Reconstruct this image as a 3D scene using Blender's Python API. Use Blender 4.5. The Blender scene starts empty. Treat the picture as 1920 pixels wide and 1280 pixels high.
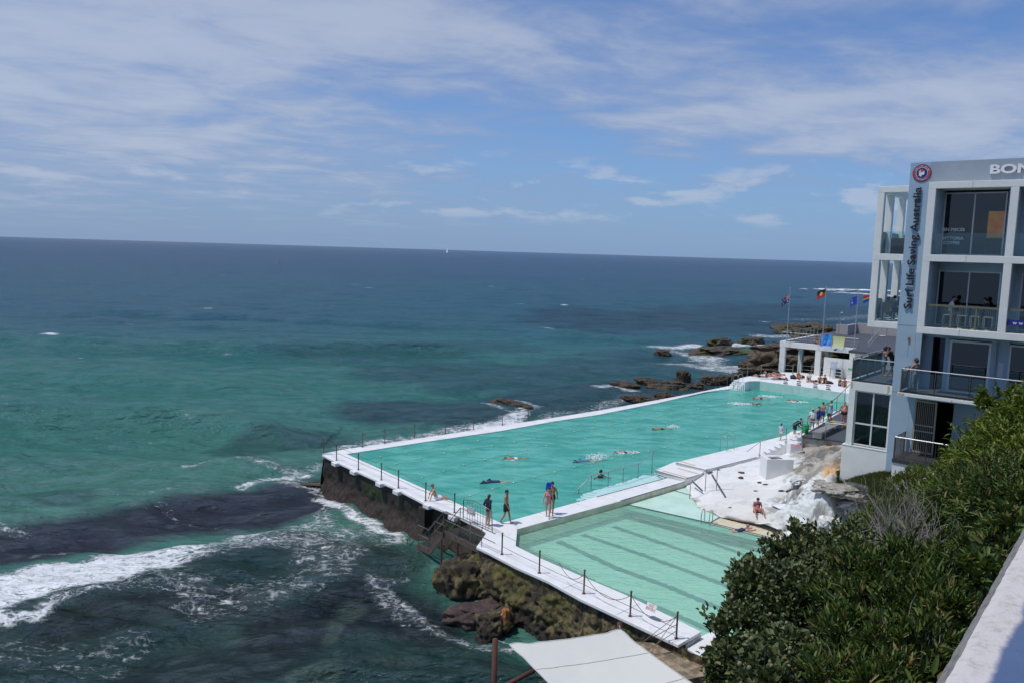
import bpy, bmesh, math, random
import numpy as np
from mathutils import Vector, Matrix, noise
random.seed(7); rng = np.random.default_rng(7)
SC = bpy.context.scene; COL = SC.collection
R = math.radians
# ------------------------------------------------------------------ camera
F_PX = 1493.3; ROLL = R(1.711); PITCH = R(6.428); H = 14.0
fw = Vector((0, math.cos(PITCH), -math.sin(PITCH))); r0 = Vector((1, 0, 0)); u0 = r0.cross(fw)
rt = math.cos(ROLL)*r0 + math.sin(ROLL)*u0; up = -math.sin(ROLL)*r0 + math.cos(ROLL)*u0
cam = bpy.data.objects.new('camera', bpy.data.cameras.new('camera')); COL.objects.link(cam)
cam.matrix_world = Matrix(((rt.x, up.x, -fw.x, 0), (rt.y, up.y, -fw.y, 0), (rt.z, up.z, -fw.z, H), (0, 0, 0, 1)))
cam.data.sensor_width = 36; cam.data.lens = 28.0; cam.data.clip_start = 0.05; cam.data.clip_end = 60000
SC.camera = cam
# ------------------------------------------------------------------ sun, sky, exposure
SUN_EL = R(66); SUN_DIR = Vector((-0.82, -0.12, 0)).normalized()*math.cos(SUN_EL) + Vector((0, 0, math.sin(SUN_EL)))
sl = bpy.data.lights.new('sun', 'SUN'); sl.energy = 3.0; sl.angle = R(1.2); sl.color = (1.0, .96, .9)
so = bpy.data.objects.new('sun', sl); COL.objects.link(so); so.rotation_euler = SUN_DIR.to_track_quat('Z', 'Y').to_euler()
SC.view_settings.view_transform = 'Standard'; SC.view_settings.look = 'None'; SC.view_settings.exposure = 0; SC.view_settings.gamma = 1
W = bpy.data.worlds.new('World'); SC.world = W; W.use_nodes = True
def N(nt, kind, **kw):
    n = nt.nodes.new(kind)
    for k, v in kw.items():
        if k.startswith('i_'):
            n.inputs[k[2:].replace('_', ' ')].default_value = v
        else: setattr(n, k, v)
    return n
def math_node(nt, op, a, b=None, c=None, clamp=False):
    n = nt.nodes.new('ShaderNodeMath'); n.operation = op; n.use_clamp = clamp
    for i, v in enumerate((a, b, c)):
        if v is None: continue
        if isinstance(v, (int, float)): n.inputs[i].default_value = v
        else: nt.links.new(v, n.inputs[i])
    return n.outputs[0]
def mixc(nt, fac, a, b, blend='MIX'):
    n = nt.nodes.new('ShaderNodeMix'); n.data_type = 'RGBA'; n.blend_type = blend
    for i, v in ((0, fac), (6, a), (7, b)):
        if isinstance(v, (int, float)): n.inputs[i].default_value = v
        elif isinstance(v, tuple): n.inputs[i].default_value = (*v[:3], 1)
        else: nt.links.new(v, n.inputs[i])
    return n.outputs[2]
def ramp(nt, fac, lo, hi):
    n = nt.nodes.new('ShaderNodeMapRange'); n.interpolation_type = 'SMOOTHSTEP'
    nt.links.new(fac, n.inputs[0]); n.inputs[1].default_value = lo; n.inputs[2].default_value = hi
    return n.outputs[0]
def noise_node(nt, vec, scale, detail=4, rough=.55, dist=0, stretch=None):
    if stretch:
        m = nt.nodes.new('ShaderNodeMapping'); nt.links.new(vec, m.inputs[0]); m.inputs[3].default_value = stretch; vec = m.outputs[0]
    n = nt.nodes.new('ShaderNodeTexNoise'); nt.links.new(vec, n.inputs['Vector'])
    n.inputs['Scale'].default_value = scale; n.inputs['Detail'].default_value = detail
    n.inputs['Roughness'].default_value = rough; n.inputs['Distortion'].default_value = dist
    return n.outputs[0]
nt = W.node_tree; nt.nodes.clear()
out = nt.nodes.new('ShaderNodeOutputWorld')
sky = nt.nodes.new('ShaderNodeTexSky'); sky.sky_type = 'NISHITA'; sky.sun_disc = False
sky.sun_elevation = SUN_EL; sky.sun_rotation = math.atan2(SUN_DIR.x, SUN_DIR.y)
sky.air_density = 1.0; sky.dust_density = .3; sky.ozone_density = 3.5
bg = nt.nodes.new('ShaderNodeBackground'); bg.inputs[1].default_value = .090
nt.links.new(mixc(nt, 1.0, sky.outputs[0], (.74, .95, 1.28), 'MULTIPLY'), bg.inputs[0])
tc = nt.nodes.new('ShaderNodeTexCoord'); sep = nt.nodes.new('ShaderNodeSeparateXYZ'); nt.links.new(tc.outputs['Generated'], sep.inputs[0])
zc = math_node(nt, 'MAXIMUM', sep.outputs[2], 0.0); zz = math_node(nt, 'ADD', zc, .10)
px_ = math_node(nt, 'DIVIDE', sep.outputs[0], zz); py_ = math_node(nt, 'DIVIDE', sep.outputs[1], zz)
cv = nt.nodes.new('ShaderNodeCombineXYZ'); nt.links.new(px_, cv.inputs[0]); nt.links.new(py_, cv.inputs[1])
mp = nt.nodes.new('ShaderNodeMapping'); nt.links.new(cv.outputs[0], mp.inputs[0]); mp.inputs[1].default_value = (3.1, 1.4, 0); mp.inputs[2].default_value = (0, 0, R(-18))
big = noise_node(nt, mp.outputs[0], .62, 3, .5, .4, (1, 1.1, 1))
mid = noise_node(nt, mp.outputs[0], 1.9, 7, .58, .35, (1.0, 1.25, 1))
fine = noise_node(nt, mp.outputs[0], 8.0, 4, .6, .3, (.8, 1.5, 1))
def bump_at(x0, wx, z0, wz):           # soft patch of sky round one direction
    a_ = math_node(nt, 'POWER', math_node(nt, 'DIVIDE', math_node(nt, 'SUBTRACT', sep.outputs[0], x0), wx), 2.0); b_ = math_node(nt, 'POWER', math_node(nt, 'DIVIDE', math_node(nt, 'SUBTRACT', sep.outputs[2], z0), wz), 2.0)
    return math_node(nt, 'EXPONENT', math_node(nt, 'MULTIPLY', math_node(nt, 'ADD', a_, b_), -1.0))
# heavier cloud to the upper left and right, a clearer lane low in the middle right
cov = math_node(nt, 'MULTIPLY_ADD', big, .36, .085)
for x0, wx, z0, wz, k in ((-.50, .42, .17, .14, .20), (-.15, .25, .26, .08, .14), (.34, .22, .175, .045, .22), (.52, .16, .14, .05, .14), (.10, .14, .15, .05, .05),
                          (.04, .14, .13, .05, -.12), (.22, .34, .06, .05, -.16), (.47, .12, .25, .04, -.12), (-.2, .07, .19, .03, -.06), (.28, .08, .24, .03, -.08)):
    cov = math_node(nt, 'MULTIPLY_ADD', bump_at(x0, wx, z0, wz), k, cov)
den = math_node(nt, 'ADD', cov, math_node(nt, 'MULTIPLY_ADD', mid, .74, math_node(nt, 'MULTIPLY', fine, .12)))
cl = math_node(nt, 'MULTIPLY', ramp(nt, den, .50, .92), ramp(nt, sep.outputs[2], -.02, .10))
low = math_node(nt, 'SUBTRACT', 1.0, ramp(nt, sep.outputs[2], -.03, .22))
left = ramp(nt, math_node(nt, 'MULTIPLY', sep.outputs[0], -1.0), -.3, .55)
veil = math_node(nt, 'MULTIPLY', low, math_node(nt, 'MULTIPLY_ADD', left, .12, .80))
# small fair-weather puffs in a low row
az = math_node(nt, 'ARCTAN2', sep.outputs[0], sep.outputs[1])
pv = nt.nodes.new('ShaderNodeCombineXYZ'); nt.links.new(math_node(nt, 'MULTIPLY', az, 9.0), pv.inputs[0]); nt.links.new(math_node(nt, 'MULTIPLY', sep.outputs[2], 30.0), pv.inputs[1]); pv.inputs[2].default_value = 4.3
pn = noise_node(nt, pv.outputs[0], 1.15, 7, .55, .2)
band = math_node(nt, 'MULTIPLY', ramp(nt, sep.outputs[2], .03, .05), math_node(nt, 'SUBTRACT', 1.0, ramp(nt, sep.outputs[2], .09, .13)))
puff = math_node(nt, 'MULTIPLY', ramp(nt, math_node(nt, 'MULTIPLY_ADD', ramp(nt, sep.outputs[0], -.35, .3), .07, pn), .575, .70), math_node(nt, 'MULTIPLY', band, .62))
ccol = mixc(nt, ramp(nt, den, .64, 1.05), (.265, .345, .54), (.48, .535, .65))
def bgn(c): 
    b_ = nt.nodes.new('ShaderNodeBackground'); b_.inputs[1].default_value = 1.0
    if isinstance(c, tuple): b_.inputs[0].default_value = (*c, 1)
    else: nt.links.new(c, b_.inputs[0])
    return b_.outputs[0]
def mxs(f, a, b_):
    m_ = nt.nodes.new('ShaderNodeMixShader'); nt.links.new(f, m_.inputs[0]); nt.links.new(a, m_.inputs[1]); nt.links.new(b_, m_.inputs[2]); return m_.outputs[0]
airc = mixc(nt, left, (.185, .315, .565), (.225, .325, .53))
x_ = mxs(veil, bg.outputs[0], bgn(airc)); x_ = mxs(math_node(nt, 'MULTIPLY', cl, .78), x_, bgn(ccol)); x_ = mxs(puff, x_, bgn((.46, .53, .67)))
nt.links.new(x_, out.inputs[0])
W.cycles.sampling_method = 'MANUAL'; W.cycles.sample_map_resolution = 256

# ------------------------------------------------------------------ survey helpers
def ray(x, y): return rt*((x-960)/F_PX) + up*((640-y)/F_PX) + fw
def at(x, y, z):                    # world point at height z on the sight line of a surveyed pixel
    d = ray(x, y); k = (z-H)/d.z; return Vector((d.x*k, d.y*k, z))
def atY(x, y, Y):
    d = ray(x, y); k = Y/d.y; return Vector((d.x*k, Y, H+d.z*k))
SEA = -2.2
# ------------------------------------------------------------------ materials
MATS = {}
def mat(name, col, rough=.6, col2=None, ns=3.0, nd=5, lo=.4, hi=.62, bump=0, bs=12, spec=.5, metal=0, stretch=None, coord='Object', extra=None):
    if name in MATS: return MATS[name]
    m = bpy.data.materials.new(name); m.use_nodes = True; t = m.node_tree; b = t.nodes['Principled BSDF']
    tcn = t.nodes.new('ShaderNodeTexCoord'); v = tcn.outputs[coord]
    c = (*col, 1)
    b.inputs['Base Color'].default_value = c; b.inputs['Roughness'].default_value = rough
    b.inputs['Specular IOR Level'].default_value = spec; b.inputs['Metallic'].default_value = metal
    if col2 is not None:
        n = noise_node(t, v, ns, nd, .6, .2, stretch); cc = mixc(t, ramp(t, n, lo, hi), col, col2)
        if extra: cc = extra(t, v, cc, b)
        t.links.new(cc, b.inputs['Base Color'])
    if bump:
        n = noise_node(t, v, bs, 6, .6, 0, stretch); bn = t.nodes.new('ShaderNodeBump'); bn.inputs[0].default_value = 1; bn.inputs[1].default_value = bump
        t.links.new(n, bn.inputs['Height']); t.links.new(bn.outputs[0], b.inputs['Normal'])
    MATS[name] = m; return m
def stains(scale, lo, hi, c, stretch=None, amt=1.0):
    def f(t, v, cc, b):
        n = noise_node(t, v, scale, 6, .65, .4, stretch)
        return mixc(t, math_node(t, 'MULTIPLY', ramp(t, n, lo, hi), amt), cc, c)
    return f
white_paint = mat('white_deck_paint', (.80, .80, .79), .55, (.73, .73, .71), 1.3, 7, .35, .7, .01, 30, extra=stains(1.1, .56, .74, (.55, .53, .47), None, .65))
cream = mat('cream_render', (.76, .76, .72), .75, (.70, .70, .665), 1.5, 6, .3, .7, .006, 60, extra=stains(3.0, .62, .85, (.42, .38, .3), (3, 3, .4), .4))
blue_wall = mat('pale_blue_render', (.33, .43, .52), .75, (.30, .40, .49), 1.2, 6, .3, .7, .004, 80)
grey_blue = mat('grey_blue_cladding', (.30, .345, .39), .6, (.27, .315, .36), .8, 4)
board = mat('charcoal_deck_board', (.075, .08, .092), .6, (.055, .058, .068), 2.5, 6, .4, .6, .01, 20, stretch=(1, 14, 1))
steel = mat('stainless_steel', (.42, .43, .43), .45, metal=.5)
galv = mat('weathered_steel', (.32, .31, .29), .5, (.22, .17, .12), 9, 5, .5, .75, metal=.7)
brown_steel = mat('brown_steel', (.085, .06, .045), .6, (.05, .035, .03), 5, 5, .4, .7)
rust = mat('rusty_red_steel', (.11, .035, .022), .75, (.07, .028, .02), 8, 5)
black = mat('black_rubber', (.02, .02, .022), .6)
darkline = mat('dark_grip_strip', (.05, .06, .085), .7, (.09, .1, .12), 9, 4)
tan_strip = mat('tan_tactile_strip', (.62, .5, .36), .8, (.52, .42, .3), 12, 4)
white_frame = mat('white_aluminium', (.62, .64, .63), .4)
bronze = mat('bronze_rail_metal', (.22, .20, .12), .4, metal=.6)
def glass_mat(name, tint, rough=.02, k=.5, alpha=.75):
    m = bpy.data.materials.new(name); m.use_nodes = True; t = m.node_tree; t.nodes.clear()
    o = t.nodes.new('ShaderNodeOutputMaterial'); tr = t.nodes.new('ShaderNodeBsdfTransparent'); tr.inputs[0].default_value = (*tint, 1)
    g = t.nodes.new('ShaderNodeBsdfGlossy'); g.inputs[1].default_value = rough
    fr = t.nodes.new('ShaderNodeFresnel'); fr.inputs[0].default_value = 1.5
    f = math_node(t, 'MULTIPLY_ADD', fr.outputs[0], 1.0, k*.1)
    mx = t.nodes.new('ShaderNodeMixShader'); t.links.new(f, mx.inputs[0]); t.links.new(tr.outputs[0], mx.inputs[1]); t.links.new(g.outputs[0], mx.inputs[2])
    t.links.new(mx.outputs[0], o.inputs[0]); MATS[name] = m; return m
win_glass = glass_mat('window_glass', (.30, .33, .34), k=.4)
bal_glass = glass_mat('balcony_glass', (.80, .92, .93), k=.15)
dark_room = mat('dark_room_shade', (.018, .018, .022), .8)  # near-black colour stands in for the unlit rooms behind the glass
# ------------------------------------------------------------------ object helpers
WM = {}
def put(o, parent=None):
    COL.objects.link(o)
    if parent: o.parent = parent
    return o
def tag(o, label=None, cat=None, group=None, kind=None):
    if label: o['label'] = label
    if cat: o['category'] = cat
    if group: o['group'] = group
    if kind: o['kind'] = kind
    return o
def thing(name, label, cat, loc=(0, 0, 0), rz=0, group=None):
    o = bpy.data.objects.new(name, None); COL.objects.link(o); o.location = loc; o.rotation_euler = (0, 0, rz)
    o.empty_display_size = .2
    WM[o.name] = Matrix.LocRotScale(Vector(loc), Matrix.Rotation(rz, 3, 'Z').to_quaternion(), None)
    return tag(o, label, cat, group)
class MB:
    def __init__(s, xf=None): s.v = []; s.f = []; s.m = []; s.xf = xf
    def add(s, vs, fs, mi=0):
        b = len(s.v); s.v += [tuple(v) for v in vs]; s.f += [tuple(i+b for i in f) for f in fs]; s.m += [mi]*len(fs); return s
    def box(s, a, b, mi=0):
        x0, y0, z0 = a; x1, y1, z1 = b
        if x0 > x1: x0, x1 = x1, x0
        if y0 > y1: y0, y1 = y1, y0
        if z0 > z1: z0, z1 = z1, z0
        vs = [(x, y, z) for z in (z0, z1) for x, y in ((x0, y0), (x1, y0), (x1, y1), (x0, y1))]
        return s.add(vs, [(3, 2, 1, 0), (4, 5, 6, 7), (0, 1, 5, 4), (1, 2, 6, 5), (2, 3, 7, 6), (3, 0, 4, 7)], mi)
    def obox(s, c, dx, dy, hz, mi=0):   # box on a base centre with half-vectors dx, dy and height
        c = Vector(c); dx = Vector(dx); dy = Vector(dy); h = Vector((0, 0, hz))
        vs = [c-dx-dy, c+dx-dy, c+dx+dy, c-dx+dy]; vs += [v+h for v in vs]
        return s.add(vs, [(3, 2, 1, 0), (4, 5, 6, 7), (0, 1, 5, 4), (1, 2, 6, 5), (2, 3, 7, 6), (3, 0, 4, 7)], mi)
    def prism(s, pts, z0, z1, mi=0):    # polygon (xy) extruded; z0/z1 number or list
        n = len(pts); a = z0 if isinstance(z0, (list, tuple)) else [z0]*n; b = z1 if isinstance(z1, (list, tuple)) else [z1]*n
        ar = sum(pts[i][0]*pts[(i+1) % n][1]-pts[(i+1) % n][0]*pts[i][1] for i in range(n))
        if ar < 0: pts = pts[::-1]; a = a[::-1]; b = b[::-1]
        vs = [(p[0], p[1], z) for p, z in zip(pts, a)]+[(p[0], p[1], z) for p, z in zip(pts, b)]
        fs = [tuple(range(n-1, -1, -1)), tuple(range(n, 2*n))]+[(i, (i+1) % n, n+(i+1) % n, n+i) for i in range(n)]
        return s.add(vs, fs, mi)
    def tube(s, path, r, seg=8, mi=0, r2=None, cap=True):
        P = [Vector(p) for p in path]; n = len(P); rs = [r+(r2-r)*i/(n-1) for i in range(n)] if r2 is not None else [r]*n
        vs = []; prev = None
        for i, p in enumerate(P):
            d = (P[min(i+1, n-1)]-P[max(i-1, 0)]).normalized()
            if prev is None: a = d.orthogonal().normalized()
            else: a = (prev-d*prev.dot(d)); a = a.normalized() if a.length > 1e-6 else d.orthogonal().normalized()
            prev = a; b = d.cross(a)
            vs += [p+(a*math.cos(t)+b*math.sin(t))*rs[i] for t in [2*math.pi*k/seg for k in range(seg)]]
        fs = [(i*seg+k, i*seg+(k+1) % seg, (i+1)*seg+(k+1) % seg, (i+1)*seg+k) for i in range(n-1) for k in range(seg)]
        if cap: fs += [tuple(range(seg-1, -1, -1)), tuple((n-1)*seg+k for k in range(seg))]
        return s.add(vs, fs, mi)
    def ball(s, c, r, seg=10, rings=6, sc=(1, 1, 1), mi=0):
        vs = [(c[0], c[1], c[2]-r*sc[2])]
        for j in range(1, rings):
            ph = -math.pi/2+math.pi*j/rings
            vs += [(c[0]+r*sc[0]*math.cos(ph)*math.cos(2*math.pi*k/seg), c[1]+r*sc[1]*math.cos(ph)*math.sin(2*math.pi*k/seg), c[2]+r*sc[2]*math.sin(ph)) for k in range(seg)]
        vs.append((c[0], c[1], c[2]+r*sc[2])); e = len(vs)-1
        fs = [(0, 1+(k+1) % seg, 1+k) for k in range(seg)]+[(e, e-seg+k, e-seg+(k+1) % seg) for k in range(seg)]
        fs += [(1+j*seg+k, 1+j*seg+(k+1) % seg, 1+(j+1)*seg+(k+1) % seg, 1+(j+1)*seg+k) for j in range(rings-2) for k in range(seg)]
        return s.add(vs, fs, mi)
    def build(s, name, mats, parent=None, smooth=False, local=False, bevel=0):
        vs = s.v
        if s.xf is not None: vs = [s.xf @ Vector(v) for v in vs]
        if parent and not local:
            root = parent; inv = None
            while root is not None:
                if root.name in WM: inv = WM[root.name].inverted(); break
                root = root.parent
            if inv: vs = [inv @ Vector(v) for v in vs]
        me = bpy.data.meshes.new(name); me.from_pydata([tuple(v) for v in vs], [], s.f)
        for m in (mats if isinstance(mats, (list, tuple)) else [mats]): me.materials.append(m)
        me.polygons.foreach_set('material_index', s.m)
        if smooth: me.polygons.foreach_set('use_smooth', [True]*len(s.f))
        o = bpy.data.objects.new(name, me); put(o, parent)
        if bevel:
            md = o.modifiers.new('bevel', 'BEVEL'); md.width = bevel; md.segments = 2; md.limit_method = 'ANGLE'
        return o
def text_mesh(name, s, size, M, m, depth=.02, parent=None, align='CENTER', local=False, bold=0):
    cu = bpy.data.curves.new(name, 'FONT'); cu.body = s; cu.size = size; cu.extrude = depth; cu.align_x = align; cu.align_y = 'CENTER'; cu.resolution_u = 3; cu.offset = bold
    t = bpy.data.objects.new('tmp', cu); COL.objects.link(t)
    bpy.context.view_layer.update()
    me = bpy.data.meshes.new_from_object(t.evaluated_get(bpy.context.evaluated_depsgraph_get())); bpy.data.objects.remove(t)
    inv = Matrix()
    if parent and not local:
        root = parent
        while root is not None:
            if root.name in WM: inv = WM[root.name].inverted(); break
            root = root.parent
    me.transform(inv @ M); me.materials.clear(); me.materials.append(m)
    o = bpy.data.objects.new(name, me); put(o, parent); return o
def frame_matrix(o, x, z):     # text matrix: x = reading direction, z = facing direction
    x = Vector(x).normalized(); z = Vector(z).normalized(); y = z.cross(x); o = Vector(o)
    return Matrix(((x.x, y.x, z.x, o.x), (x.y, y.y, z.y, o.y), (x.z, y.z, z.z, o.z), (0, 0, 0, 1)))
def seg_dist(X, Y, pts):        # distance of arrays X,Y to a polyline, plus parameter 0..1
    best = np.full(X.shape, 1e9); tt = np.zeros(X.shape); n = len(pts)-1
    for i in range(n):
        ax, ay = pts[i][0], pts[i][1]; bx, by = pts[i+1][0], pts[i+1][1]; dx, dy = bx-ax, by-ay; l = dx*dx+dy*dy+1e-9
        t = np.clip(((X-ax)*dx+(Y-ay)*dy)/l, 0, 1); d = np.hypot(X-ax-t*dx, Y-ay-t*dy)
        k = d < best; best = np.where(k, d, best); tt = np.where(k, (i+t)/n, tt)
    return best, tt
def in_poly(X, Y, pts):
    c = np.zeros(X.shape, bool); n = len(pts); j = n-1
    for i in range(n):
        xi, yi = pts[i][0], pts[i][1]; xj, yj = pts[j][0], pts[j][1]
        c ^= ((yi > Y) != (yj > Y)) & (X < (xj-xi)*(Y-yi)/(yj-yi+1e-12)+xi); j = i
    return c
def vnoise(X, Y, s, seed=0, oct=4):       # cheap smooth value noise
    out = np.zeros(X.shape); a = 1; tot = 0
    g = np.random.default_rng(seed)
    for o in range(oct):
        T = g.random((256, 256)); x = X*s; y = Y*s; xi = np.floor(x).astype(int); yi = np.floor(y).astype(int); fx = x-xi; fy = y-yi
        fx = fx*fx*(3-2*fx); fy = fy*fy*(3-2*fy)
        q = lambda i, j: T[(xi+i) % 256, (yi+j) % 256]
        out += a*((q(0, 0)*(1-fx)+q(1, 0)*fx)*(1-fy)+(q(0, 1)*(1-fx)+q(1, 1)*fx)*fy); tot += a; a *= .5; s *= 2.03
    return out/tot
def np_mesh(name, V, Fq, mats, smooth=True, attrs=None, parent=None):
    me = bpy.data.meshes.new(name); V = np.asarray(V, np.float32); Fq = np.asarray(Fq, np.int32)
    k = Fq.shape[1]; me.vertices.add(len(V)); me.vertices.foreach_set('co', V.ravel())
    me.loops.add(Fq.size); me.loops.foreach_set('vertex_index', Fq.ravel())
    me.polygons.add(len(Fq)); me.polygons.foreach_set('loop_start', np.arange(0, Fq.size, k, dtype=np.int32))
    if smooth: me.polygons.foreach_set('use_smooth', np.ones(len(Fq), bool))
    for m in (mats if isinstance(mats, (list, tuple)) else [mats]): me.materials.append(m)
    for an, arr in (attrs or {}).items():
        arr = np.asarray(arr, np.float32)
        if arr.ndim == 1: a = me.attributes.new(an, 'FLOAT', 'POINT'); a.data.foreach_set('value', arr)
        else: a = me.attributes.new(an, 'FLOAT_COLOR', 'POINT'); a.data.foreach_set('color', np.c_[arr, np.ones(len(arr))].astype(np.float32).ravel())
    me.update(); me.validate()
    o = bpy.data.objects.new(name, me); put(o, parent); return o
def grid_faces(nr, nc, mask=None):
    i = np.arange(nr*nc).reshape(nr, nc); f = np.stack([i[:-1, :-1], i[:-1, 1:], i[1:, 1:], i[1:, :-1]], -1)
    if mask is not None: f = f[mask]
    return f.reshape(-1, 4)
# ================================================================== THE SEA
def w2(*pts, z=SEA): return [tuple(at(x, y, z))[:2] for x, y in pts]
def build_sea():
    na = 1100; nr = 950
    ang = np.linspace(R(-62), R(52), na); ri = 15*np.exp(np.linspace(0, math.log(32000/15), nr)); ri = np.r_[ri]
    A, Q = np.meshgrid(ang, ri); X = Q*np.sin(A); Y = Q*np.cos(A)
    step = Q*max(math.log(32000/15)/nr, R(114)/na)
    Z = np.zeros(X.shape); g = np.random.default_rng(3)
    # chop: many small waves running in mostly towards the shore
    for i in range(70):
        lam = 0.7*(24/0.7)**(i/69); k = 2*math.pi/lam; th = R(100)+g.normal(0, .45); ph = g.random()*6.28
        amp = .0100*lam**.60*(.6+.8*g.random()); fade = np.clip(lam/(3.0*step)-.7, 0, 1)
        arg = k*(X*math.cos(th)+Y*math.sin(th))+ph+ .35*np.sin(X*.07+i)+.3*np.sin(Y*.061+2*i)
        Z += amp*fade*(np.sin(arg)+.25*np.cos(2*arg))
    # patches of rougher and calmer water
    Z *= .7+.6*vnoise(X, Y, .03, 5, 3)
    # swells with a steep shoreward face
    def swell(pts, h, wb, wf):
        P = w2(*pts); d, t = seg_dist(X, Y, P)
        xs = [p[0] for p in P]; yl = np.interp(X, xs, [p[1] for p in P]) + 1.2*(vnoise(X, Y, .12, 9, 2)-.5)
        s = Y-yl; prof = np.where(s > 0, np.exp(-(s/wb)**2), np.exp(-(s/wf)**2)); env = np.clip(t*6, 0, 1)*np.clip((1-t)*6, 0, 1)
        env = np.where((X > xs[0]) & (X < xs[-1]), env, 0); return h*prof*env
    Z += swell([(-300, 790), (0, 797), (150, 800), (330, 806), (480, 822), (600, 838)], 1.7, 5, 1.5)
    Z += swell([(-200, 640), (0, 644), (220, 655), (480, 662), (820, 660), (1000, 672)], 1.5, 6, 2.0)
    Z += swell([(0, 585), (300, 590), (700, 608), (1000, 622), (1200, 640)], .9, 6, 2.5)
    Z += swell([(-200, 700), (100, 712), (380, 725), (600, 738)], .8, 4, 1.6)
    foam_line = w2((-250, 1260), (-120, 1215), (0, 1172), (70, 1168), (90, 1145), (170, 1128), (250, 1112), (330, 1088), (430, 1060))
    d, t = seg_dist(X, Y, foam_line); Z += .30*np.exp(-(d/1.3)**2)*(1-.7*t)
    # --- water colour: depth, sand and reef under it
    def c(r_, g_, b_): return np.array([r_, g_, b_])
    n1 = vnoise(X, Y, .010, 11, 4); n2 = vnoise(X, Y, .06, 12, 4); n3 = vnoise(X, Y, .25, 13, 4); n0 = vnoise(X*.35, Y, .02, 19, 5)
    D = np.hypot(X, Y)
    def mx(a, b, k): return a*(1-k[..., None])+b*k[..., None]
    def ss(x, lo, hi): q = np.clip((x-lo)/(hi-lo), 0, 1); return q*q*(3-2*q)
    far = c(.030, .078, .150); mid = c(.026, .112, .158); teal = c(.042, .190, .168); sand = c(.072, .215, .168)
    w = np.log(D)+.55*(n1-.5)+.4*(n0-.5)
    col = mx(np.broadcast_to(sand, X.shape+(3,)), np.broadcast_to(teal, X.shape+(3,)), ss(w, 4.0, 4.5))
    col = mx(col, mid, ss(w, 4.5, 5.3)); col = mx(col, far, ss(w, 5.2, 7.0))
    reefc = c(.024, .023, .040); deepg = c(.009, .030, .028)
    def blob(pts, wd, col_, s=1, nz=.8):
        nonlocal col
        d, _ = seg_dist(X, Y, w2(*pts)); k = ss(1-d/wd+nz*(n3*.6+n2*.9-.75), 0, .45)*s; col = mx(col, col_, k); return k
    blob([(-60, 1030), (80, 1012), (200, 985), (340, 960), (480, 945), (590, 925)], 4.2, reefc, .95, .55)
    blob([(470, 835), (600, 830)], 5, c(.016, .045, .055), .55, 1.4)
    blob([(740, 768), (880, 772), (1010, 755), (1150, 735), (1300, 720)], 9, c(.018, .034, .062), .7)
    blob([(860, 700), (1050, 700), (1200, 690), (1400, 670)], 16, c(.018, .044, .08), .55)
    blob([(620, 660), (760, 668), (900, 650)], 12, c(.02, .06, .08), .4)
    blob([(1250, 600), (1500, 590), (1700, 590)], 50, c(.014, .036, .062), .6)
    blob([(60, 925), (130, 935)], 2.5, c(.02, .06, .07), .5)
    # the dark inshore water in front of the wall
    inshore = [(-400, 1250), (-20, 1130), (250, 1060), (430, 1020), (600, 985), (760, 1010), (900, 1150), (1020, 1215), (1200, 1260), (1500, 1500), (-700, 1700)]
    ip = w2(*[(x, min(y, 1500)) for x, y in inshore]); ins = in_poly(X, Y, ip); dI, _ = seg_dist(X, Y, ip+[ip[0]])
    kI = np.where(ins, ss(dI, -.5, 2.5), 0); col = mx(col, deepg, kI*.92)
    blob([(120, 1175), (330, 1130), (430, 1130)], 2.0, c(.012, .020, .020), .8)
    blob([(560, 1180), (700, 1130), (820, 1170)], 2.6, c(.014, .018, .022), .8, 1.6)
    for bp in ([(360, 1200), (420, 1185)], [(480, 1120), (520, 1110)], [(700, 1230), (780, 1240)], [(840, 1240), (880, 1215)], [(250, 1150), (300, 1160)]): blob(bp, .9, c(.05, .085, .07), .35, 3.0)
    blob([(300, 1250), (520, 1230)], 1.8, c(.012, .02, .022), .6)
    blob([(520, 1010), (640, 1050), (740, 1060)], 2.4, c(.034, .060, .052), .7)
    blob([(620, 1190), (640, 1150), (660, 1130)], .7, c(.085, .13, .105), .42, 3.2)
    blob([(940, 1260), (1010, 1265)], 1.0, c(.075, .12, .10), .42, 3.2)
    blob([(570, 1270), (620, 1265)], .6, c(.085, .13, .10), .42, 3.2)
    # --- foam cover
    foam = np.zeros(X.shape)
    def fo(pts, wd, s, nz=.7, soft=.6):
        wd *= .85; soft *= 1.4; s *= .95
        nonlocal foam
        d, _ = seg_dist(X, Y, w2(*pts)); k = ss(1-d/wd+nz*(n3-.5), 0, soft)*s; foam = np.maximum(foam, k)
    fo([(-80, 1150), (0, 1125), (60, 1108), (150, 1083), (240, 1060)], 4.4, 1.0, .8)
    fo([(240, 1070), (330, 1045), (380, 1030)], 2.6, .9)
    foam = np.maximum(foam, np.exp(-(d*0+seg_dist(X, Y, foam_line)[0]/.55)**2)*1.05*np.clip(1.15-t, 0, 1))
    fo([(230, 1075), (330, 1050), (430, 1025), (520, 1005), (640, 990), (730, 1010)], 4.2, .66, .9, .8)
    fo([(60, 1030), (150, 1020), (260, 1035)], 1.0, .45)
    fo([(600, 925), (625, 940), (690, 975), (742, 1005)], 1.2, .9, .9)
    fo([(540, 905), (600, 915), (640, 945)], 1.8, .55)
    fo([(350, 882), (420, 872), (480, 880), (560, 890), (600, 880)], 1.3, .55)
    fo([(450, 912), (500, 900), (580, 895)], .9, .75)
    fo([(190, 930), (300, 925), (330, 920)], 1.2, .36)
    fo([(0, 985), (60, 1000)], 1.2, .4)
    fo([(300, 940), (330, 960), (420, 975)], 1.0, .33)
    fo([(640, 842), (720, 818), (820, 808), (900, 798), (960, 783), (1010, 762)], 2.4, .62)
    fo([(900, 800), (945, 790), (980, 775)], 2.2, .9)
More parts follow.
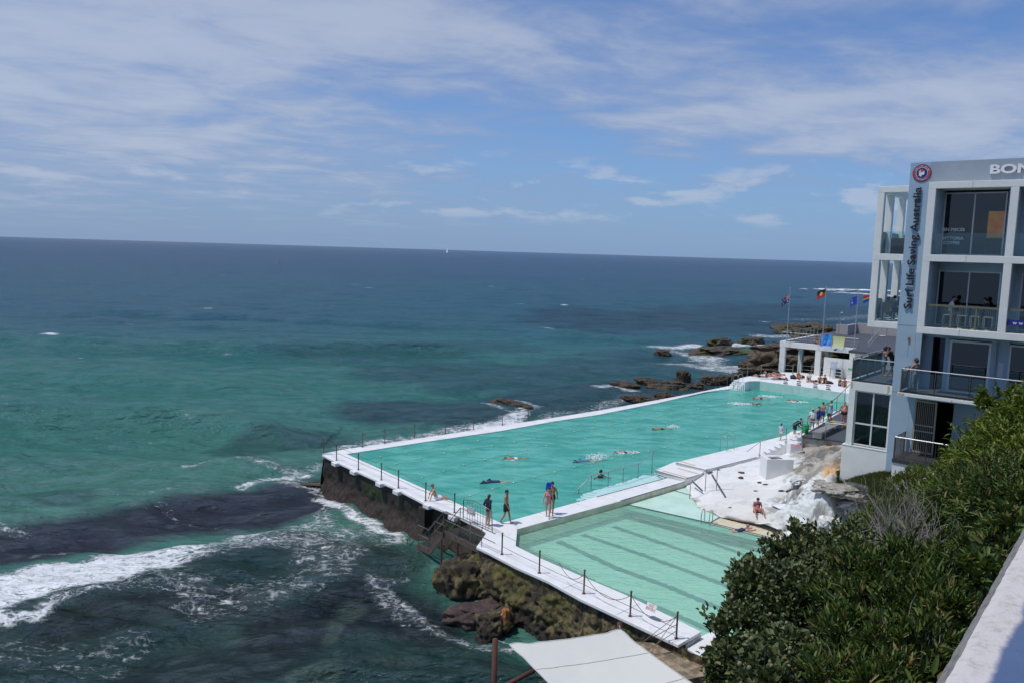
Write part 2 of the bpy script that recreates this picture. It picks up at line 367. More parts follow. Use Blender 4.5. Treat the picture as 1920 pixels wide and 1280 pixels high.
    fo([(910, 765), (960, 750), (1010, 762), (960, 775), (910, 765)], 1.3, .6)
    fo([(1020, 780), (1120, 762), (1180, 745)], 2.8, .5)
    fo([(1130, 730), (1145, 722), (1180, 735)], 2.8, .75)
    fo([(1230, 655), (1270, 660), (1320, 672), (1370, 690)], 6, .68, 1.4)
    fo([(1255, 680), (1320, 690), (1390, 700)], 6, .66)
    fo([(1260, 655), (1300, 648)], 5, .85, 1.4)
    fo([(1360, 645), (1450, 650), (1500, 640)], 5, .8)
    fo([(1430, 630), (1520, 632), (1590, 622)], 6, .6)
    fo([(1480, 640), (1560, 632)], 3, .8)
    fo([(1545, 543), (1600, 543), (1680, 545), (1760, 552)], 16, 1.0, 2.2)
    fo([(1590, 549), (1700, 556)], 12, .85, 2.2)
    fo([(1490, 600), (1560, 600), (1650, 590)], 9, .42)
    fo([(700, 1085), (740, 1120), (800, 1165), (860, 1195), (960, 1215)], .8, .5)
    fo([(760, 1085), (700, 1100), (760, 1160)], .8, .42)
    fo([(300, 1090), (400, 1130), (560, 1090), (640, 1040)], 3.5, .42)
    fo([(0, 1240), (80, 1225), (200, 1240), (240, 1200)], 2.6, .36)
    fo([(-100, 1200), (60, 1210)], 1.5, .35)
    fo([(640, 1000), (600, 1010), (560, 1050)], 1.5, .4)
    sheet = w2((-300, 1130), (-60, 1085), (0, 1070), (60, 1048), (250, 1032), (330, 1015), (450, 985), (560, 955), (620, 925), (690, 975), (745, 1008), (640, 1042), (540, 1052), (420, 1068), (330, 1092), (250, 1118), (90, 1150), (0, 1180), (-300, 1250))
    ish = in_poly(X, Y, sheet); dsh, _ = seg_dist(X, Y, sheet+[sheet[0]]); ks = ss(np.where(ish, dsh, -dsh)+1.6*(n2-.5)+1.2*(n3-.5), -.3, 1.6); xm = X/np.maximum(Y, 1)
    foam = np.maximum(foam, ks*np.interp(xm, [-.75, -.46, -.36, -.2], [1.02, .93, .64, .50])*(.75+.5*n3))
    # sparse whitecaps out to sea
    gg = np.random.default_rng(21)
    for i in range(44):
        x = gg.uniform(-50, 1640); y = 505+250*gg.random()**1.6
        if x > 900 and y > 620: continue
        y = max(y, 515); p = at(x, y, SEA); L_ = min(4.0, .9 + .009*p.y)*gg.uniform(.5, 1.3); dd = np.hypot((X-p.x)/L_, (Y-p.y)/(L_*.38))
        foam = np.maximum(foam, 1.2*np.exp(-dd**2)*(n3*1.2))
    d1, t1 = seg_dist(X, Y, w2((0, 797), (150, 800), (330, 806), (480, 822))); foam = np.maximum(foam, .38*np.exp(-(d1/.8)**2)*ss(n3, .5, .7))
    V = np.stack([X, Y, SEA+Z], -1).reshape(-1, 3)
    return np_mesh('sea', V, grid_faces(nr, na), sea_material(), True, {'wcol': col.reshape(-1, 3), 'foam': foam.ravel()})
def sea_material():
    m = bpy.data.materials.new('sea_water'); m.use_nodes = True; t = m.node_tree; b = t.nodes['Principled BSDF']
    tcn = t.nodes.new('ShaderNodeTexCoord'); v = tcn.outputs['Object']
    ac = t.nodes.new('ShaderNodeAttribute'); ac.attribute_name = 'wcol'; af = t.nodes.new('ShaderNodeAttribute'); af.attribute_name = 'foam'
    mot = noise_node(t, v, .9, 5, .6, .5, (.6, 1.2, 1)); c = mixc(t, ramp(t, mot, .3, .75), ac.outputs[0], mixc(t, .22, ac.outputs[0], (.0, .01, .015)))
    # lacy foam: stretched cell edges at two sizes, thresholded by the cover
    def cells(sc, st):
        mpn = t.nodes.new('ShaderNodeMapping'); mpn.inputs[3].default_value = st
        wn = t.nodes.new('ShaderNodeTexNoise'); wn.inputs['Scale'].default_value = sc*.7; wn.inputs['Detail'].default_value = 6; t.links.new(v, wn.inputs['Vector'])
        vm = t.nodes.new('ShaderNodeVectorMath'); vm.operation = 'MULTIPLY_ADD'; t.links.new(wn.outputs[1], vm.inputs[0]); vm.inputs[1].default_value = (3.4/sc,)*3; t.links.new(v, vm.inputs[2])
        t.links.new(vm.outputs[0], mpn.inputs[0]); vo = t.nodes.new('ShaderNodeTexVoronoi'); vo.feature = 'DISTANCE_TO_EDGE'; vo.inputs['Scale'].default_value = sc; t.links.new(mpn.outputs[0], vo.inputs['Vector'])
        return vo.outputs[0]
    e1 = cells(1.1, (.5, 1.35, 1)); e2 = cells(3.4, (.5, 1.35, 1))
    fn = noise_node(t, v, 1.5, 8, .72, 1.2, (.55, 1.5, 1)); ff = af.outputs['Fac']
    lace = math_node(t, 'MAXIMUM', math_node(t, 'SUBTRACT', .55, math_node(t, 'MULTIPLY', e1, 4.0)), math_node(t, 'SUBTRACT', .42, math_node(t, 'MULTIPLY', e2, 3.0)))
    body = math_node(t, 'ADD', math_node(t, 'MULTIPLY', math_node(t, 'MAXIMUM', lace, -.22), .62), math_node(t, 'MULTIPLY_ADD', math_node(t, 'SUBTRACT', fn, .5), 1.6, .40))
    mask = ramp(t, math_node(t, 'ADD', body, ff), .92, 1.36)
    mask = math_node(t, 'MULTIPLY', mask, ramp(t, ff, .05, .35))
    veil = math_node(t, 'MULTIPLY', ramp(t, ff, .25, 1.0), .30)          # aerated water under the foam
    c = mixc(t, veil, c, (.30, .50, .50)); c = mixc(t, mask, c, (.82, .85, .86))
    n0 = noise_node(t, v, .16, 5, .6, .3, (.5, 1.3, 1)); n1 = noise_node(t, v, .55, 6, .62, .3, (.5, 1.35, 1)); n2 = noise_node(t, v, 2.6, 5, .62, .3, (.55, 1.3, 1))
    b0 = t.nodes.new('ShaderNodeBump'); b0.inputs[1].default_value = 1.6; b0.inputs[0].default_value = 1; t.links.new(n0, b0.inputs['Height'])
    b1 = t.nodes.new('ShaderNodeBump'); b1.inputs[1].default_value = 1.1; b1.inputs[0].default_value = 1; t.links.new(n1, b1.inputs['Height']); t.links.new(b0.outputs[0], b1.inputs['Normal'])
    b2 = t.nodes.new('ShaderNodeBump'); b2.inputs[1].default_value = .22; b2.inputs[0].default_value = .9; t.links.new(n2, b2.inputs['Height']); t.links.new(b1.outputs[0], b2.inputs['Normal'])
    b3 = t.nodes.new('ShaderNodeBump'); b3.inputs[1].default_value = .08; b3.inputs[0].default_value = 1; t.links.new(mask, b3.inputs['Height']); t.links.new(b2.outputs[0], b3.inputs['Normal'])
    df = t.nodes.new('ShaderNodeBsdfDiffuse'); gl = t.nodes.new('ShaderNodeBsdfGlossy'); gl.inputs[1].default_value = .14; fr = t.nodes.new('ShaderNodeFresnel'); fr.inputs[0].default_value = 1.33
    t.links.new(c, df.inputs[0]); t.links.new(b3.outputs[0], df.inputs['Normal']); t.links.new(b2.outputs[0], gl.inputs['Normal']); t.links.new(b2.outputs[0], fr.inputs['Normal'])
    # wave facets hide one another towards the horizon, so a rough sea never reaches full reflectance
    f = math_node(t, 'MULTIPLY', math_node(t, 'MINIMUM', fr.outputs[0], .48), math_node(t, 'SUBTRACT', 1.0, math_node(t, 'MULTIPLY', mask, .8)))
    mx = t.nodes.new('ShaderNodeMixShader'); t.links.new(f, mx.inputs[0]); t.links.new(df.outputs[0], mx.inputs[1]); t.links.new(gl.outputs[0], mx.inputs[2])
    o = [n for n in t.nodes if n.type == 'OUTPUT_MATERIAL'][0]; t.links.new(mx.outputs[0], o.inputs[0]); t.nodes.remove(b); return m
tag(build_sea(), kind='structure')

# ================================================================== POOLS AND DECKS
def pw(z, *pts): return [at(x, y, z) for x, y in pts]
def wmat(name, c1, c2, cover, tint, ns=.35, spec=True):
    m = bpy.data.materials.new(name); m.use_nodes = True; t = m.node_tree; t.nodes.clear(); o = t.nodes.new('ShaderNodeOutputMaterial')
    v = t.nodes.new('ShaderNodeTexCoord').outputs['Object']
    n = noise_node(t, v, ns, 6, .6, .8, (1, 2.2, 1)); c = mixc(t, ramp(t, n, .35, .68), c1, c2)
    df = t.nodes.new('ShaderNodeBsdfDiffuse'); t.links.new(c, df.inputs[0]); tr = t.nodes.new('ShaderNodeBsdfTransparent'); tr.inputs[0].default_value = (*tint, 1)
    mx = t.nodes.new('ShaderNodeMixShader'); mx.inputs[0].default_value = cover; t.links.new(tr.outputs[0], mx.inputs[1]); t.links.new(df.outputs[0], mx.inputs[2])
    gl = t.nodes.new('ShaderNodeBsdfGlossy'); gl.inputs[1].default_value = .12; fr = t.nodes.new('ShaderNodeFresnel'); fr.inputs[0].default_value = 1.33
    h1 = noise_node(t, v, 1.1, 4, .55, .5, (.8, 1.6, 1)); h2 = noise_node(t, v, 5.0, 4, .6, .5, (.8, 1.6, 1))
    bn = t.nodes.new('ShaderNodeBump'); bn.inputs[1].default_value = .20; t.links.new(h1, bn.inputs['Height']); bn.inputs[0].default_value = .8
    b2 = t.nodes.new('ShaderNodeBump'); b2.inputs[1].default_value = .045; t.links.new(h2, b2.inputs['Height']); t.links.new(bn.outputs[0], b2.inputs['Normal'])
    for q in (gl, fr, df): t.links.new(b2.outputs[0], q.inputs['Normal'])
    m2 = t.nodes.new('ShaderNodeMixShader'); t.links.new(math_node(t, 'MULTIPLY', fr.outputs[0], .8), m2.inputs[0]); t.links.new(mx.outputs[0], m2.inputs[1]); t.links.new(gl.outputs[0], m2.inputs[2])
    t.links.new(m2.outputs[0], o.inputs[0]); return m
mainwater = wmat('main_pool_water', (.048, .370, .290), (.140, .530, .435), .90, (.4, .9, .8))
kidwater = wmat('small_pool_water', (.36, .66, .52), (.43, .73, .59), .42, (.78, .96, .90), .25)
poly_main = pw(0, (648, 850.5), (801, 826.5), (941.5, 806.5), (1040, 788.5), (1229, 755), (1385, 726), (1403, 714))
right_main = pw(0, (940, 979.5), (1119, 930.6)) + pw(.0, (1227, 884))
WZ = -.08
main_poly = pw(WZ, (640, 851.5), (801, 827), (941.5, 807), (1040, 789), (1229, 755.5), (1390, 724), (1440, 724), (1580, 745), (1600, 748), (1560, 790), (1505, 812), (1345, 852), (1240, 890), (1125, 935), (941, 983))
mb = MB(); mb.add([(p.x, p.y, WZ) for p in main_poly], [tuple(range(len(main_poly)))[::-1]])
def flat(name, pts, z, m, kind=None, parent=None):
    me = MB(); P = [(p[0], p[1], z) for p in pts]; ar = sum(P[i][0]*P[(i+1) % len(P)][1]-P[(i+1) % len(P)][0]*P[i][1] for i in range(len(P)))
    me.add(P if ar > 0 else P[::-1], [tuple(range(len(P)))]); o = me.build(name, m, parent)
    if kind: o['kind'] = kind
    return o
flat('main_pool_water', main_poly, WZ, mainwater, 'structure')
flat('main_pool_floor', main_poly, -1.75, mat('pool_floor_paint', (.35, .62, .55), .7), 'structure')
K = -.35
kid_poly = pw(K, (962, 1000), (960, 1024), (1012, 1050), (1096, 1088), (1182, 1125), (1330, 1200), (1420, 1240), (1560, 1010), (1500, 1000), (1440, 985), (1330, 930), (1290, 900), (1165, 938))
flat('small_pool_water', kid_poly, K, kidwater, 'structure')
flat('small_pool_floor', kid_poly, -1.05, mat('pale_pool_floor', (.62, .82, .72), .7, (.54, .77, .66), .5, 4), 'structure')
lane_m = mat('lane_mark_and_wall_shade', (.01, .12, .11), .8)
for pts in ([(1180, 967), (1290, 1000), (1386, 1034), (1450, 1060)], [(1150, 985), (1200, 1002), (1300, 1036), (1396, 1070), (1460, 1100)], [(1092, 1000), (1200, 1036), (1300, 1072), (1380, 1102), (1450, 1130)], [(1046, 1012), (1157, 1063), (1260, 1100), (1345, 1136), (1420, 1170)], [(975, 1022), (1040, 1052), (1120, 1092), (1200, 1123), (1290, 1160), (1338, 1182)]):  # last strip is the shade along the near wall, put in as dark colour
    P = [at(x, y, -1.0) for x, y in pts]; P = [P[0]+(P[0]-P[1]).normalized()*0]+P[1:]
    dense = [P[int(i)].lerp(P[min(int(i)+1, len(P)-1)], i-int(i)) for i in np.arange(0, len(P)-1+1e-6, .06)]
    vs = []; nn = len(dense)
    for i, p in enumerate(dense):
        d = (dense[min(i+1, nn-1)]-dense[max(i-1, 0)]).normalized(); n_ = Vector((-d.y, d.x, 0)); w_ = .17+.025*math.sin(i*1.9)+.05*random.random(); off = n_*.03*math.sin(i*2.7)
        vs += [p+off-n_*w_, p+off+n_*w_]
    mb = MB(); mb.add([(v.x, v.y, -1.046) for v in vs], [(2*i, 2*i+2, 2*i+3, 2*i+1) for i in range(nn-1)])
    o = mb.build('lane_mark_and_shade', lane_m); o['kind'] = 'structure'

deckm = [white_paint]
from functools import reduce
# outer walkway round the sea side of both pools, one continuous slab
EDGE = [(604, 851.5), (618, 859), (666, 881), (710, 901), (741, 914), (793, 941), (844, 961), (857, 966), (900, 989), (912, 998), (893, 1024), (918, 1036), (966, 1061), (1029, 1089), (1087, 1121), (1181, 1165), (1272, 1208)]
outer = [at(x, y, 0) for x, y in EDGE]
ocean_outer = pw(0, (604, 850), (644, 841.5), (721, 830.5), (836, 813.5), (941.5, 796.5), (1035, 782.5), (1120, 769), (1198, 755.2), (1292, 738), (1367, 722.5))
ocean_inner = pw(0, (650, 850), (801, 826.7), (941.5, 806.5), (1040, 788.7), (1120, 776.8), (1229, 755.4), (1323, 734), (1387, 725.5))
def slab(name, pts, ztop, thick, m, kind='structure', parent=None, label=None):
    mb = MB(); z1 = ztop if isinstance(ztop, list) else [ztop]*len(pts)
    mb.prism([(p[0], p[1]) for p in pts], [z-thick for z in z1], z1); o = mb.build(name, m, parent, bevel=.02)
    if kind: o['kind'] = kind
    return o
slab('ocean_side_walkway', ocean_outer+ocean_inner[::-1], 0, .5, white_paint)
inner_near = pw(0, (650, 850), (940, 979.5), (970, 991), (967, 1022), (1012, 1044.5), (1095.7, 1081), (1182, 1117.5), (1315, 1183))
slab('outer_walkway', outer+inner_near[::-1], -.003, .13, white_paint)
WVv = (outer[0]-outer[7]).normalized(); off_ = Vector((-WVv.y, WVv.x, 0)); off_ = off_ if off_.y > 0 else -off_
pool_side = mat('pool_side_wall', (.50, .52, .47), .8, (.36, .38, .32), 1.5, 6, .4, .65)
slab('pool_side_wall', [p+off_*.45 for p in outer]+[p-off_*.02 for p in inner_near[::-1]], -.135, 1.6, pool_side)
div = pw(0, (940, 979.5), (1119, 930.2), (1130, 927), (1242, 897.5), (1250, 894.5), (1285, 902.3), (1163.6, 938.3), (970, 991))
slab('divider_walkway', div, 0, .9, white_paint)
jm = mat('joint_grime', (.42, .41, .38), .9)
def joints(A, B, step, z):
    La = [(B[i]-B[i-1]).length for i in range(1, len(B))]
    tot = sum((A[i]-A[i-1]).length for i in range(1, len(A))); n = int(tot/step)
    def along(P, f):
        L_ = [(P[i]-P[i-1]).length for i in range(1, len(P))]; s_ = f*sum(L_)
        for i, l in enumerate(L_):
            if s_ <= l: return P[i].lerp(P[i+1], s_/l)
            s_ -= l
        return P[-1]
    for k in range(1, n):
        p, q = along(A, k/n), along(B, k/n); strip('deck_joint', p.lerp(q, .03), p.lerp(q, .97), .022, z, jm, .003)
def strip(name, p, q, w, z, m, th=.008):
    p = Vector(p); q = Vector(q); d = (q-p).normalized(); n_ = Vector((-d.y, d.x, 0))*w/2; mb = MB()
    mb.prism([(p+n_)[:2], (p-n_)[:2], (q-n_)[:2], (q+n_)[:2]], z-.002, z+th); o = mb.build(name, m); o['kind'] = 'structure'; return o
joints(outer[:8], pw(0, (650, 850), (940, 979.5)), 3.0, 0); joints(ocean_outer, ocean_inner, 4.0, .001)
joints(outer[12:], pw(0, (1012, 1044.5), (1315, 1183)), 3.0, 0); joints(pw(0, (940, 979.5), (1119, 930.2), (1242, 897.5)), pw(0, (970, 991), (1163.6, 938.3), (1285, 902.3)), 2.6, .001)
# tan stained face of the divider above the small pool
tanface = mat('stained_pool_wall', (.80, .73, .58), .8, (.62, .56, .42), 1.6, 6, .35, .65)
a, b = at(970, 991, 0), at(1163.6, 938.3, 0); c2 = at(1285, 902.3, 0)
for p, q in ((a, b), (b, c2)):
    d = (q-p).normalized(); n_ = Vector((d.y, -d.x, 0)); mb = MB(); mb.add([p+n_*.006+Vector((0, 0, -.03)), q+n_*.006+Vector((0, 0, -.03)), q+n_*.006+Vector((0, 0, -.8)), p+n_*.006+Vector((0, 0, -.8))], [(0, 1, 2, 3)])
    o = mb.build('stained_wall_face', tanface); o['kind'] = 'structure'
# three broad steps up to the side walkway
lv = [0, .17, .34]
st1 = pw(.17, (1227, 880.5), (1285.5, 897.5), (1320.6, 886.5), (1323, 880), (1266.6, 864))
slab('broad_step', st1, .17, .55, white_paint)
sw = pw(.34, (1266.6, 866), (1340, 848), (1420, 828.5), (1500.7, 808.5), (1512, 805))
swo = pw(.34, (1323, 880.8), (1419, 856.8), (1450, 848), (1504, 819))
slab('side_walkway', sw+[at(1560, 772, .34), at(1600, 758, .34), at(1625, 775, .34)]+swo[::-1], .34, .9, white_paint)
mb = MB(xf=None)
def strip(name, p, q, w, z, m, th=.008):
    p = Vector(p); q = Vector(q); d = (q-p).normalized(); n_ = Vector((-d.y, d.x, 0))*w/2; mb = MB()
    mb.prism([(p+n_)[:2], (p-n_)[:2], (q-n_)[:2], (q+n_)[:2]], z-.002, z+th); o = mb.build(name, m); o['kind'] = 'structure'; return o
for z, p, q in ((0, (1163.6, 938), (1285, 902)), (.17, (1227, 880.7), (1285.5, 897.2)), (.17, (1285.5, 897), (1320.6, 886.3)), (.34, (1266.6, 866.3), (1322.6, 880.5)), (.34, (1323, 880.5), (1419, 856.6)), (0, (1119, 930.8), (1242, 897.6)), (0, (1242, 897.5), (1251, 894.7))):
    strip('step_nosing', at(*p, z), at(*q, z), .075, z+.002, darkline)
for p, q, z in (((1275, 864), (1303, 872), .34), ((1243, 882), (1290, 895), .17), ((1271, 877), (1308, 887.5), .17)):
    strip('tactile_strip', at(*p, z), at(*q, z), .22, z+.002, tan_strip, .006)
# pale ledges just awash
ledge = mat('wet_pale_ledge', (.44, .70, .64), .25, (.52, .76, .71), 2, 5)
def wavy(pts, amp=.12, n=10):
    out_ = []
    for i in range(len(pts)):
        p, q = pts[i], pts[(i+1) % len(pts)]
        for k in range(n): v = p.lerp(q, k/n); out_.append((v.x+amp*(random.random()-.5), v.y+amp*(random.random()-.5)))
    return out_
flat('shallow_ledge', wavy(pw(WZ, (1077, 940), (1100, 924), (1136, 912), (1175, 902), (1210, 890), (1228, 889), (1252, 895.5), (1121, 932)), .22), WZ+.012, ledge, 'structure')
for i, (p, q) in enumerate((((1228, 886), (1249, 894)), ((1232, 891), (1243, 896)))):
    strip('step_nosing', at(*p, -.03), at(*q, -.03), .07, WZ+.02, darkline)
for i in range(5):
    strip('sunken_step_edge', at(1078+i*6, 936-i*3.2, WZ), at(1100+i*5, 941.5-i*4.2, WZ), .06, WZ+.006, mat('wet_step_edge', (.12, .3, .3), .5))
pshelf = mat('small_pool_shelf_paint', (.58, .78, .66), .35, (.50, .72, .58), 1.0, 5)
flat('small_pool_shelf', pw(K, (1176, 945), (1331.6, 980), (1356, 966), (1336, 950), (1299, 926), (1285, 906), (1258, 914), (1200, 932)), K+.012, pshelf, 'structure')
strip('shelf_edge', at(1166, 943, K), at(1331.6, 980, K), .07, K+.018, darkline); strip('shelf_edge', at(1331.6, 980, K), at(1353, 967.3, K), .09, K+.018, darkline)
strip('shelf_edge', at(1331.6, 980, K), at(1446, 1008, K), .09, K+.028, darkline)
strip('shelf_edge', at(1259.7, 918.3, K), at(1299, 929.5, K), .07, K+.026, darkline)
flat('sunken_step', pw(-.37, (1166, 951), (1174, 946.5), (1330, 982), (1440, 1011), (1436, 1017), (1320, 990)), K-.012, mat('sunken_step_paint', (.36, .62, .52), .6), 'structure')
tan_ramp = mat('sandy_ramp', (.62, .55, .38), .5, (.70, .64, .48), 1.5, 5)
flat('sandy_ramp', pw(-.3, (1332, 980), (1352, 966), (1383, 972), (1414, 978), (1461, 990), (1520, 1005), (1500, 1020), (1446, 1008)), K+.02, tan_ramp, 'structure')

# far end: raised sun deck with the pale end wall of the pool
FZ = .9
far_in = pw(FZ, (1406, 713.6), (1425, 713.5), (1446.6, 716.5), (1490, 722), (1540, 729), (1587, 736))
far_out = pw(FZ, (1386, 708.4), (1401, 705), (1430, 701), (1468.5, 697), (1508, 698.5), (1545, 700), (1600, 704), (1640, 712), (1640, 745))
slab('sun_deck', far_in+far_out[::-1], FZ, 2.6, white_paint)
endw = mat('pale_turquoise_wall', (.42, .60, .54), .7, (.50, .66, .60), 1.2, 4)
mb = MB()
for p, q in zip(far_in[:-1], far_in[1:]):
    d = (q-p).normalized(); n_ = Vector((d.y, -d.x, 0))*.012
    if n_.y > 0: n_ = -n_
    mb.add([p+n_+Vector((0, 0, -.05)), q+n_+Vector((0, 0, -.05)), q+n_+Vector((0, 0, -1.6)), p+n_+Vector((0, 0, -1.6))], [(0, 1, 2, 3)])
o = mb.build('pool_end_wall_face', endw); o['kind'] = 'structure'
# far corner steps between ocean walkway and sun deck
for k in range(4):
    z = .225*(k+1)-.002*k; p = at(1365+3.4*k, 723-3.6*k, z); q = at(1386.5+3.6*k, 726.6-3.6*k, z); dr = Vector((.637, .77, 0))
    slab('corner_step', [p, q, q+dr*(3.6-.4*k), p+dr*(3.6-.4*k)], z, z+.5, white_paint)
# lane number blocks painted on the end wall
numb = mat('number_paint', (.03, .04, .05), .7)
for k, (x, y) in enumerate(((1465, 724), (1495, 730), (1525, 734), (1556.5, 741))):
    p = at(x, y, .45); mb = MB(); d = (far_in[-1]-far_in[2]).normalized(); n_ = Vector((d.y, -d.x, 0)); n_ = -n_ if n_.y > 0 else n_
    base = min(far_in[:-1], key=lambda q: abs(q.x-p.x)); i = [q.x <= p.x for q in far_in].index(False)-1 if p.x < far_in[-1].x else 4
    q0, q1 = far_in[i], far_in[i+1]; tt_ = (p.x-q0.x)/(q1.x-q0.x); w0 = q0.lerp(q1, tt_); d = (q1-q0).normalized(); n_ = Vector((d.y, -d.x, 0)); n_ = -n_ if n_.y > 0 else n_
    for j, (w_, h_, z_) in enumerate(((.05, .2, .62), (.24, .12, .42), (.20, .1, .22), (.24, .1, .06))):
        mb.obox(w0+n_*.02+Vector((0, 0, z_)), d*w_, n_*.006, h_)
    o = mb.build('lane_marker', numb)
    tag(o, ['dark stacked lane marker at the far pool wall, nearest the corner steps', 'dark stacked lane marker on the far pool wall, second from the corner steps', 'dark stacked lane marker on the far pool wall, third from the corner steps', 'dark stacked lane marker on the far pool wall, nearest the timber terrace'][k], 'lane marker', 'dark markers on the far pool wall')
# ================================================================== SEA WALL, ROCKS
def rock_mat(name, c1, c2, c3, moss=None, ns=1.2, bump=.06, top=None, streak=False):
    m = bpy.data.materials.new(name); m.use_nodes = True; t = m.node_tree; b = t.nodes['Principled BSDF']; v = t.nodes.new('ShaderNodeTexCoord').outputs['Object']
    geo = t.nodes.new('ShaderNodeNewGeometry'); sp = t.nodes.new('ShaderNodeSeparateXYZ'); t.links.new(geo.outputs['Position'], sp.inputs[0])
    n1 = noise_node(t, v, ns, 8, .65, .5); n2 = noise_node(t, v, ns*5, 6, .7, .3); n3 = noise_node(t, v, ns*.5, 4, .6, .3)
    n4 = noise_node(t, v, ns*22, 4, .75, .2); n2 = math_node(t, 'MULTIPLY_ADD', math_node(t, 'SUBTRACT', n4, .5), .55, n2)
    c = mixc(t, ramp(t, n1, .40, .60), c1, c2); c = mixc(t, math_node(t, 'MULTIPLY', ramp(t, n2, .46, .64), .85), c, c3)
    if streak: ns_ = noise_node(t, v, 2.4, 5, .6, .4, (1, 1, .10)); c = mixc(t, math_node(t, 'MULTIPLY', ramp(t, ns_, .48, .60), .75), c, c3)
    if moss: c = mixc(t, math_node(t, 'MULTIPLY', ramp(t, math_node(t, 'ADD', n3, math_node(t, 'MULTIPLY', n2, .35)), .66, .80), .85), c, moss)
    if top:
        h = ramp(t, math_node(t, 'MULTIPLY_ADD', n1, 1.4, sp.outputs[2]), top[0], top[1]); c = mixc(t, h, mixc(t, ramp(t, n2, .42, .62), top[2], tuple(q*.30 for q in top[2])), c)
    t.links.new(c, b.inputs['Base Color']); b.inputs['Roughness'].default_value = .75
    hsum = math_node(t, 'MULTIPLY_ADD', n2, .4, n1); bn = t.nodes.new('ShaderNodeBump'); bn.inputs[0].default_value = 1; bn.inputs[1].default_value = bump
    t.links.new(hsum, bn.inputs['Height']); t.links.new(bn.outputs[0], b.inputs['Normal']); return m
wallm = rock_mat('weedy_concrete', (.014, .012, .009), (.038, .030, .018), (.008, .008, .006), (.016, .042, .004), .8, .14, (-.95, -.5, (.040, .024, .017)), streak=True)
yrock = rock_mat('yellow_algae_rock', (.045, .033, .016), (.21, .165, .075), (.010, .008, .006), (.12, .115, .020), 1.0, .22, (-1.5, -1.0, (.03, .022, .016)), streak=True)
brock = rock_mat('brown_shore_rock', (.045, .030, .020), (.13, .088, .050), (.012, .010, .009), (.055, .070, .018), .8, .35, (-1.85, -1.5, (.018, .013, .012)))
sandrock = rock_mat('brown_sandstone', (.085, .060, .036), (.15, .11, .068), (.022, .016, .011), None, .45, .5)
Bw = at(857, 966, 0); Aw = at(604, 852, 0); WV = (Aw-Bw).normalized(); WN = Vector((-WV.y, WV.x, 0)); WN = WN if WN.y < 0 else -WN
def wn(w, n, z): p = Bw+WV*w+WN*n; return Vector((p.x, p.y, z))
def rough_wall(name, ws, top_n, bot_n, prof, m, label, cat, amp=.12, nz=26, ztop=-.135, seed=1, zb=-3.2):
    nw = len(ws); V = []
    for i, w in enumerate(ws):
        tn = np.interp(w, *top_n); bn_ = np.interp(w, *bot_n)
        for j in range(nz):
            f = j/(nz-1); z = ztop+(zb-ztop)*f; n_ = tn+(bn_-tn)*prof(f)
            q = Vector((w*.9+seed*7, z*.9, n_)); d = noise.fractal(q*1.1, 1.0, 2.1, 5)*amp*(.4+1.3*f)*(.5 if w < -6.5 else 1)+noise.fractal(q*4, .7, 2.2, 4)*amp*(.35+.5*f)
            V.append(wn(w, n_+d*min(1, f*4+.15), z+.05*noise.noise(q*3)))
    V = np.array([tuple(v) for v in V]); f = grid_faces(nw, nz)
    # thickness: back sheet inside the deck
    o = np_mesh(name, V, f, m, True); return tag(o, label, cat)
rough_wall('sea_wall', np.linspace(15.25, -2.4, 240), ([-3, 16], [-.12, -.12]), ([-3, 1, 4, 8, 12, 14.5, 15.3], [1.6, 1.55, 1.25, .95, .75, .75, .3]), lambda f: .12*f+.88*max(0, (f-.42)/.58)**1.3, wallm,
           'tall dark weedy concrete sea wall below the white walkway of the main pool', 'sea wall', .13)
# end return of the wall at the ocean corner
cs = ocean_outer
V = []; base = [Aw]+[cs[1].lerp(cs[-1], k/60) for k in range(61)]
for i, p in enumerate([Aw.lerp(cs[1], k/6) for k in range(6)]+base[1:]):
    for j in range(16):
        f = j/15; z = -.35-2.6*f; q = Vector((p.x, p.y, z)); d = noise.fractal(q, 1, 2, 4)*.2; V.append((p.x-.3*f+d*.6, p.y+.45*f+d, z))
tag(np_mesh('ocean_wall', np.array(V), grid_faces(67, 16), wallm), 'low wet concrete wall carrying the long ocean side walkway', 'sea wall')
# buttress caps and brackets under the posts
capm = white_paint
wall_bump = []
for (x, y) in ((626, 866), (660, 882), (714, 903), (746, 918), (798, 945), (849, 966)):
    p = at(x, y, 0); w = (p-Bw).dot(WV); mb = MB(); mb.obox(wn(w, .14, -.24), WV*.28, WN*.17, .22); o = mb.build('post_plinth', white_paint, bevel=.02); o['kind'] = 'structure'
mb = MB(); mb.obox(wn(2.75, .18, -1.25), WV*.33, WN*.24, 1.01); tag(mb.build('buttress', wallm, bevel=.04), 'short square weedy buttress under the walkway near the steel stair', 'buttress')
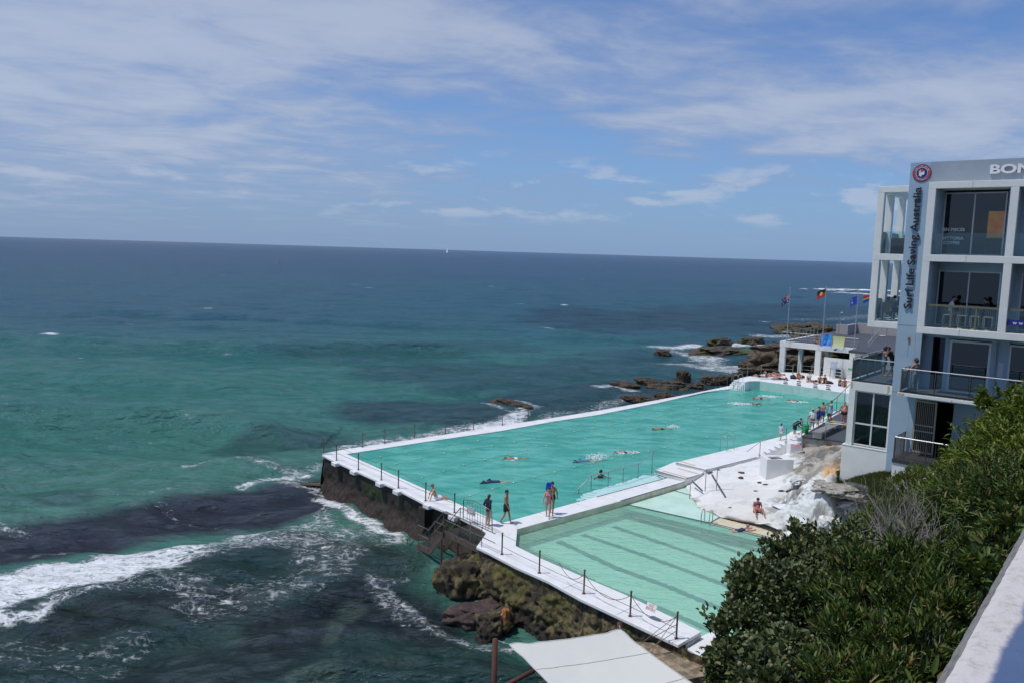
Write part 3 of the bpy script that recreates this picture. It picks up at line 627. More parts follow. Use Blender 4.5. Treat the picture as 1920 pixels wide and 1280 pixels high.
# natural rock face under the outer walkway of the small pool
def prof_b(f): return .55*min(1, f*2.2)**1.2+.45*f**2
rough_wall('cliff_face', np.linspace(-2.6, -19, 260), ([-20, -5, -3.4, -2.4], [1.75, 1.75, 1.5, .4]), ([-20, -16, -12, -10, -9, -7, -5.4, -4, -2.4], [2.1, 2.2, 2.35, 2.4, 2.5, 2.6, 2.7, 2.7, 2.0]), prof_b, yrock,
           'yellow and brown algae covered rock face under the small pool walkway', 'cliff face', .34, 44, -.135, 5)
def rock(name, c, size, m, label, seed, flat_=.5, sub=6, rz=0, group=None, cat='rock', rough=.28, strata=0, cut=None):
    bm = bmesh.new(); bmesh.ops.create_icosphere(bm, subdivisions=sub, radius=1); s = Vector((seed*3.7, seed*1.3, seed*2.1))
    for v in bm.verts:
        p = v.co.copy(); d = 1+rough*noise.fractal(p*1.1+s, .9, 2.1, 3)*1.6+rough*.55*noise.fractal(p*3.2+s, .7, 2.2, 5)-rough*.5*max(0, .25-abs(noise.noise(p*2.1+s)))*1.6
        cell = noise.cell(p*1.6+s); p = p*(d+.05*cell)
        if strata: zf = p.z*strata; p.x += .07*math.sin(zf*3+s.x)*(1); p.y += .07*math.sin(zf*3+1+s.y); p.z = p.z+.03*math.sin(zf*6)
        if p.z > flat_: p.z = flat_+(p.z-flat_)*.35
        v.co = Vector((p.x*size[0], p.y*size[1], p.z*size[2]))
    me = bpy.data.meshes.new(name); bm.to_mesh(me); bm.free(); me.materials.append(m)
    me.polygons.foreach_set('use_smooth', [True]*len(me.polygons))
    o = bpy.data.objects.new(name, me); COL.objects.link(o); o.location = c; o.rotation_euler = (0, 0, rz); return tag(o, label, cat, group)
def pz(x, y, z, dz=0): p = at(x, y, z); return (p.x, p.y, z+dz)
# boulders at the foot of the walls
rock('boulder', wn(-3.9, 2.35, -1.75), (1.35, 1.1, 1.35), yrock, 'big yellowish boulder standing in the water right beside the steel stair', 3, .8, 5, .4)
rock('boulder', pz(905, 1150, SEA, .05), (1.5, .9, .55), rock_mat('purple_wet_rock', (.06, .035, .03), (.10, .065, .055), (.02, .015, .014), None, 1.2, .1), 'low purplish wet boulder awash below the yellow rock face', 5, .6, 5, .3)
rock('boulder', pz(925, 1172, SEA, .05), (1.0, .8, .75), yrock, 'brown green boulder awash under the rock face beside the rust streak', 8, .6, 5, .9)
mb = MB(); o = rock('rust_streaked_stone', pz(947, 1162, -1.9, .0), (.26, .28, .55), rock_mat('orange_rust_stone', (.32, .10, .02), (.45, .26, .10), (.08, .03, .015), None, 3, .05), 'small bright orange rust streaked stone at the waterline', 12, .9, 4)
rock('reef_slab', pz(550, 902, SEA, -.10), (4.6, .7, .22), brock, 'long flat brown reef slab running out from the corner of the wall', 14, .5, 5, R(-8), cat='reef')
REEF = 'dark rocks awash beyond the ocean walkway'
rk = [((958, 763), (2.6, 1.0, .95), 21, 'thin dark rock breaking the surface nearest the sea wall corner', 0),
 ((1172, 728), (2.4, 1.3, .75), 22, 'low dark rock leftmost of the wet cluster beside the walkway', 1),
 ((1213, 720), (1.9, 1.1, .8), 23, 'rounded dark rock with bare top behind the leftmost cluster rock', 1),
 ((1200, 751), (2.6, 1.0, .5), 24, 'ragged dark rock touching the walkway below the left cluster', 1),
 ((1252, 731), (2.7, 1.3, .7), 25, 'mossy green topped rock in the middle of the cluster', 1),
 ((1281, 711), (1.1, 1.1, 1.3), 26, 'upright pointed brown rock standing above the cluster', 0),
 ((1263, 722), (1.7, 1.1, .55), 27, 'flat dark rock at the foot of the pointed brown rock', 1),
 ((1245, 746), (1.3, .9, .6), 28, 'small orange brown rock against the white walkway', 0),
 ((1305, 727), (1.2, 1.2, .6), 29, 'low green brown rock between the cluster and the square dark rock', 1),
 ((1332, 719), (1.4, 1.3, 1.0), 30, 'square dark rock close to the walkway below the corner steps', 1),
 ((1358, 717), (1.2, 1.0, 1.0), 31, 'brown rock tucked beside the corner steps', 0),
 ((1243, 665), (2.2, 1.4, .8), 32, 'small isolated brown rock left of the big reef in the foam', 0),
 ((1345, 663), (7.0, 4.0, 1.1), 33, 'large flat brown reef rock with green top among white foam', 1),
 ((1352, 645), (5.0, 2.0, 1.1), 34, 'long mossy rock behind the large flat reef', 1),
 ((1412, 644), (5.0, 2.2, 1.3), 35, 'dark rounded rock slab right of the long mossy rock', 0),
 ((1486, 620), (9.5, 4.5, 1.6), 36, 'far flat topped olive rock shelf behind the first flagpole', 1),
 ((1535, 622), (7.5, 4.0, 1.8), 37, 'far dark rock below the second flagpole', 0),
 ((1500, 633), (5.0, 3.0, 2.2), 38, 'dark rock just behind the pavilion roof', 1),
 ((1400, 687), (2.2, 1.6, .9), 39, 'low brown rock in front of the sandstone slope', 0)]
for (px_, py__), sz, sd, lb, ms_ in rk:
    rock('rock', pz(px_, py__, SEA, .1), (sz[0]*(.8 if px_ > 1100 else 1), sz[1]*.85, sz[2]*(1.35 if px_ > 1000 else 1)), brock, lb, sd, .5, 5, R(-20)+sd*.13, REEF, strata=2)
# green reef flat and the big sandstone outcrop behind the pavilion
rock('rock_flat', pz(1430, 668, SEA, .15), (4.6, 4, 1.4), rock_mat('green_reef', (.06, .06, .02), (.05, .085, .012), (.09, .07, .04), (.03, .07, .01), .35, .2), 'low green weed covered rock flat left of the brown outcrop', 41, .35, 5, .3)
rock('outcrop', pz(1497, 690, -.8, -.2), (5.6, 5, 4.4), sandrock, 'big layered brown sandstone outcrop seen through the white pavilion', 43, .55, 6, .5, cat='outcrop', strata=3, rough=.34)
rock('outcrop', pz(1432, 699, -1.2, -.2), (3.4, 1.7, 1.4), sandrock, 'low spreading brown rock slope beside the sun deck corner', 44, .55, 6, .1, cat='outcrop', strata=4)
rock('outcrop', pz(1555, 680, -.6, -.2), (9, 7, 4.6), sandrock, 'dark brown sandstone bank under the right half of the pavilion roof', 46, .55, 6, .2, cat='outcrop', strata=4)

# ================================================================== PAINTED ROCK SHELF AND CLIFF (heightfields)
def rbf(ctrl, X, Y, smooth=.3):
    P = np.array(ctrl); n = len(P); def_ = lambda r: np.where(r > 0, r*r*np.log(r+1e-9), 0)
    A = np.zeros((n+3, n+3)); r = np.hypot(P[:, None, 0]-P[None, :, 0], P[:, None, 1]-P[None, :, 1]); A[:n, :n] = def_(r)+np.eye(n)*smooth
    A[:n, n] = 1; A[:n, n+1] = P[:, 0]; A[:n, n+2] = P[:, 1]; A[n:, :n] = A[:n, n:].T; w = np.linalg.solve(A, np.r_[P[:, 2], 0, 0, 0])
    out_ = w[n]+w[n+1]*X+w[n+2]*Y
    for i in range(n): out_ = out_+w[i]*def_(np.hypot(X-P[i, 0], Y-P[i, 1]))
    return out_
def cz(x, y, z): p = at(x, y, z); return (p.x, p.y, z)
shelf_ctrl = [cz(1285, 905, -.25), cz(1323, 884, .15), cz(1370, 871, .2), cz(1419, 859, .2), cz(1300, 928, -.3), cz(1312, 945, -.25), cz(1336, 954, -.25), cz(1355, 964, -.22), cz(1385, 972, -.22), cz(1414, 979, -.2), cz(1461, 994, -.1), cz(1520, 1010, 0),
 cz(1340, 935, -.05), cz(1380, 950, .0), cz(1418, 958, .08), cz(1360, 905, .12), cz(1400, 885, .2), cz(1434, 899, .3), cz(1470, 905, .45), cz(1440, 930, .22), cz(1475, 925, .5), cz(1480, 960, .4), cz(1440, 985, .1),
 cz(1485, 868, .75), cz(1500, 862, .9), cz(1510, 840, 1.0), cz(1540, 836, 1.1), cz(1575, 840, 1.5), cz(1510, 880, 1.3), cz(1540, 870, 1.6), cz(1565, 872, 2.2), cz(1600, 888, 2.6), cz(1640, 886, 2.8), cz(1676, 890, 2.9),
 cz(1530, 900, 1.6), cz(1545, 908, 1.9), cz(1580, 910, 1.9), cz(1615, 905, 2.2), cz(1520, 930, 1.0), cz(1550, 945, 1.2), cz(1590, 940, 1.1), cz(1600, 960, .8), cz(1540, 965, .7), cz(1560, 990, .5), cz(1600, 1000, .8), cz(1500, 1000, .2), cz(1460, 850, .3), cz(1490, 835, .7), cz(1720, 870, 3.3)]
gx = np.linspace(8, 30, 420); gy = np.linspace(30, 62, 560); X, Y = np.meshgrid(gx, gy)
Z = rbf(shelf_ctrl, X, Y)
def inr(pts, z, soft):
    P = [cz(x, y, z)[:2] for x, y in pts]; m_ = in_poly(X, Y, P); d, _ = seg_dist(X, Y, P+[P[0]]); return np.clip(np.where(m_, d, -d)/soft+.5, 0, 1)
rugged = np.maximum(inr([(1440, 925), (1480, 885), (1490, 868), (1510, 845), (1570, 850), (1620, 880), (1660, 1000), (1540, 1010), (1450, 975)], 1.0, 1.2), .12)
n1 = vnoise(X, Y, .55, 31, 5); n2 = vnoise(X, Y, 1.6, 32, 4)
n5 = vnoise(X, Y, .9, 33, 6); rid = 1-np.abs(2*vnoise(X, Y, .45, 34, 5)-1); wx = vnoise(X, Y, .28, 35, 3)-.5; Zr = Z+(wx*.9+(n1-.5)*1.2+(n5-.5)*1.3-(rid > .93)*.25)*rugged; Tq = .20; terr = np.round(Zr/Tq)*Tq; fr_ = (Zr-terr)/Tq; Zr = terr+Tq*np.sign(fr_)*np.abs(fr_*2)**2/2
Z = Z*(1-rugged)+Zr*rugged+(n2-.5)*(.05+.22*rugged)
# paint: white everywhere below, bare rock above
D_, _ = seg_dist(X, Y, [cz(x, y, .9)[:2] for x, y in ((1500, 810), (1500, 862), (1495, 880), (1520, 905), (1560, 925), (1640, 930))])
sgn = in_poly(X, Y, [cz(x, y, 1.2)[:2] for x, y in ((1497, 800), (1502, 850), (1488, 872), (1496, 892), (1525, 908), (1560, 915), (1600, 928), (1650, 940), (1800, 900), (1700, 760))])
bare = np.clip(np.where(sgn, 1, -1)*np.minimum(D_, 3)/1.2+(n1-.5)*3.0+.4, 0, 1)
orange = inr([(1540, 896), (1556, 880), (1600, 890), (1640, 902), (1600, 910), (1548, 908)], 1.75, .35)*np.clip((n2-.2)*6, 0, 1)
orange = np.maximum(orange, .7*inr([(1545, 845), (1572, 843), (1568, 858), (1548, 856)], 1.3, .5))
bare = np.maximum(bare, inr([(1562, 884), (1620, 880), (1720, 880), (1720, 940), (1600, 918), (1552, 902)], 2.2, .4)); cracks = np.clip((.5-np.abs(((Z+.5*(n2-.5))/.32+.5) % 1-.5))*6, 0, 1)
buff = inr([(1299, 930), (1400, 935), (1470, 960), (1440, 990), (1350, 965)], 0, 2.0)*.6
rim, _ = seg_dist(X, Y, [cz(x, y, -.2)[:2] for x, y in ((1299, 931), (1312, 947), (1336, 957), (1355, 966), (1385, 974), (1414, 981), (1461, 997))])
rimk = np.clip(1-rim/.35, 0, 1)*np.clip((n2-.38)*5, 0, 1)
col = np.zeros(X.shape+(3,)); col[:] = (.76, .76, .74)
def mixto(c, k):
    global col
    col = col*(1-k[..., None])+np.array(c)*k[..., None]
mixto((.66, .63, .57), np.clip(buff*(.4+n1), 0, 1)); mixto((.60, .645, .64), np.clip(rugged*(n1-.35)*3.0, 0, .8))
mixto((.34, .30, .245), bare*np.clip(.5+n1*.7, 0, 1)); mixto((.20, .18, .15), bare*np.clip((n2-.5)*4, 0, .8)); mixto((.55, .34, .15), orange)
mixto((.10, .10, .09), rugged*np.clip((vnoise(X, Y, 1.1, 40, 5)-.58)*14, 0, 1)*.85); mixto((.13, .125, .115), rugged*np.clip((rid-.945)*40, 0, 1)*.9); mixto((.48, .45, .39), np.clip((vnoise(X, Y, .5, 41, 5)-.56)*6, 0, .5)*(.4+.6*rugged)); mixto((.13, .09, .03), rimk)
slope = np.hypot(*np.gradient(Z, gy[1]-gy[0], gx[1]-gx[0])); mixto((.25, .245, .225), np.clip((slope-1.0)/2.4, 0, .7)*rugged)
def attr_mat(name, rough=.8, bump=.03, bs=8):
    m = bpy.data.materials.new(name); m.use_nodes = True; t = m.node_tree; b = t.nodes['Principled BSDF']; a = t.nodes.new('ShaderNodeAttribute'); a.attribute_name = 'col'
    v = t.nodes.new('ShaderNodeTexCoord').outputs['Object']; n = noise_node(t, v, bs, 7, .65, .2); c = mixc(t, math_node(t, 'MULTIPLY', ramp(t, n, .5, .72), .3), a.outputs[0], mixc(t, .55, a.outputs[0], (.1, .09, .07)))
    t.links.new(c, b.inputs['Base Color']); b.inputs['Roughness'].default_value = rough; bn = t.nodes.new('ShaderNodeBump'); bn.inputs[0].default_value = 1; bn.inputs[1].default_value = bump
    t.links.new(n, bn.inputs['Height']); t.links.new(bn.outputs[0], b.inputs['Normal']); return m
# keep the shelf out of the small pool, the walkways and the building
edgepoly = [cz(x, y, -.2)[:2] for x, y in ((1284, 903), (1299, 930), (1310, 947), (1336, 957), (1352, 966), (1383, 974), (1414, 981), (1461, 998), (1530, 1030), (1900, 1050), (1900, 780), (1560, 770), (1505, 815), (1419, 856), (1323, 881))]
keep = in_poly(X, Y, edgepoly); fk = keep[:-1, :-1] | keep[1:, 1:] | keep[1:, :-1] | keep[:-1, 1:]
P3 = np.stack([X, Y, Z], -1).reshape(-1, 3); F4 = grid_faces(560, 420, fk)
used = np.unique(F4); remap = np.zeros(len(P3), int); remap[used] = np.arange(len(used))
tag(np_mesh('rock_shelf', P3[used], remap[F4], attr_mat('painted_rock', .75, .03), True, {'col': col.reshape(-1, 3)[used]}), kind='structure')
def shelf_z(x, y):
    i = int(np.clip(round((y-30)/(32/559)), 0, 559)); j = int(np.clip(round((x-8)/(22/419)), 0, 419)); return float(Z_shelf[i, j])
Z_shelf = Z.copy()
def on_shelf(px_, py__):
    z = .3
    for _ in range(12): p = at(px_, py__, z); z = .5*z+.5*shelf_z(p.x, p.y)
    return at(px_, py__, z)
# two white painted concrete blocks
for (x, y), (hx, hy), hgt, lb in (((1460, 898), (.86, .55), 1.28, 'larger white painted concrete block on the rock shelf'), ((1491, 859), (.42, .5), 1.05, 'smaller white painted concrete block by the terrace wall')):
    p = at(x, y, .35); mb = MB(); d = Vector((.998, .06, 0)); n_ = Vector((-d.y, d.x, 0)); mb.obox(Vector((p.x, p.y+hy, -.1)), d*hx, n_*hy, hgt+.45); tag(mb.build('concrete_block', white_paint, bevel=.02), lb, 'block')
slabm = rock_mat('grey_weathered_slab', (.30, .28, .24), (.44, .42, .37), (.14, .13, .115), None, .7, .12)
for (x, y), sz, sd, lb, m_ in (((1580, 918), (1.35, .95, .38), 61, 'large flat grey weathered slab below the grassy patch', slabm), ((1545, 905), (.6, .45, .25), 62, 'small grey rock left of the large flat slab', slabm), ((1600, 943), (1.1, .6, .5), 63, 'broken white washed rock below the large flat slab', None), ((1530, 958), (.9, .5, .35), 64, 'white washed ledge rock above the fruiting shrub', None), ((1500, 898), (.7, .45, .3), 65, 'white washed jagged rock right of the larger white block', None), ((1520, 925), (.8, .5, .3), 66, 'white washed rock behind the black rucksack', None), ((1555, 975), (.8, .5, .4), 67, 'white washed rock closest to the fruiting shrub leaves', None)):
    p = on_shelf(x, y); rock('rock', (p.x, p.y, p.z-.05), sz, m_ or rock_mat('white_washed_rock', (.70, .71, .69), (.60, .62, .61), (.30, .29, .27), None, 1.1, .10), lb, sd, .35, 5, -.4+sd*.21, 'rocks of the painted shelf', rough=.34)
# cliff slope under the shrubs
cl_ctrl = [(1.4, 2.6, 12.2), (3, 2.2, 12.4), (8, 4, 12.6), (.6, 2.2, 11.9), (2.2, 6, 9.6), (4, 8, 9.0), (6, 9, 9.4), (9, 10, 10), (12, 10, 11), (5, 12, 7.4), (7.5, 14, 7.0), (10, 16, 7.2), (13, 18, 7.6), (16, 18, 8.5), (8.5, 19, 4.8), (11, 21, 4.6), (13.5, 24, 3.6), (17, 24, 5.6), (20, 26, 6),
 (12, 28, .0), (15, 31, .8), (18, 34, 2.2), (22, 36, 3.4), (26, 38, 3.6), (2.5, 10, 5.5), (3.4, 14, 1.5), (5, 19, 0), (7, 24, -.4), (10, 29, -1), (13, 34, -.6), (16, 38, .6), (19, 40, 2.9), (.5, 5, 8), (1, 9, 3), (1, 15, -2), (3, 22, -2.3)]
gx = np.linspace(-1, 34, 240); gy = np.linspace(2.0, 41, 280); X, Y = np.meshgrid(gx, gy); Z = rbf(cl_ctrl, X, Y, .1)+(vnoise(X, Y, .6, 51, 4)-.5)*.5
si = np.clip(np.round((Y-30)/(32/559)).astype(int), 0, 559); sj = np.clip(np.round((X-8)/(22/419)).astype(int), 0, 419); ovl = in_poly(X, Y, edgepoly) & (Y > 30); Z = np.where(ovl, np.minimum(Z, Z_shelf[si, sj]-.35), Z)
msk = (X > -.5+Y*.04) & (Z > -2.6); fk = msk[:-1, :-1] & msk[1:, 1:]
soil = rock_mat('cliff_soil', (.030, .028, .016), (.05, .042, .026), (.018, .02, .010), (.025, .035, .010), 1.5, .1)
Zcliff = Z.copy()
P3 = np.stack([X, Y, Z], -1).reshape(-1, 3); tag(np_mesh('cliff_slope', P3, grid_faces(280, 240, fk), soil), kind='structure')
# ================================================================== CLUB BUILDING   local axes: s along the front, t away from the camera
BO = Vector((19.195, 39.052, 0)); BA = math.atan2(-.63742, .77051)
def S2W(s, t, z): return Vector((BO.x+s*.77051+t*.63742, BO.y-s*.63742+t*.77051, z))
BM_ = Matrix.LocRotScale(BO, Matrix.Rotation(BA, 3, 'Z').to_quaternion(), None)
CV = Vector((.77051, -.63742, 0)); LV = Vector((.63742, .77051, 0))
club = thing('club_building', 'four storey white and pale blue club building with open balcony frames, at the right edge', 'building', tuple(BO), BA)
def bl(): return MB()
def part(name, boxes, m, parent=club, bevel=0, label=None):
    mb = MB()
    for b in boxes: mb.box((b[0], b[2], b[4]), (b[1], b[3], b[5]))
    o = mb.build(name, m, parent, local=True, bevel=bevel)
    if label: o['label'] = label
    return o
ZL = [4.2, 7.7, 10.95, 14.45, 17.9]
COLS = [(.54, .87), (3.95, 4.28), (7.36, 7.69), (10.8, 11.13)]
part('front_frame', [(a, b, .3, .62, 10.95, 17.58) for a, b in COLS]+[(.54, 11.13, .298, .66, 17.58, 17.9)]+[(.54, 11.13, .296, .66, z-.33, z) for z in (10.95, 14.45)], cream, bevel=.015)
part('side_frame', [(-2.2, -1.86, 1.9, 2.24, 10.95, 17.58), (-2.2, -.66, 1.898, 2.26, 17.58, 17.9), (-2.2, -.66, 1.896, 2.26, 14.12, 14.45), (-2.2, -.66, 1.894, 2.26, 10.62, 10.95)]
     + [(-2.2, -1.86, t, t+.34, 10.95, 17.58) for t in (3.55, 5.9, 8.2)] + [(-2.2, -1.86, 2.26, 8.54, z-.33, z-.003) for z in (17.9, 14.45, 10.95)] + [(-1.86, -.66, 8.2, 8.54, 17.58, 17.897)], cream, bevel=.015)
part('balcony_slab', [(-1.86, -.66, 2.262, 8.2, 14.2, 14.44), (-1.86, -.66, 2.262, 8.2, 10.7, 10.94), (.56, 11.1, .662, 1.9, 14.2, 14.44), (.56, 11.1, .662, 1.9, 10.7, 10.94), (.56, 11.1, .662, 1.9, 17.6, 17.88)], cream)
part('blue_fin', [(-.66, .25, 1.6, 2.2, 2.6, 19.0), (.25, .54, 1.603, 2.2, 4.2, 10.6), (.25, .54, 1.603, 2.2, 10.6, 17.9)], blue_wall, bevel=.01)
part('parapet_band', [(.25, 14, 1.603, 1.85, 17.9, 19.0), (-.66, 14, 1.86, 9, 17.9, 18.2)], grey_blue)
part('body_wall', [(-.66, .95, 2.203, 8.5, 4.2, 17.9), (.95, 14, 7.0, 8.5, 2.5, 17.9)], blue_wall)
for s_ in (.55, 3.97, 7.38):
    for z_ in ((10.95, 14.1), (14.45, 17.57)): part('balcony_side_wall', [(s_, s_+(.4 if s_ < 1 else .3), .66, 1.9, *z_)], blue_wall)
part('wall_panel', [(.95, 11.1, 1.902, 2.15, 13.7, 14.12), (3.67, 4.5, 1.9, 2.15, 10.95, 17.57), (7.0, 7.9, 1.9, 2.15, 10.95, 17.57)], blue_wall)
# windows: frame, panes, mullion
def window(s0, s1, z0, z1, t, mull, parent=club, fr=white_frame, w=.06, trans=None, name='window', gl=win_glass, dep=.08):
    bx = [(s0, s0+w, t, t+dep, z0, z1), (s1-w, s1, t, t+dep, z0, z1), (s0+w, s1-w, t, t+dep, z1-w, z1), (s0+w, s1-w, t, t+dep, z0, z0+w)]
    o = part(name, bx, fr, parent)
    part('mullion', [(m_-w/2, m_+w/2, t-.012, t+dep-.01, z0+w, z1-w) for m_ in mull]+([(s0+w, s1-w, t-.016, t+dep-.02, trans-w/2, trans+w/2)] if trans else []), fr, o)
    part('pane', [(s0+w, s1-w, t+.045, t+.055, z0+w, z1-w)], gl, o)
    return o
window(.95, 3.62, 14.47, 17.5, 1.93, [2.27]); window(.97, 3.67, 10.97, 13.7, 1.93, [2.33])
window(4.5, 7.0, 14.47, 17.5, 1.93, [5.7]); window(4.5, 7.0, 10.97, 13.7, 1.93, [5.7]); window(7.9, 10.6, 14.47, 17.5, 1.93, [9.2]); window(7.9, 10.6, 10.97, 13.7, 1.93, [9.2])
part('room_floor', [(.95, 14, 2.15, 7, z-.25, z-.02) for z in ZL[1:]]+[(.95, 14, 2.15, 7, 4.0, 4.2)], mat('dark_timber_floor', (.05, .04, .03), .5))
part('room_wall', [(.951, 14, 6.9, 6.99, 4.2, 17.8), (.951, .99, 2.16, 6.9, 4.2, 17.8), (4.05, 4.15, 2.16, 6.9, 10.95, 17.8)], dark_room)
# things seen inside
om = mat('orange_panel_glow', (.8, .20, .05), .5, (.75, .42, .10), 1.4, 4, .35, .65); ob = om.node_tree.nodes['Principled BSDF']; om.node_tree.links.new(ob.inputs['Base Color'].links[0].from_socket, ob.inputs['Emission Color']); ob.inputs['Emission Strength'].default_value = 1.6  # emission added so the panel shows up in the unlit room
o = part('orange_panel', [(2.72, 3.42, 3.0, 3.06, 15.35, 16.65)], om, club)
part('counter', [(2.5, 3.9, 2.9, 3.3, 14.47, 15.35)], mat('grey_counter', (.12, .14, .15), .4), club)
for k, s in enumerate((2.75, 3.25)):
    part('stool', [(s, s+.32, 2.45, 2.77, 15.1, 15.15), (s+.02, s+.05, 2.47, 2.5, 14.46, 15.1), (s+.27, s+.3, 2.47, 2.5, 14.46, 15.1), (s+.02, s+.05, 2.72, 2.75, 14.46, 15.1), (s+.27, s+.3, 2.72, 2.75, 14.46, 15.1)], white_frame, club)
# lower levels behind the terrace decks
part('lower_wall', [(.54, 1.55, 2.9, 3.1, 7.7, 10.6), (3.55, 4.3, 1.92, 2.15, 7.7, 10.6), (.54, 14, 2.0, 2.15, 10.35, 10.62), (1.55, 1.75, 1.92, 3.0, 7.7, 10.36), (6.3, 14, 1.92, 2.15, 7.7, 10.36)], blue_wall)
window(1.75, 3.55, 7.72, 10.3, 1.94, [], w=.1, name='sliding_door'); window(4.3, 6.3, 7.72, 10.3, 1.94, [], w=.08, name='sliding_door')
part('dark_doorway_glass', [(.58, 1.5, 2.86, 2.89, 7.72, 10.3)], mat('smoked_glass', (.02, .025, .04), .08), club)
part('deck_slab', [(0, 14, 0, 1.94, 7.50, 7.66), (.54, 14, 1.95, 2.85, 7.50, 7.66)], cream, bevel=.01)
part('deck_boards', [(.05, 14, .06, 2.9, 7.66, 7.70)], board)
# lower right: recessed dark entry with a security door and small balcony
part('entry_wall', [(.26, .44, 1.604, 2.2, 4.2, 7.45), (2.1, 14, 2.4, 2.6, 4.2, 7.48), (.44, 3.2, 1.62, 2.3, 7.2, 7.49)], blue_wall)
d_ = part('security_door', [(.48, .56, 1.60, 1.66, 4.45, 7.15), (1.42, 1.50, 1.60, 1.66, 4.45, 7.15), (.56, 1.42, 1.60, 1.66, 7.07, 7.15), (.56, 1.42, 1.60, 1.66, 4.45, 4.55), (.56, 1.42, 1.605, 1.655, 5.55, 5.61), (.56, 1.42, 1.605, 1.655, 5.85, 5.91)]+[(.56+.086*k-.008, .56+.086*k+.008, 1.61, 1.64, 4.55, 7.07) for k in range(1, 10)], mat('beige_door_metal', (.30, .27, .22), .5))
part('door_mesh', [(.56, 1.42, 1.645, 1.652, 4.55, 7.07)], mat('dark_fly_screen', (.035, .03, .025), .7), d_)
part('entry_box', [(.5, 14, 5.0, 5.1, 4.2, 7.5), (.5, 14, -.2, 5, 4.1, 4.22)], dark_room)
part('balcony_base', [(.12, 4.5, -.5, 1.59, 4.23, 4.42)], mat('dark_balcony_floor', (.04, .04, .045), .6))
part('balcony_plinth', [(.14, 4.5, -.45, 1.5, 2.4, 4.226)], cream)
def railing(name, pts, z, h, parent, rail=steel, post=brown_steel, glass=True, step=1.25, mid=None, pr=.022, bars=0):
    """pts in building axes; handrail, posts, glass panels as parts"""
    mb = MB(); mb.tube([(p[0], p[1], z+h) for p in pts], .032, 8); top = mb.build('handrail', rail, parent, local=True)
    for a, b in zip(pts[:-1], pts[1:]):
        a = Vector((*a, 0)); b = Vector((*b, 0)); L_ = (b-a).length; n = max(1, round(L_/step)); d = (b-a)/L_
        for k in range(n+1):
            if k == 0 and a != Vector((*pts[0], 0)): continue
            p = a+d*L_*k/n; mb = MB(); mb.obox((p.x, p.y, z-.12), d*pr, Vector((-d.y, d.x, 0))*pr*1.5, h+.12-.02); mb.build('post', post, parent, local=True)
        if glass:
            for k in range(n):
                p = a+d*(L_*k/n+.06); q = a+d*(L_*(k+1)/n-.06); m_ = (p+q)/2; mb = MB(); mb.obox((m_.x, m_.y, z+.08), (q-p)/2, Vector((-d.y, d.x, 0))*.005, h-.2); mb.build('glass_panel', bal_glass, parent, local=True)
        if mid:
            for f in mid: mb = MB(); mb.tube([(a.x, a.y, z+h*f), (b.x, b.y, z+h*f)], .007, 5); mb.build('wire', steel, parent, local=True)
        if bars:
            mb = MB()
            for k in range(1, int(L_/bars)): p = a+d*k*bars; mb.box((p.x-.009, p.y-.009, z+.05), (p.x+.009, p.y+.009, z+h))
            mb.build('bar', post, parent, local=True)
def bthing(name, label, cat, s, t, z, group=None):
    w_ = S2W(s, t, z); return thing(name, label, cat, tuple(w_), BA, group)
def bpart(th, s, t, z):  # offset helper: building coordinates -> coordinates local to a thing placed at (s,t,z)
    return lambda pts: [(p[0]-s, p[1]-t) for p in pts]
r_ = bthing('deck_railing', 'steel topped glass railing round the front deck where the bikini woman leans', 'railing', 0, 0, 7.7)
railing('r', [(.12, 1.5), (.12, .08), (13.5, .08)], 0, 1.15, r_, step=1.5)
r_ = bthing('deck_railing', 'steel topped glass railing round the left deck where the couple stands', 'railing', 0, 0, 7.7)
railing('r', [(-.72, 2.0), (-2.78, 2.0), (-2.78, 7.6)], 0, 1.2, r_, step=1.5)
r_ = bthing('balcony_railing', 'dark barred railing with steel top on the lowest small balcony', 'railing', 0, 0, 4.42)
railing('r', [(.18, 1.45), (.18, -.42), (4.4, -.42)], 0, 1.08, r_, glass=False, step=1.3, bars=.13)
# balcony balustrades within the frames
for s0, s1 in ((.87, 3.95), (4.28, 7.36), (7.69, 10.8)):
    part('balustrade_rail', [(s0, s1, .42, .50, 11.98, 12.07)], bronze); [part('balustrade_post', [(s0+q_, s0+q_+.08, .43, .49, 10.95, 11.98)], bronze) for q_ in (1.05, 2.1)]
    part('balustrade_glass', [(s0+.02, s1-.02, .45, .462, 11.0, 11.97)], bal_glass); part('balustrade_glass', [(s0+.02, s1-.02, .45, .462, 14.47, 15.5)], bal_glass)
part('balustrade_glass', [(-1.85, -.68, 2.05, 2.062, 14.47, 15.6)], bal_glass); part('balustrade_glass', [(-2.04, -2.03, 2.25, 8.2, 14.47, 15.6)], bal_glass)
part('balustrade_glass', [(-1.85, -.68, 2.05, 2.062, 10.97, 12.1)], bal_glass); part('balustrade_glass', [(-2.04, -2.03, 2.25, 8.2, 10.97, 12.1)], bal_glass)
sp_ = bthing('speaker_box', 'black box standing on the top left balcony behind glass', 'box', -1.1, 2.5, 14.45); mb = MB(); mb.box((-.38, -.2, 0), (.36, .25, .82)); mb.build('cabinet', black, sp_, local=True, bevel=.02)
mb = MB(); mb.box((-.34, -.205, .05), (.32, -.19, .77)); mb.build('grille', mat('speaker_grille', (.04, .045, .05), .8), sp_, local=True)
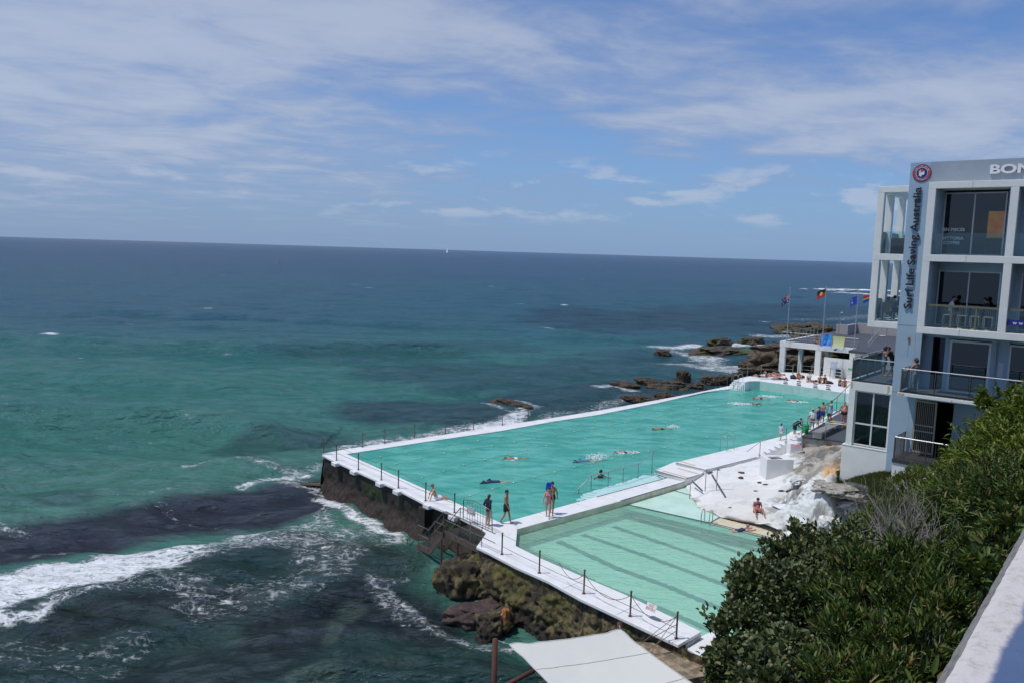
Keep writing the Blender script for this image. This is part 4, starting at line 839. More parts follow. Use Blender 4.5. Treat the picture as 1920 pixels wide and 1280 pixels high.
# left lower block: window pier, plinth, deck
part('side_deck_slab', [(-2.84, -.66, 1.9, 8.2, 7.2, 7.66)], cream, bevel=.01); part('side_deck_boards', [(-2.80, -.66, 1.95, 8.2, 7.66, 7.70)], board)
[part('corner_pier', [b_], cream) for b_ in ((-2.84, -2.54, 1.9, 2.25, 4.2, 7.2), (-2.84, -2.54, 5.2, 5.5, 4.2, 7.2), (-2.84, -2.54, 7.9, 8.2, 4.2, 7.2), (-.76, -.662, 1.92, 2.3, 4.2, 7.2))]
w_ = window(-2.54, -.76, 4.24, 7.2, 2.02, [-1.62], trans=5.42, w=.075, name='corner_window')
part('plinth', [(-2.98, -.3, 1.82, 8.3, 2.0, 4.17)], cream, bevel=.02); part('plinth_cap', [(-3.0, -.3, 1.80, 8.32, 4.17, 4.20)], mat('pale_cap', (.62, .62, .6), .7))
part('stair_hall_floor', [(-2.5, -.7, 2.3, 8, 4.2, 4.23)], board); part('hall_back_wall', [(-2.5, -.7, 7.7, 7.8, 4.2, 7.2)], mat('hall_white', (.5, .52, .53), .7)); part('hall_side_pane', [(-2.70, -2.69, 2.3, 7.9, 4.25, 7.15)], bal_glass)
mb = MB(); mb.tube([(-2.3, 2.6, 4.9), (-.8, 4.8, 6.2)], .03); mb.tube([(-2.3, 2.6, 4.5), (-.8, 4.8, 5.8)], .02); mb.build('hall_stair_rail', brown_steel, club, local=True)
# bunch of yellow flowers/rings hanging inside the corner window
fl = bthing('float_bunch', 'bunch of yellow floats hanging behind the corner window', 'pool floats', -1.2, 2.7, 5.6); mb = MB()
for k in range(16): mb.ball((random.uniform(-.22, .22), random.uniform(-.12, .12), random.uniform(-.1, .65)+(0 if k < 12 else -.6)), .08, 8, 5)
mb.build('float', mat('yellow_plastic', (.65, .38, .02), .4), fl, local=True, smooth=True)
mb = MB(); mb.tube([(0, 0, .65), (0, 0, 1.55)], .012); mb.build('cord', black, fl, local=True)
# rust weeps, small fittings
part('wall_light', [(-.1, -.02, 1.53, 1.6, 10.1, 10.28)], mat('red_lamp_cover', (.35, .1, .06), .5)); part('conduit', [(-.07, -.06, 1.59, 1.6, 9.3, 10.1)], mat('grey_stain', (.22, .29, .35), .8))
part('shadow_gap_strip', [(-.66, .25, 1.594, 1.6, 10.86, 10.875), (-.66, .25, 1.594, 1.6, 7.42, 7.435)], mat('shadow_gap', (.12, .15, .18), .8))  # dark strips drawn as the shadow in gaps across the fin
part('downpipe', [(3.72, 3.80, 1.82, 1.90, 7.7, 10.35)], grey_blue); part('notice_plate', [(3.9, 4.12, 1.90, 1.915, 8.7, 9.4)], mat('pale_plate', (.5, .53, .55), .6))
rstm = mat('rust_weep', (.42, .30, .17), .9, (.52, .46, .36), 8, 3)
for b_ in ((-.95, -.88, 1.893, 1.899, 7.22, 7.64), (-2.78, -2.70, 1.893, 1.899, 7.30, 7.64), (-.86, -.83, 1.893, 1.899, 7.35, 7.64), (.03, .30, -.004, -.001, 7.53, 7.64), (2.4, 2.43, -.004, -.001, 7.52, 7.6)): part('rust_weep', [b_], rstm)
part('ceiling_light', [(2.2, 2.55, 1.0, 1.2, 14.06, 14.115)], mat('dull_lamp', (.5, .45, .3), .5))
for z_ in (14.29, 10.79, 17.74): part('frame_joint', [(2.4, 2.412, .290, .2955, z_-.155, z_+.155)], mat('shadow_gap', (.12, .15, .18), .8))
# lettering
ltr = mat('dark_navy_letters', (.006, .007, .014), .6)
sg = bthing('wall_lettering', 'dark raised vertical letters reading Surf Life Saving Australia on the blue fin', 'sign', -.2, 1.6, 12.0)
o = text_mesh('letters', 'Surf Life Saving Australia', .49, frame_matrix((-.02, -.07, 2.62), (0, 0, 1), (0, -1, 0)), ltr, .022, sg, local=True, bold=.008)
dim = o.dimensions; vs = o.data.vertices; zmin = min(v.co.z for v in vs); zmax = max(v.co.z for v in vs); sc_ = 6.05/(zmax-zmin); zmid = (zmax+zmin)/2
for v in vs: v.co.z = 2.75+(v.co.z-zmid)*sc_; v.co.x = -.02+(v.co.x+.02)*1.02
sg = bthing('roof_lettering', 'white raised capital letters on the grey roof band', 'sign', 2.85, 1.6, 18.3)
o = text_mesh('letters', 'BON', .56, frame_matrix((0, -.06, .2), (1, 0, 0), (0, -1, 0)), mat('pale_letters', (.66, .67, .68), .5), .05, sg, 'LEFT', local=True, bold=.02)
me = o.data; xm = min(v.co.x for v in me.vertices); xM = max(v.co.x for v in me.vertices)
for v in me.vertices: v.co.x = (v.co.x-xm)*1.68/(xM-xm)
sg = bthing('window_lettering', 'white window lettering advertising coffee on the top floor pane', 'sign', 1.0, 1.9, 15.2); wl = mat('white_vinyl', (.85, .87, .88), .6)
for s_, z_ in (('TEN PIECES', .50), ('VITTORIA', .08), ('COFFEE', -.14)):
    o = text_mesh('letters', s_, .21, frame_matrix(((-.12 if s_ == 'TEN PIECES' else .0 if s_ == 'VITTORIA' else .05), .02, z_), (1, 0, 0), (0, -1, 0)), wl, .003, sg, 'LEFT', local=True, bold=.004)
# banner with www
bn_ = bthing('blue_banner', 'blue banner with white w letters tied to the right balcony glass', 'banner', 4.3, .4, 11.3); mb = MB(); mb.box((0, 0, 0), (3.0, .012, .26)); mb.build('cloth', mat('blue_banner_cloth', (.01, .02, .22), .6), bn_, local=True)
text_mesh('letters', 'w w w', .24, frame_matrix((.22, -.008, .13), (1, 0, 0), (0, -1, 0)), wl, .003, bn_, 'LEFT', local=True)
# roundel
rd = bthing('roundel_badge', 'round red and blue badge with a capped head at the top of the blue fin', 'badge', -.11, 1.6, 18.47)
def disc(r, y, n=48): return [(r*math.cos(2*math.pi*k/n), y, r*math.sin(2*math.pi*k/n)) for k in range(n)]
def disc_part(name, r, y0, y1, m):
    mb = MB(); a = disc(r, y0); b = disc(r, y1); n = 48; mb.add(a+b, [tuple(range(n)), tuple(range(2*n-1, n-1, -1))]+[(k, n+k, n+(k+1) % n, (k+1) % n) for k in range(n)]); return mb.build(name, m, rd, local=True)
redm = mat('badge_red', (.42, .06, .07), .5); navym = mat('badge_navy', (.01, .025, .16), .5); whm = mat('badge_white', (.72, .72, .74), .5)
disc_part('rim', .425, -.03, 0, mat('badge_dark_rim', (.03, .02, .09), .5)); disc_part('red_ring', .395, -.036, -.03, redm); disc_part('white_ring', .275, -.042, -.036, whm); disc_part('navy_disc', .255, -.048, -.042, navym)
def flatp(name, pts, y, m): mb = MB(); mb.add([(x*.255, y, z*.255) for x, z in pts]+[(x*.255, y+.004, z*.255) for x, z in pts], [tuple(range(len(pts))), tuple(range(2*len(pts)-1, len(pts)-1, -1))]+[(k, (k+1) % len(pts), len(pts)+(k+1) % len(pts), len(pts)+k) for k in range(len(pts))]); return mb.build(name, m, rd, local=True)
flatp('head', [(-.55, .05), (-.5, -.1), (-.42, -.3), (-.6, -.5), (-.3, -.52), (-.1, -.78), (0, -.5), (.1, -.35), (.35, -.38), (.42, -.2), (.5, -.12), (.42, 0), (.5, .1), (.45, .3), (-.1, .2)], -.053, whm)
flatp('cap_front', [(-.12, .12), (.5, .34), (.4, .55), (.1, .7), (-.18, .66)], -.056, redm); flatp('cap_back', [(-.14, .12), (-.2, .66), (-.42, .52), (-.58, .2), (-.55, -.02)], -.056, mat('badge_yellow', (.62, .5, .2), .5))
def arc_text(s, r, size, a0, da, flip):
    for k, ch in enumerate(s):
        if ch == ' ': continue
        a = a0+da*k; c_ = Vector((r*math.cos(a), -.04, r*math.sin(a))); xd = Vector((math.sin(a), 0, -math.cos(a)))*(-1 if flip else 1)
        text_mesh('letter', ch, size, frame_matrix(c_, xd, (0, -1, 0)), whm, .002, rd, local=True)
arc_text('SURF LIFE SAVING', .335, .085, R(158), -R(9.0), False); arc_text('AUSTRALIA', .335, .085, R(232), R(9.6), True)
# L2 balcony furniture: table, chairs, slatted seats behind the glass
wick = mat('grey_wicker', (.13, .12, .10), .8, (.08, .075, .06), 20, 3)
def chair_mesh():
    mb = MB(); mb.box((-.25, -.25, .42), (.25, .25, .47)); b = MB(); b.box((-.25, .21, .47), (.25, .26, .95)); b.box((-.28, -.2, .62), (-.24, .24, .66)); b.box((.24, -.2, .62), (.28, .24, .66)); l = MB()
    for x in (-.23, .2):
        for y in (-.23, .21): l.box((x, y, 0), (x+.03, y+.03, .42))
    return mb, b, l
def chair(label, s, t, z, rz, m, group): 
    th = thing('chair', label, 'chair', tuple(S2W(s, t, z)), BA+rz, group); a, b, l = chair_mesh(); a.build('seat', m, th, local=True); b.build('backrest', m, th, local=True); l.build('leg_frame', m, th, local=True); return th
chair('grey wicker chair nearest the corner column on the left balcony', -1.55, 3.0, 10.95, R(15), wick, 'wicker chairs on the left balcony'); chair('grey wicker chair beside the blue fin on the left balcony', -.95, 3.1, 10.95, R(-20), wick, 'wicker chairs on the left balcony')
tb = thing('table', 'small round table on the left balcony beside the seated person', 'table', tuple(S2W(-1.1, 3.75, 10.95)), BA); mb = MB(); mb.tube([(0, 0, .7), (0, 0, .73)], .38, 20); mb.build('table_top', white_frame, tb, local=True); mb = MB(); mb.tube([(0, 0, 0), (0, 0, .7)], .03); mb.tube([(0, 0, 0), (0, 0, .02)], .22, 16); mb.build('pedestal', galv, tb, local=True)
pale = mat('pale_slat_wood', (.30, .28, .24), .6)
for k, (s, lb) in enumerate(((1.75, 'pale slatted chair behind the balcony glass, nearest the blue side wall'), (2.35, 'pale slatted chair in the middle behind the balcony glass'), (2.9, 'pale slatted chair right of the middle behind the balcony glass'), (3.45, 'pale slatted chair behind the balcony glass, nearest the right column'))):
    th = thing('slatted_chair', lb, 'chair', tuple(S2W(s, 1.0, 10.95)), BA, 'slatted chairs on the front balcony'); a = MB(); a.box((-.2, -.2, .6), (.2, .2, .63)); a.build('seat', pale, th, local=True); b = MB()
    for q in range(6): b.box((-.2+.075*q, .17, .63), (-.175+.075*q, .19, .98))
    b.box((-.21, .165, .98), (.21, .195, 1.02)); b.build('backrest', pale, th, local=True); l = MB()
    for x in (-.2, .17):
        for y in (-.2, .17): l.box((x, y, 0), (x+.03, y+.03, .6))
    l.build('leg_frame', pale, th, local=True)

# ================================================================== PAVILION AND ROOF DECK BEYOND THE POOL
PV = thing('pavilion', 'white open pavilion with a dark roof deck beyond the far end of the pool', 'pavilion', tuple(S2W(-20, 50, .9)), BA)
PM = (-20, 50, .9)
def pp(name, boxes, m, bevel=0, parent=None):
    mb = MB()
    for b in boxes: mb.box((b[0]+20, b[2]-50, b[4]-.9), (b[1]+20, b[3]-50, b[5]-.9))
    return mb.build(name, m, parent or PV, local=True, bevel=bevel)
RT = 4.45
pp('fascia', [(-25.2, -16.6, 50.0, 50.35, RT-.62, RT)], cream, .01); pp('fascia', [(-25.2, -24.85, 50.36, 62, RT-.62, RT-.002)], cream)
pp('roof_deck', [(-25.19, 8, 50.36, 72, RT-.3, RT-.01), (-16.6, 8, 47.5, 50.36, RT-.3, RT-.012)], board)
for s in (-25.15, -21.0): pp('column', [(s, s+.62, 50.02, 50.5, .2, RT-.62)], cream, .01)
for s in (-24.9, -21.7): pp('column', [(s, s+.5, 55.5, 56.0, .2, RT-.3)], cream)
pp('corner_column', [(-17.2, -16.6, 50.01, 50.6, .2, RT-.62)], cream, .01)
pp('screen_wall', [(-20.0, -17.2, 50.1, 50.3, .5, 3.1)], cream, .01); pp('side_wall', [(-16.62, -12, 50.2, 50.5, .2, RT-.3)], cream)
pp('notice', [(-19.2, -18.5, 50.085, 50.1, 1.75, 2.75)], mat('pale_blue_notice', (.42, .50, .58), .6, (.58, .62, .66), 5, 3)); pp('green_sign', [(-17.25, -16.75, 49.98, 50.0, 2.0, 2.2)], mat('green_sign_paint', (.03, .38, .25), .5, (.4, .65, .55), 7, 2, .55, .6))
pp('banner_strip', [(-20.1, -17.5, 49.985, 49.998, RT-.5, RT-.12)], mat('pale_blue_banner', (.58, .64, .72), .6))
# emblem and faint lettering of the banner: a blue leaping shape between two short words
mb = MB(); mb.add([(x*.3, 0, z*.3) for x, z in ((-.7, -.45), (.2, -.5), (.75, 0), (.45, .1), (.2, .6), (0, .1), (-.4, -.05))], [(0, 1, 2, 3, 4, 5, 6)]); mb.v = [(v[0]+1.22, v[1]-.03, v[2]+RT-.9-.31) for v in mb.v]; mb.build('banner_emblem', mat('emblem_navy', (.01, .01, .22), .5), PV, local=True)
# back parapet wall of the roof deck and the rise towards the club
pp('parapet_wall', [(-23.9, -22.4, 66, 66.4, RT-.3, RT+1.25), (-22.4, 6, 70.0, 70.4, RT-.3, RT+1.35), (-22.8, -22.4, 66.4, 70, RT-.3, RT+1.25)], mat('grey_render', (.36, .35, .34), .8))
pv_r = thing('roof_railing', 'steel railing along the edge of the pavilion roof deck', 'railing', tuple(S2W(-25, 50.2, RT)), BA)
railing('r', [(0, 12), (0, 0), (8.6, 0)], 0, 1.05, pv_r, post=galv, glass=False, step=1.4, mid=(.35, .65))
r_ = thing('stair_railing', 'bright steel stair handrail rising from the roof deck towards the club', 'railing', tuple(S2W(-2.9, 8.2, 6)), BA)
mb = MB(); mb.tube([S2W(-14.5, 47, RT+1.0), S2W(-12.6, 46.8, RT+3.6)], .06); mb.tube([S2W(-14.5, 47, RT+.6), S2W(-12.6, 46.8, RT+3.2)], .03); mb.build('handrail', steel, r_); mb = MB()
for k in range(3): p = S2W(-14.5+.9*k, 47-.1*k, RT); mb.tube([p, p+Vector((0, 0, 1+k*1.25))], .04)
mb.build('post', galv, r_)
# white plates (pool markers) on the roof deck
for k, (x, y) in enumerate(((1663, 616), (1663, 621), (1660, 627), (1655, 630))):
    p = at(x, y, RT+.02); mb = MB(); mb.tube([p, p+Vector((0, 0, .06))], .42 if k else .38, 20); o = mb.build('round_seat', white_frame)
    tag(o, ['round white disc on the roof deck farthest from the camera', 'round white disc on the roof deck second from the far end', 'round white disc on the roof deck third from the far end', 'round white disc on the roof deck nearest the camera'][k], 'disc seat', 'white discs on the dark roof deck')
# flags
def flagpole(x, y, ytop, label, draw, zb=RT):
    p = at(x, y, zb); top = None
    d = ray(x, ytop)
    # height from the sight line at that depth
    k = p.y/ray(x+ (640-ytop)*0, ytop).y; hz = H+ray(x, ytop).z*k - zb
    th = thing('flagpole', label, 'flagpole', tuple(p), BA, 'flagpoles on the roof deck'); mb = MB(); mb.tube([(0, 0, 0), (0, 0, hz)], .055, 10, r2=.035); mb.build('pole', galv if zb > 9 else mat('silver_pole', (.45, .47, .48), .35, metal=.6), th, local=True)
    mb = MB(); mb.ball((0, 0, hz+.04), .07); mb.build('finial', steel, th, local=True)
    draw(th, hz); return th
def flag_cloth(th, hz, w, h, droop, mats, pick, nx=28, ny=18, z0=.1):
    V = []; 
    for j in range(ny+1):
        for i in range(nx+1):
            u = i/nx; v = j/ny; x = -u*w; z = hz-z0-v*h-droop*u*w*(.8+.2*v)-.12*u*u; y = .10*math.sin(u*7+v*1.5)*u**.5
            V.append((x*.92, y, z))
    mb = MB()
    for j in range(ny):
        for i in range(nx):
            a = j*(nx+1)+i; mb.f.append((a, a+1, a+nx+2, a+nx+1)); mb.m.append(pick((i+.5)/nx, (j+.5)/ny))
    mb.v = V; return mb.build('flag', mats, th, True, local=True)
fb = mat('flag_navy', (.01, .012, .10), .7); fw_ = mat('flag_white', (.7, .7, .72), .7); fr2 = mat('flag_red', (.50, .02, .03), .7); fk_ = mat('flag_black', (.015, .012, .015), .7); fy = mat('flag_yellow', (.75, .50, .02), .7); fbl = mat('flag_blue', (.02, .05, .36), .7); fg = mat('flag_green', (.05, .3, .08), .7)
def aus(u, v):
    if u < .5 and v < .5:
        a, b = u/.5, v/.5
        if abs(a-.5) < .07 or abs(b-.5) < .12: return 2
        if abs(a-.5) < .13 or abs(b-.5) < .22: return 1
        if abs(abs(a-.5)-abs(b-.5)) < .07: return 2 if abs(abs(a-.5)-abs(b-.5)) < .03 else 1
        return 0
    for cx, cy, r in ((.25, .76, .10), (.75, .18, .07), (.62, .45, .06), (.88, .42, .06), (.75, .8, .07), (.8, .52, .03)):
        if math.hypot((u-cx)*1.6, v-cy) < r: return 1
    return 0
flagpole(1475, 641, 541, 'tall flagpole with the navy flag with stars, farthest left', lambda t, hz: flag_cloth(t, hz, 1.0, .75, .60, [fb, fw_, fr2], aus, z0=.75))
flagpole(1541, 650, 539, 'tall flagpole with the black and red flag with a yellow disc', lambda t, hz: flag_cloth(t, hz, 1.05, .85, .38, [fk_, fr2, fy], lambda u, v: 2 if math.hypot((u-.5)*1.6, v-.5) < .24 else (0 if v < .5 else 1), z0=.12))
flagpole(1601, 655, 549, 'flagpole with the plain blue flag, nearest the club building', lambda t, hz: flag_cloth(t, hz, .85, .9, .28, [fbl, fw_], lambda u, v: 1 if math.hypot((u-.7)*1.2, v-.65) < .1 or math.hypot(u-.8, v-.25) < .06 else 0, z0=.35))
flagpole(1634, 640, 549, 'flagpole half hidden behind the building with the red, yellow and blue flag', lambda t, hz: flag_cloth(t, hz, 1.5, .8, .30, [fr2, fy, fg, fbl], lambda u, v: 0 if v < .38 else (1 if v < .5 else (2 if v < .6 else 3)), z0=.05))
# small lamp post at the back of the roof deck
lp = at(1573, 612, RT+1.2); th = thing('lamp_post', 'thin dark lamp post with a small pale head behind the roof deck wall', 'lamp post', tuple(lp)); mb = MB(); mb.tube([(0, 0, -1), (0, 0, 1.5), (.12, 0, 1.75)], .04); mb.build('pole', galv, th, local=True); mb = MB(); mb.ball((.25, 0, 1.78), .14, sc=(1.3, .8, .5)); mb.build('lamp_head', white_frame, th, local=True)
# tap / sign board and drinks fridge against the pavilion wall
th = thing('fridge', 'white framed shelf unit with dark panes against the pavilion wall', 'shelf unit', tuple(S2W(-18.1, 49.6, .9)), BA); mb = MB(); mb.box((-.35, -.2, 0), (.35, .2, 1.2)); mb.build('cabinet', white_frame, th, local=True); mb = MB()
for k in range(3): mb.box((-.28, -.215, .1+.36*k), (.28, -.2, .36+.36*k))
mb.build('dark_pane', black, th, local=True)

# ================================================================== TIMBER TERRACE beside the pool
TZ = 1.7
tA = at(1503, 817, TZ); tB = at(1592, 827.5, TZ); tP = at(1567.8, 770, TZ); tQ = tP+(tB-tA)*2.2; tR = tB+(tB-tA)*1.2
slab('timber_terrace', [tA, tB, tR, tQ+LV*6, tP+LV*6, tP], TZ, .12, board); slab('terrace_footing', [tA+LV*.1, tB+LV*.1, tR+LV*.1, tQ+LV*6, tP+LV*6, tP+CV*.05], TZ-.125, 1.6, mat('stained_concrete', (.42, .41, .37), .8, (.22, .2, .16), 1.8, 7, .45, .65, .02, 8), 'structure')
slab('terrace_kerb', [tA-CV*.15, tA+CV*.02, tP+CV*.02+LV*5.9, tP-CV*.15+LV*5.9], TZ+.05, 1.5, white_paint)
s0 = at(1424, 856, .34); s1 = tA+Vector((0, 0, 0)); nst = 8
for k in range(nst):
    f0, f1 = k/nst, (k+1)/nst; z = .34+(TZ-.34)*f1-.05; a_ = s0.lerp(s1, f0); b_ = s0.lerp(s1, 1.0); dd = (s1-s0); dd.z = 0; dd.normalize(); nn_ = Vector((-dd.y, dd.x, 0))
    slab('terrace_step', [a_-nn_*.1, s0.lerp(s1, f1)-nn_*.1, s0.lerp(s1, f1)+nn_*.22, a_+nn_*.22], z, .9, white_paint)
    strip('step_nosing', a_+nn_*-.1+dd*.04, a_+nn_*.22+dd*.04, .07, z+.003, darkline)
def wrail(name, label, path, posts, m=steel, r=.025, pm=galv, extra=None, group=None, cat='handrail'):
    b = Vector(path[0]); th = thing(name, label, cat, (b.x, b.y, min(p[2] for p in [q[0] for q in posts]) if posts else b.z), 0, group)
    mb = MB(); mb.tube(path, r, 8); mb.build('rail', m, th, smooth=True)
    for lo, hi in posts: mb = MB(); mb.tube([lo, hi], r*.95, 8); mb.build('post', pm, th, smooth=True)
    if extra:
        for e in extra: mb = MB(); mb.tube(e, r*.6, 6); mb.build('lower_rail', m, th, smooth=True)
    return th
UP = Vector((0, 0, 1))
g0 = at(1431, 853, .34); g1 = tA+Vector((0, 0, 0)); gm = at(1476, 828, .34); gm = s0.lerp(s1, .62)
wrail('terrace_stair_rail', 'long steel handrail climbing the side steps to the timber terrace', [s0+UP*.85+(s0-s1).normalized()*1.1, s0+UP*1.1, s1+UP*1.15], [(s0, s0+UP*1.1), (s0.lerp(s1, .62), s0.lerp(s1, .62)+UP*1.13)])
tE = tA.lerp(tB, .5)
wrail('terrace_railing', 'steel railing along the front of the timber terrace', [tA+UP*1.15, tB+UP*1.15, tR+UP*1.15], [(tA, tA+UP*1.15), (tE, tE+UP*1.15), (tB, tB+UP*1.15), (tR, tR+UP*1.15)], r=.032)
# dark fence along the pool side of the terrace (rising towards the far deck)
fp = [at(1513, 809, TZ), at(1567.8, 770, TZ), at(1567.8, 770, TZ)+LV*6]
wrail('terrace_fence', 'dark railing on the pool side of the timber terrace', [fp[0]+UP*1.1, fp[1]+UP*1.15, fp[2]+UP*2.6], [(fp[0].lerp(fp[1], k/3), fp[0].lerp(fp[1], k/3)+UP*1.12) for k in range(4)]+[(fp[1].lerp(fp[2], k/3), fp[1].lerp(fp[2], k/3)+UP*(1.15+1.45*k/3)) for k in (1, 2, 3)], m=brown_steel, pm=brown_steel)
# bench: stone trestle with slats
def bench(label, c, L_):
    th = thing('bench', label, 'bench', tuple(c), BA); 
    for s in (-L_/2+.3, L_/2-.3): mb = MB(); mb.prism([(-.28, s-.12), (.28, s-.12), (.28, s+.12), (-.28, s+.12)], 0, .42); mb.build('support', mat('concrete_bench', (.42, .42, .38), .8), th, local=True)
    mb = MB()
    for k in range(4): mb.box((-.3+.155*k, -L_/2, .42), (-.3+.155*k+.135, L_/2, .47))
    mb.build('seat', mat('grey_slat', (.26, .26, .25), .7), th, local=True); return th
bench('long grey slatted bench on concrete supports at the terrace edge', tA+LV*2.6+CV*1.0, 5.2)
# ladders in the pools, handrails
def ladder(label, x, y, z, dirv, h=1.0, w=.5, g=None):
    p = at(x, y, z); d = Vector(dirv).normalized(); n_ = Vector((-d.y, d.x, 0)); th = thing('pool_ladder', label, 'ladder', tuple(p), 0, g)
    for s in (-w/2, w/2):
        pts = []
        for k in range(13):
            a = math.pi*k/12; pts.append(n_*s+d*(.28*(1-math.cos(a))-.28)*1.0+UP*(h-.28+.28*math.sin(a)))
        mb = MB(); mb.tube([n_*s-d*.28]+[q for q in pts]+[n_*s+d*.28-UP*.8], .024, 8); mb.build('side_rail', steel, th, smooth=True, local=True)
    for k in range(2): mb = MB(); mb.tube([n_*(-w/2)+d*.28-UP*(.2+.3*k), n_*(w/2)+d*.28-UP*(.2+.3*k)], .02); mb.build('rung', steel, th, local=True)
pd = (at(1500, 808, .3)-at(1340, 848, .3)).normalized(); pn_ = Vector((-pd.y, pd.x, 0))
ladder('steel pool ladder beside the side walkway, curved rails over white deck', 1363, 842.5, .34, pn_, 1.05, .9)
ladder('steel pool ladder at the far left corner by the white steps', 1383, 728.5, 0, -pn_, 1.6, .9)
ladder('small steel ladder at the edge of the shallow shelf in the small pool', 1325, 980, K, (-.5, -.8, 0), .75, .45)
# ramp handrail in the main pool
hb = [at(1078, 923, WZ), at(1098, 902, WZ+.0), at(1098, 902, WZ)]
yy = lambda x, y, z: at(x, y, z)
P0 = at(1085, 927, WZ-.1); P1 = at(1108, 919, WZ-.1); P2 = at(1140, 912, WZ); P3_ = at(1168, 905, WZ); P4 = at(1196, 896, WZ); P5 = at(1222, 886, WZ)
wrail('ramp_handrail', 'long steel handrail over the shallow ledge of the main pool', [at(1075, 925, WZ+.05), P1+UP*.95, P2+UP*.95, P3_+UP*.95, P4+UP*.95, P5+UP*1.45, P5+UP*1.45+Vector((.3, .2, 0))], [(P0, P0+UP*.42), (P1, P1+UP*.95), (P2, P2+UP*.95), (P3_, P3_+UP*.95), (P4, P4+UP*.95), (P5, P5+UP*1.45)])
# handrail from the walkway down onto the small pool shelf
a0 = at(1293, 935, K); a1 = at(1322, 920, -.1); a2 = at(1343, 918, 0)
wrail('shelf_handrail', 'bent steel handrail leading down to the small pool shelf', [a0+UP*.95, a1+UP*1.35, a2+UP*1.4, a2+UP*1.4+(a2-a1).normalized()*.5], [(a0, a0+UP*.95), (a1, a1+UP*1.35), (a2, a2+UP*1.4)])
for p, q in (((1298, 901), (1317, 918)), ((1327, 886), (1335, 889)), ((1335, 889), (1360, 931))):
    p = at(*p, .22); q = at(*q, .06); p.z = max(p.z, shelf_z(p.x, p.y)+.05); q.z = max(q.z-.05, shelf_z(q.x, q.y)+.05); mb = MB(); mb.tube([p, q], .05, 6); o = mb.build('grip_strip', darkline); o['kind'] = 'structure'

# ================================================================== POSTS AND CABLES
def post_fence(name, label, bases, h, cables, m=brown_steel, chain=None, rad=.035):
    th = thing(name, label, 'fence', tuple(bases[0])); 
    for b in bases:
        mb = MB(); mb.tube([b, b+UP*h], rad, 8); mb.ball(tuple(b+UP*(h+.02)), rad*1.5, 8, 5); mb.obox((b.x, b.y, b.z), (.07, 0, 0), (0, .07, 0), .02); mb.build('post', m, th)
    for f in cables:
        mb = MB()
        for p, q in zip(bases[:-1], bases[1:]):
            L_ = (q-p).length; mb.tube([p.lerp(q, k/6)+UP*(h*f-.03*math.sin(math.pi*k/6)*L_/4) for k in range(7)], .011, 5)
        mb.build('cable', m, th)
    return th
nb = [at(x, y, 0) for x, y in ((607, 849), (631, 862), (672, 880), (715, 899), (747, 914), (798, 938), (852, 960))]
post_fence('post_and_cable_fence', 'brown posts with straight cables along the sea wall edge of the main pool', nb, 1.02, (.93, .5), m=mat('brown_post', (.09, .07, .055), .45, (.14, .09, .06), 8, 4))
nb2 = [at(x, y, 0) for x, y in ((941, 1038.5), (1011, 1073.5), (1094.5, 1112), (1181.5, 1154.5), (1268, 1196))]
f2 = post_fence('post_and_cable_fence', 'brown posts with a low cable and slack ropes beside the small pool', nb2, .98, (.4,), m=MATS['brown_post'])
rope = mat('grey_rope', (.16, .14, .11), .8)
for i, (k0, sag) in enumerate(((.45, .5), (0, .62), (0, .62))):
    p, q = nb2[i+1] if i else nb2[1], nb2[i+2] if i else nb2[2]
    p_ = p.lerp(q, k0)+UP*.86; q_ = q+UP*.86; mb = MB(); mb.tube([p_.lerp(q_, k/12)-UP*(sag*4*(k/12)*(1-k/12))*.9 for k in range(13)], .013, 5); mb.build('rope', rope, f2)
mb = MB(); mb.tube([nb2[0]+UP*.95, nb2[1]+UP*.95-UP*.0], .008, 5); mb.tube([nb2[1]+UP*.95, nb2[2]+UP*.9], .008, 5); mb.build('wire', rope, f2)
mb = MB(); e_ = nb2[-1]
for z0_, w_ in ((.9, (-1.6, -.6, -1.0)), (.9, (-1.2, -.9, -1.2)), (.55, (-1.6, -.6, -.6)), (.3, (-1.3, -.7, -.5))): mb.tube([e_+UP*z0_, e_+Vector(w_)+UP*z0_], .012, 5)
mb.build('stay_wire', rope, f2)
far_posts = [(680, 837.5), (721.5, 831), (777, 820.5), (835.5, 812), (888, 805), (942, 797), (990, 789), (1036, 782), (1081, 774), (1121, 768), (1164, 761), (1199, 755), (1233, 749), (1260, 743.5), (1289, 738), (1320, 731), (1342, 727), (1363, 722)]
post_fence('post_and_cable_fence', 'row of slim posts with thin cables along the ocean side walkway', [at(x, y, 0) for x, y in far_posts], 1.02, (.93,), m=MATS['brown_post'], rad=.03)
post_fence('post_and_cable_fence', 'slim pale posts along the outer edge of the far sun deck', [at(x, y, FZ) for x, y in ((1372, 713), (1401, 704.5), (1427, 700.5), (1459, 697.5), (1486, 700))], 1.0, (.93, .5), m=galv, rad=.035)
post_fence('deck_rail', 'steel railing with cables between the sun deck and the pavilion', [at(x, y, FZ) for x, y in ((1497, 701.5), (1521, 704), (1556, 708), (1580, 711), (1600, 712))], 1.15, (.95, .55, .25), m=galv, rad=.035)

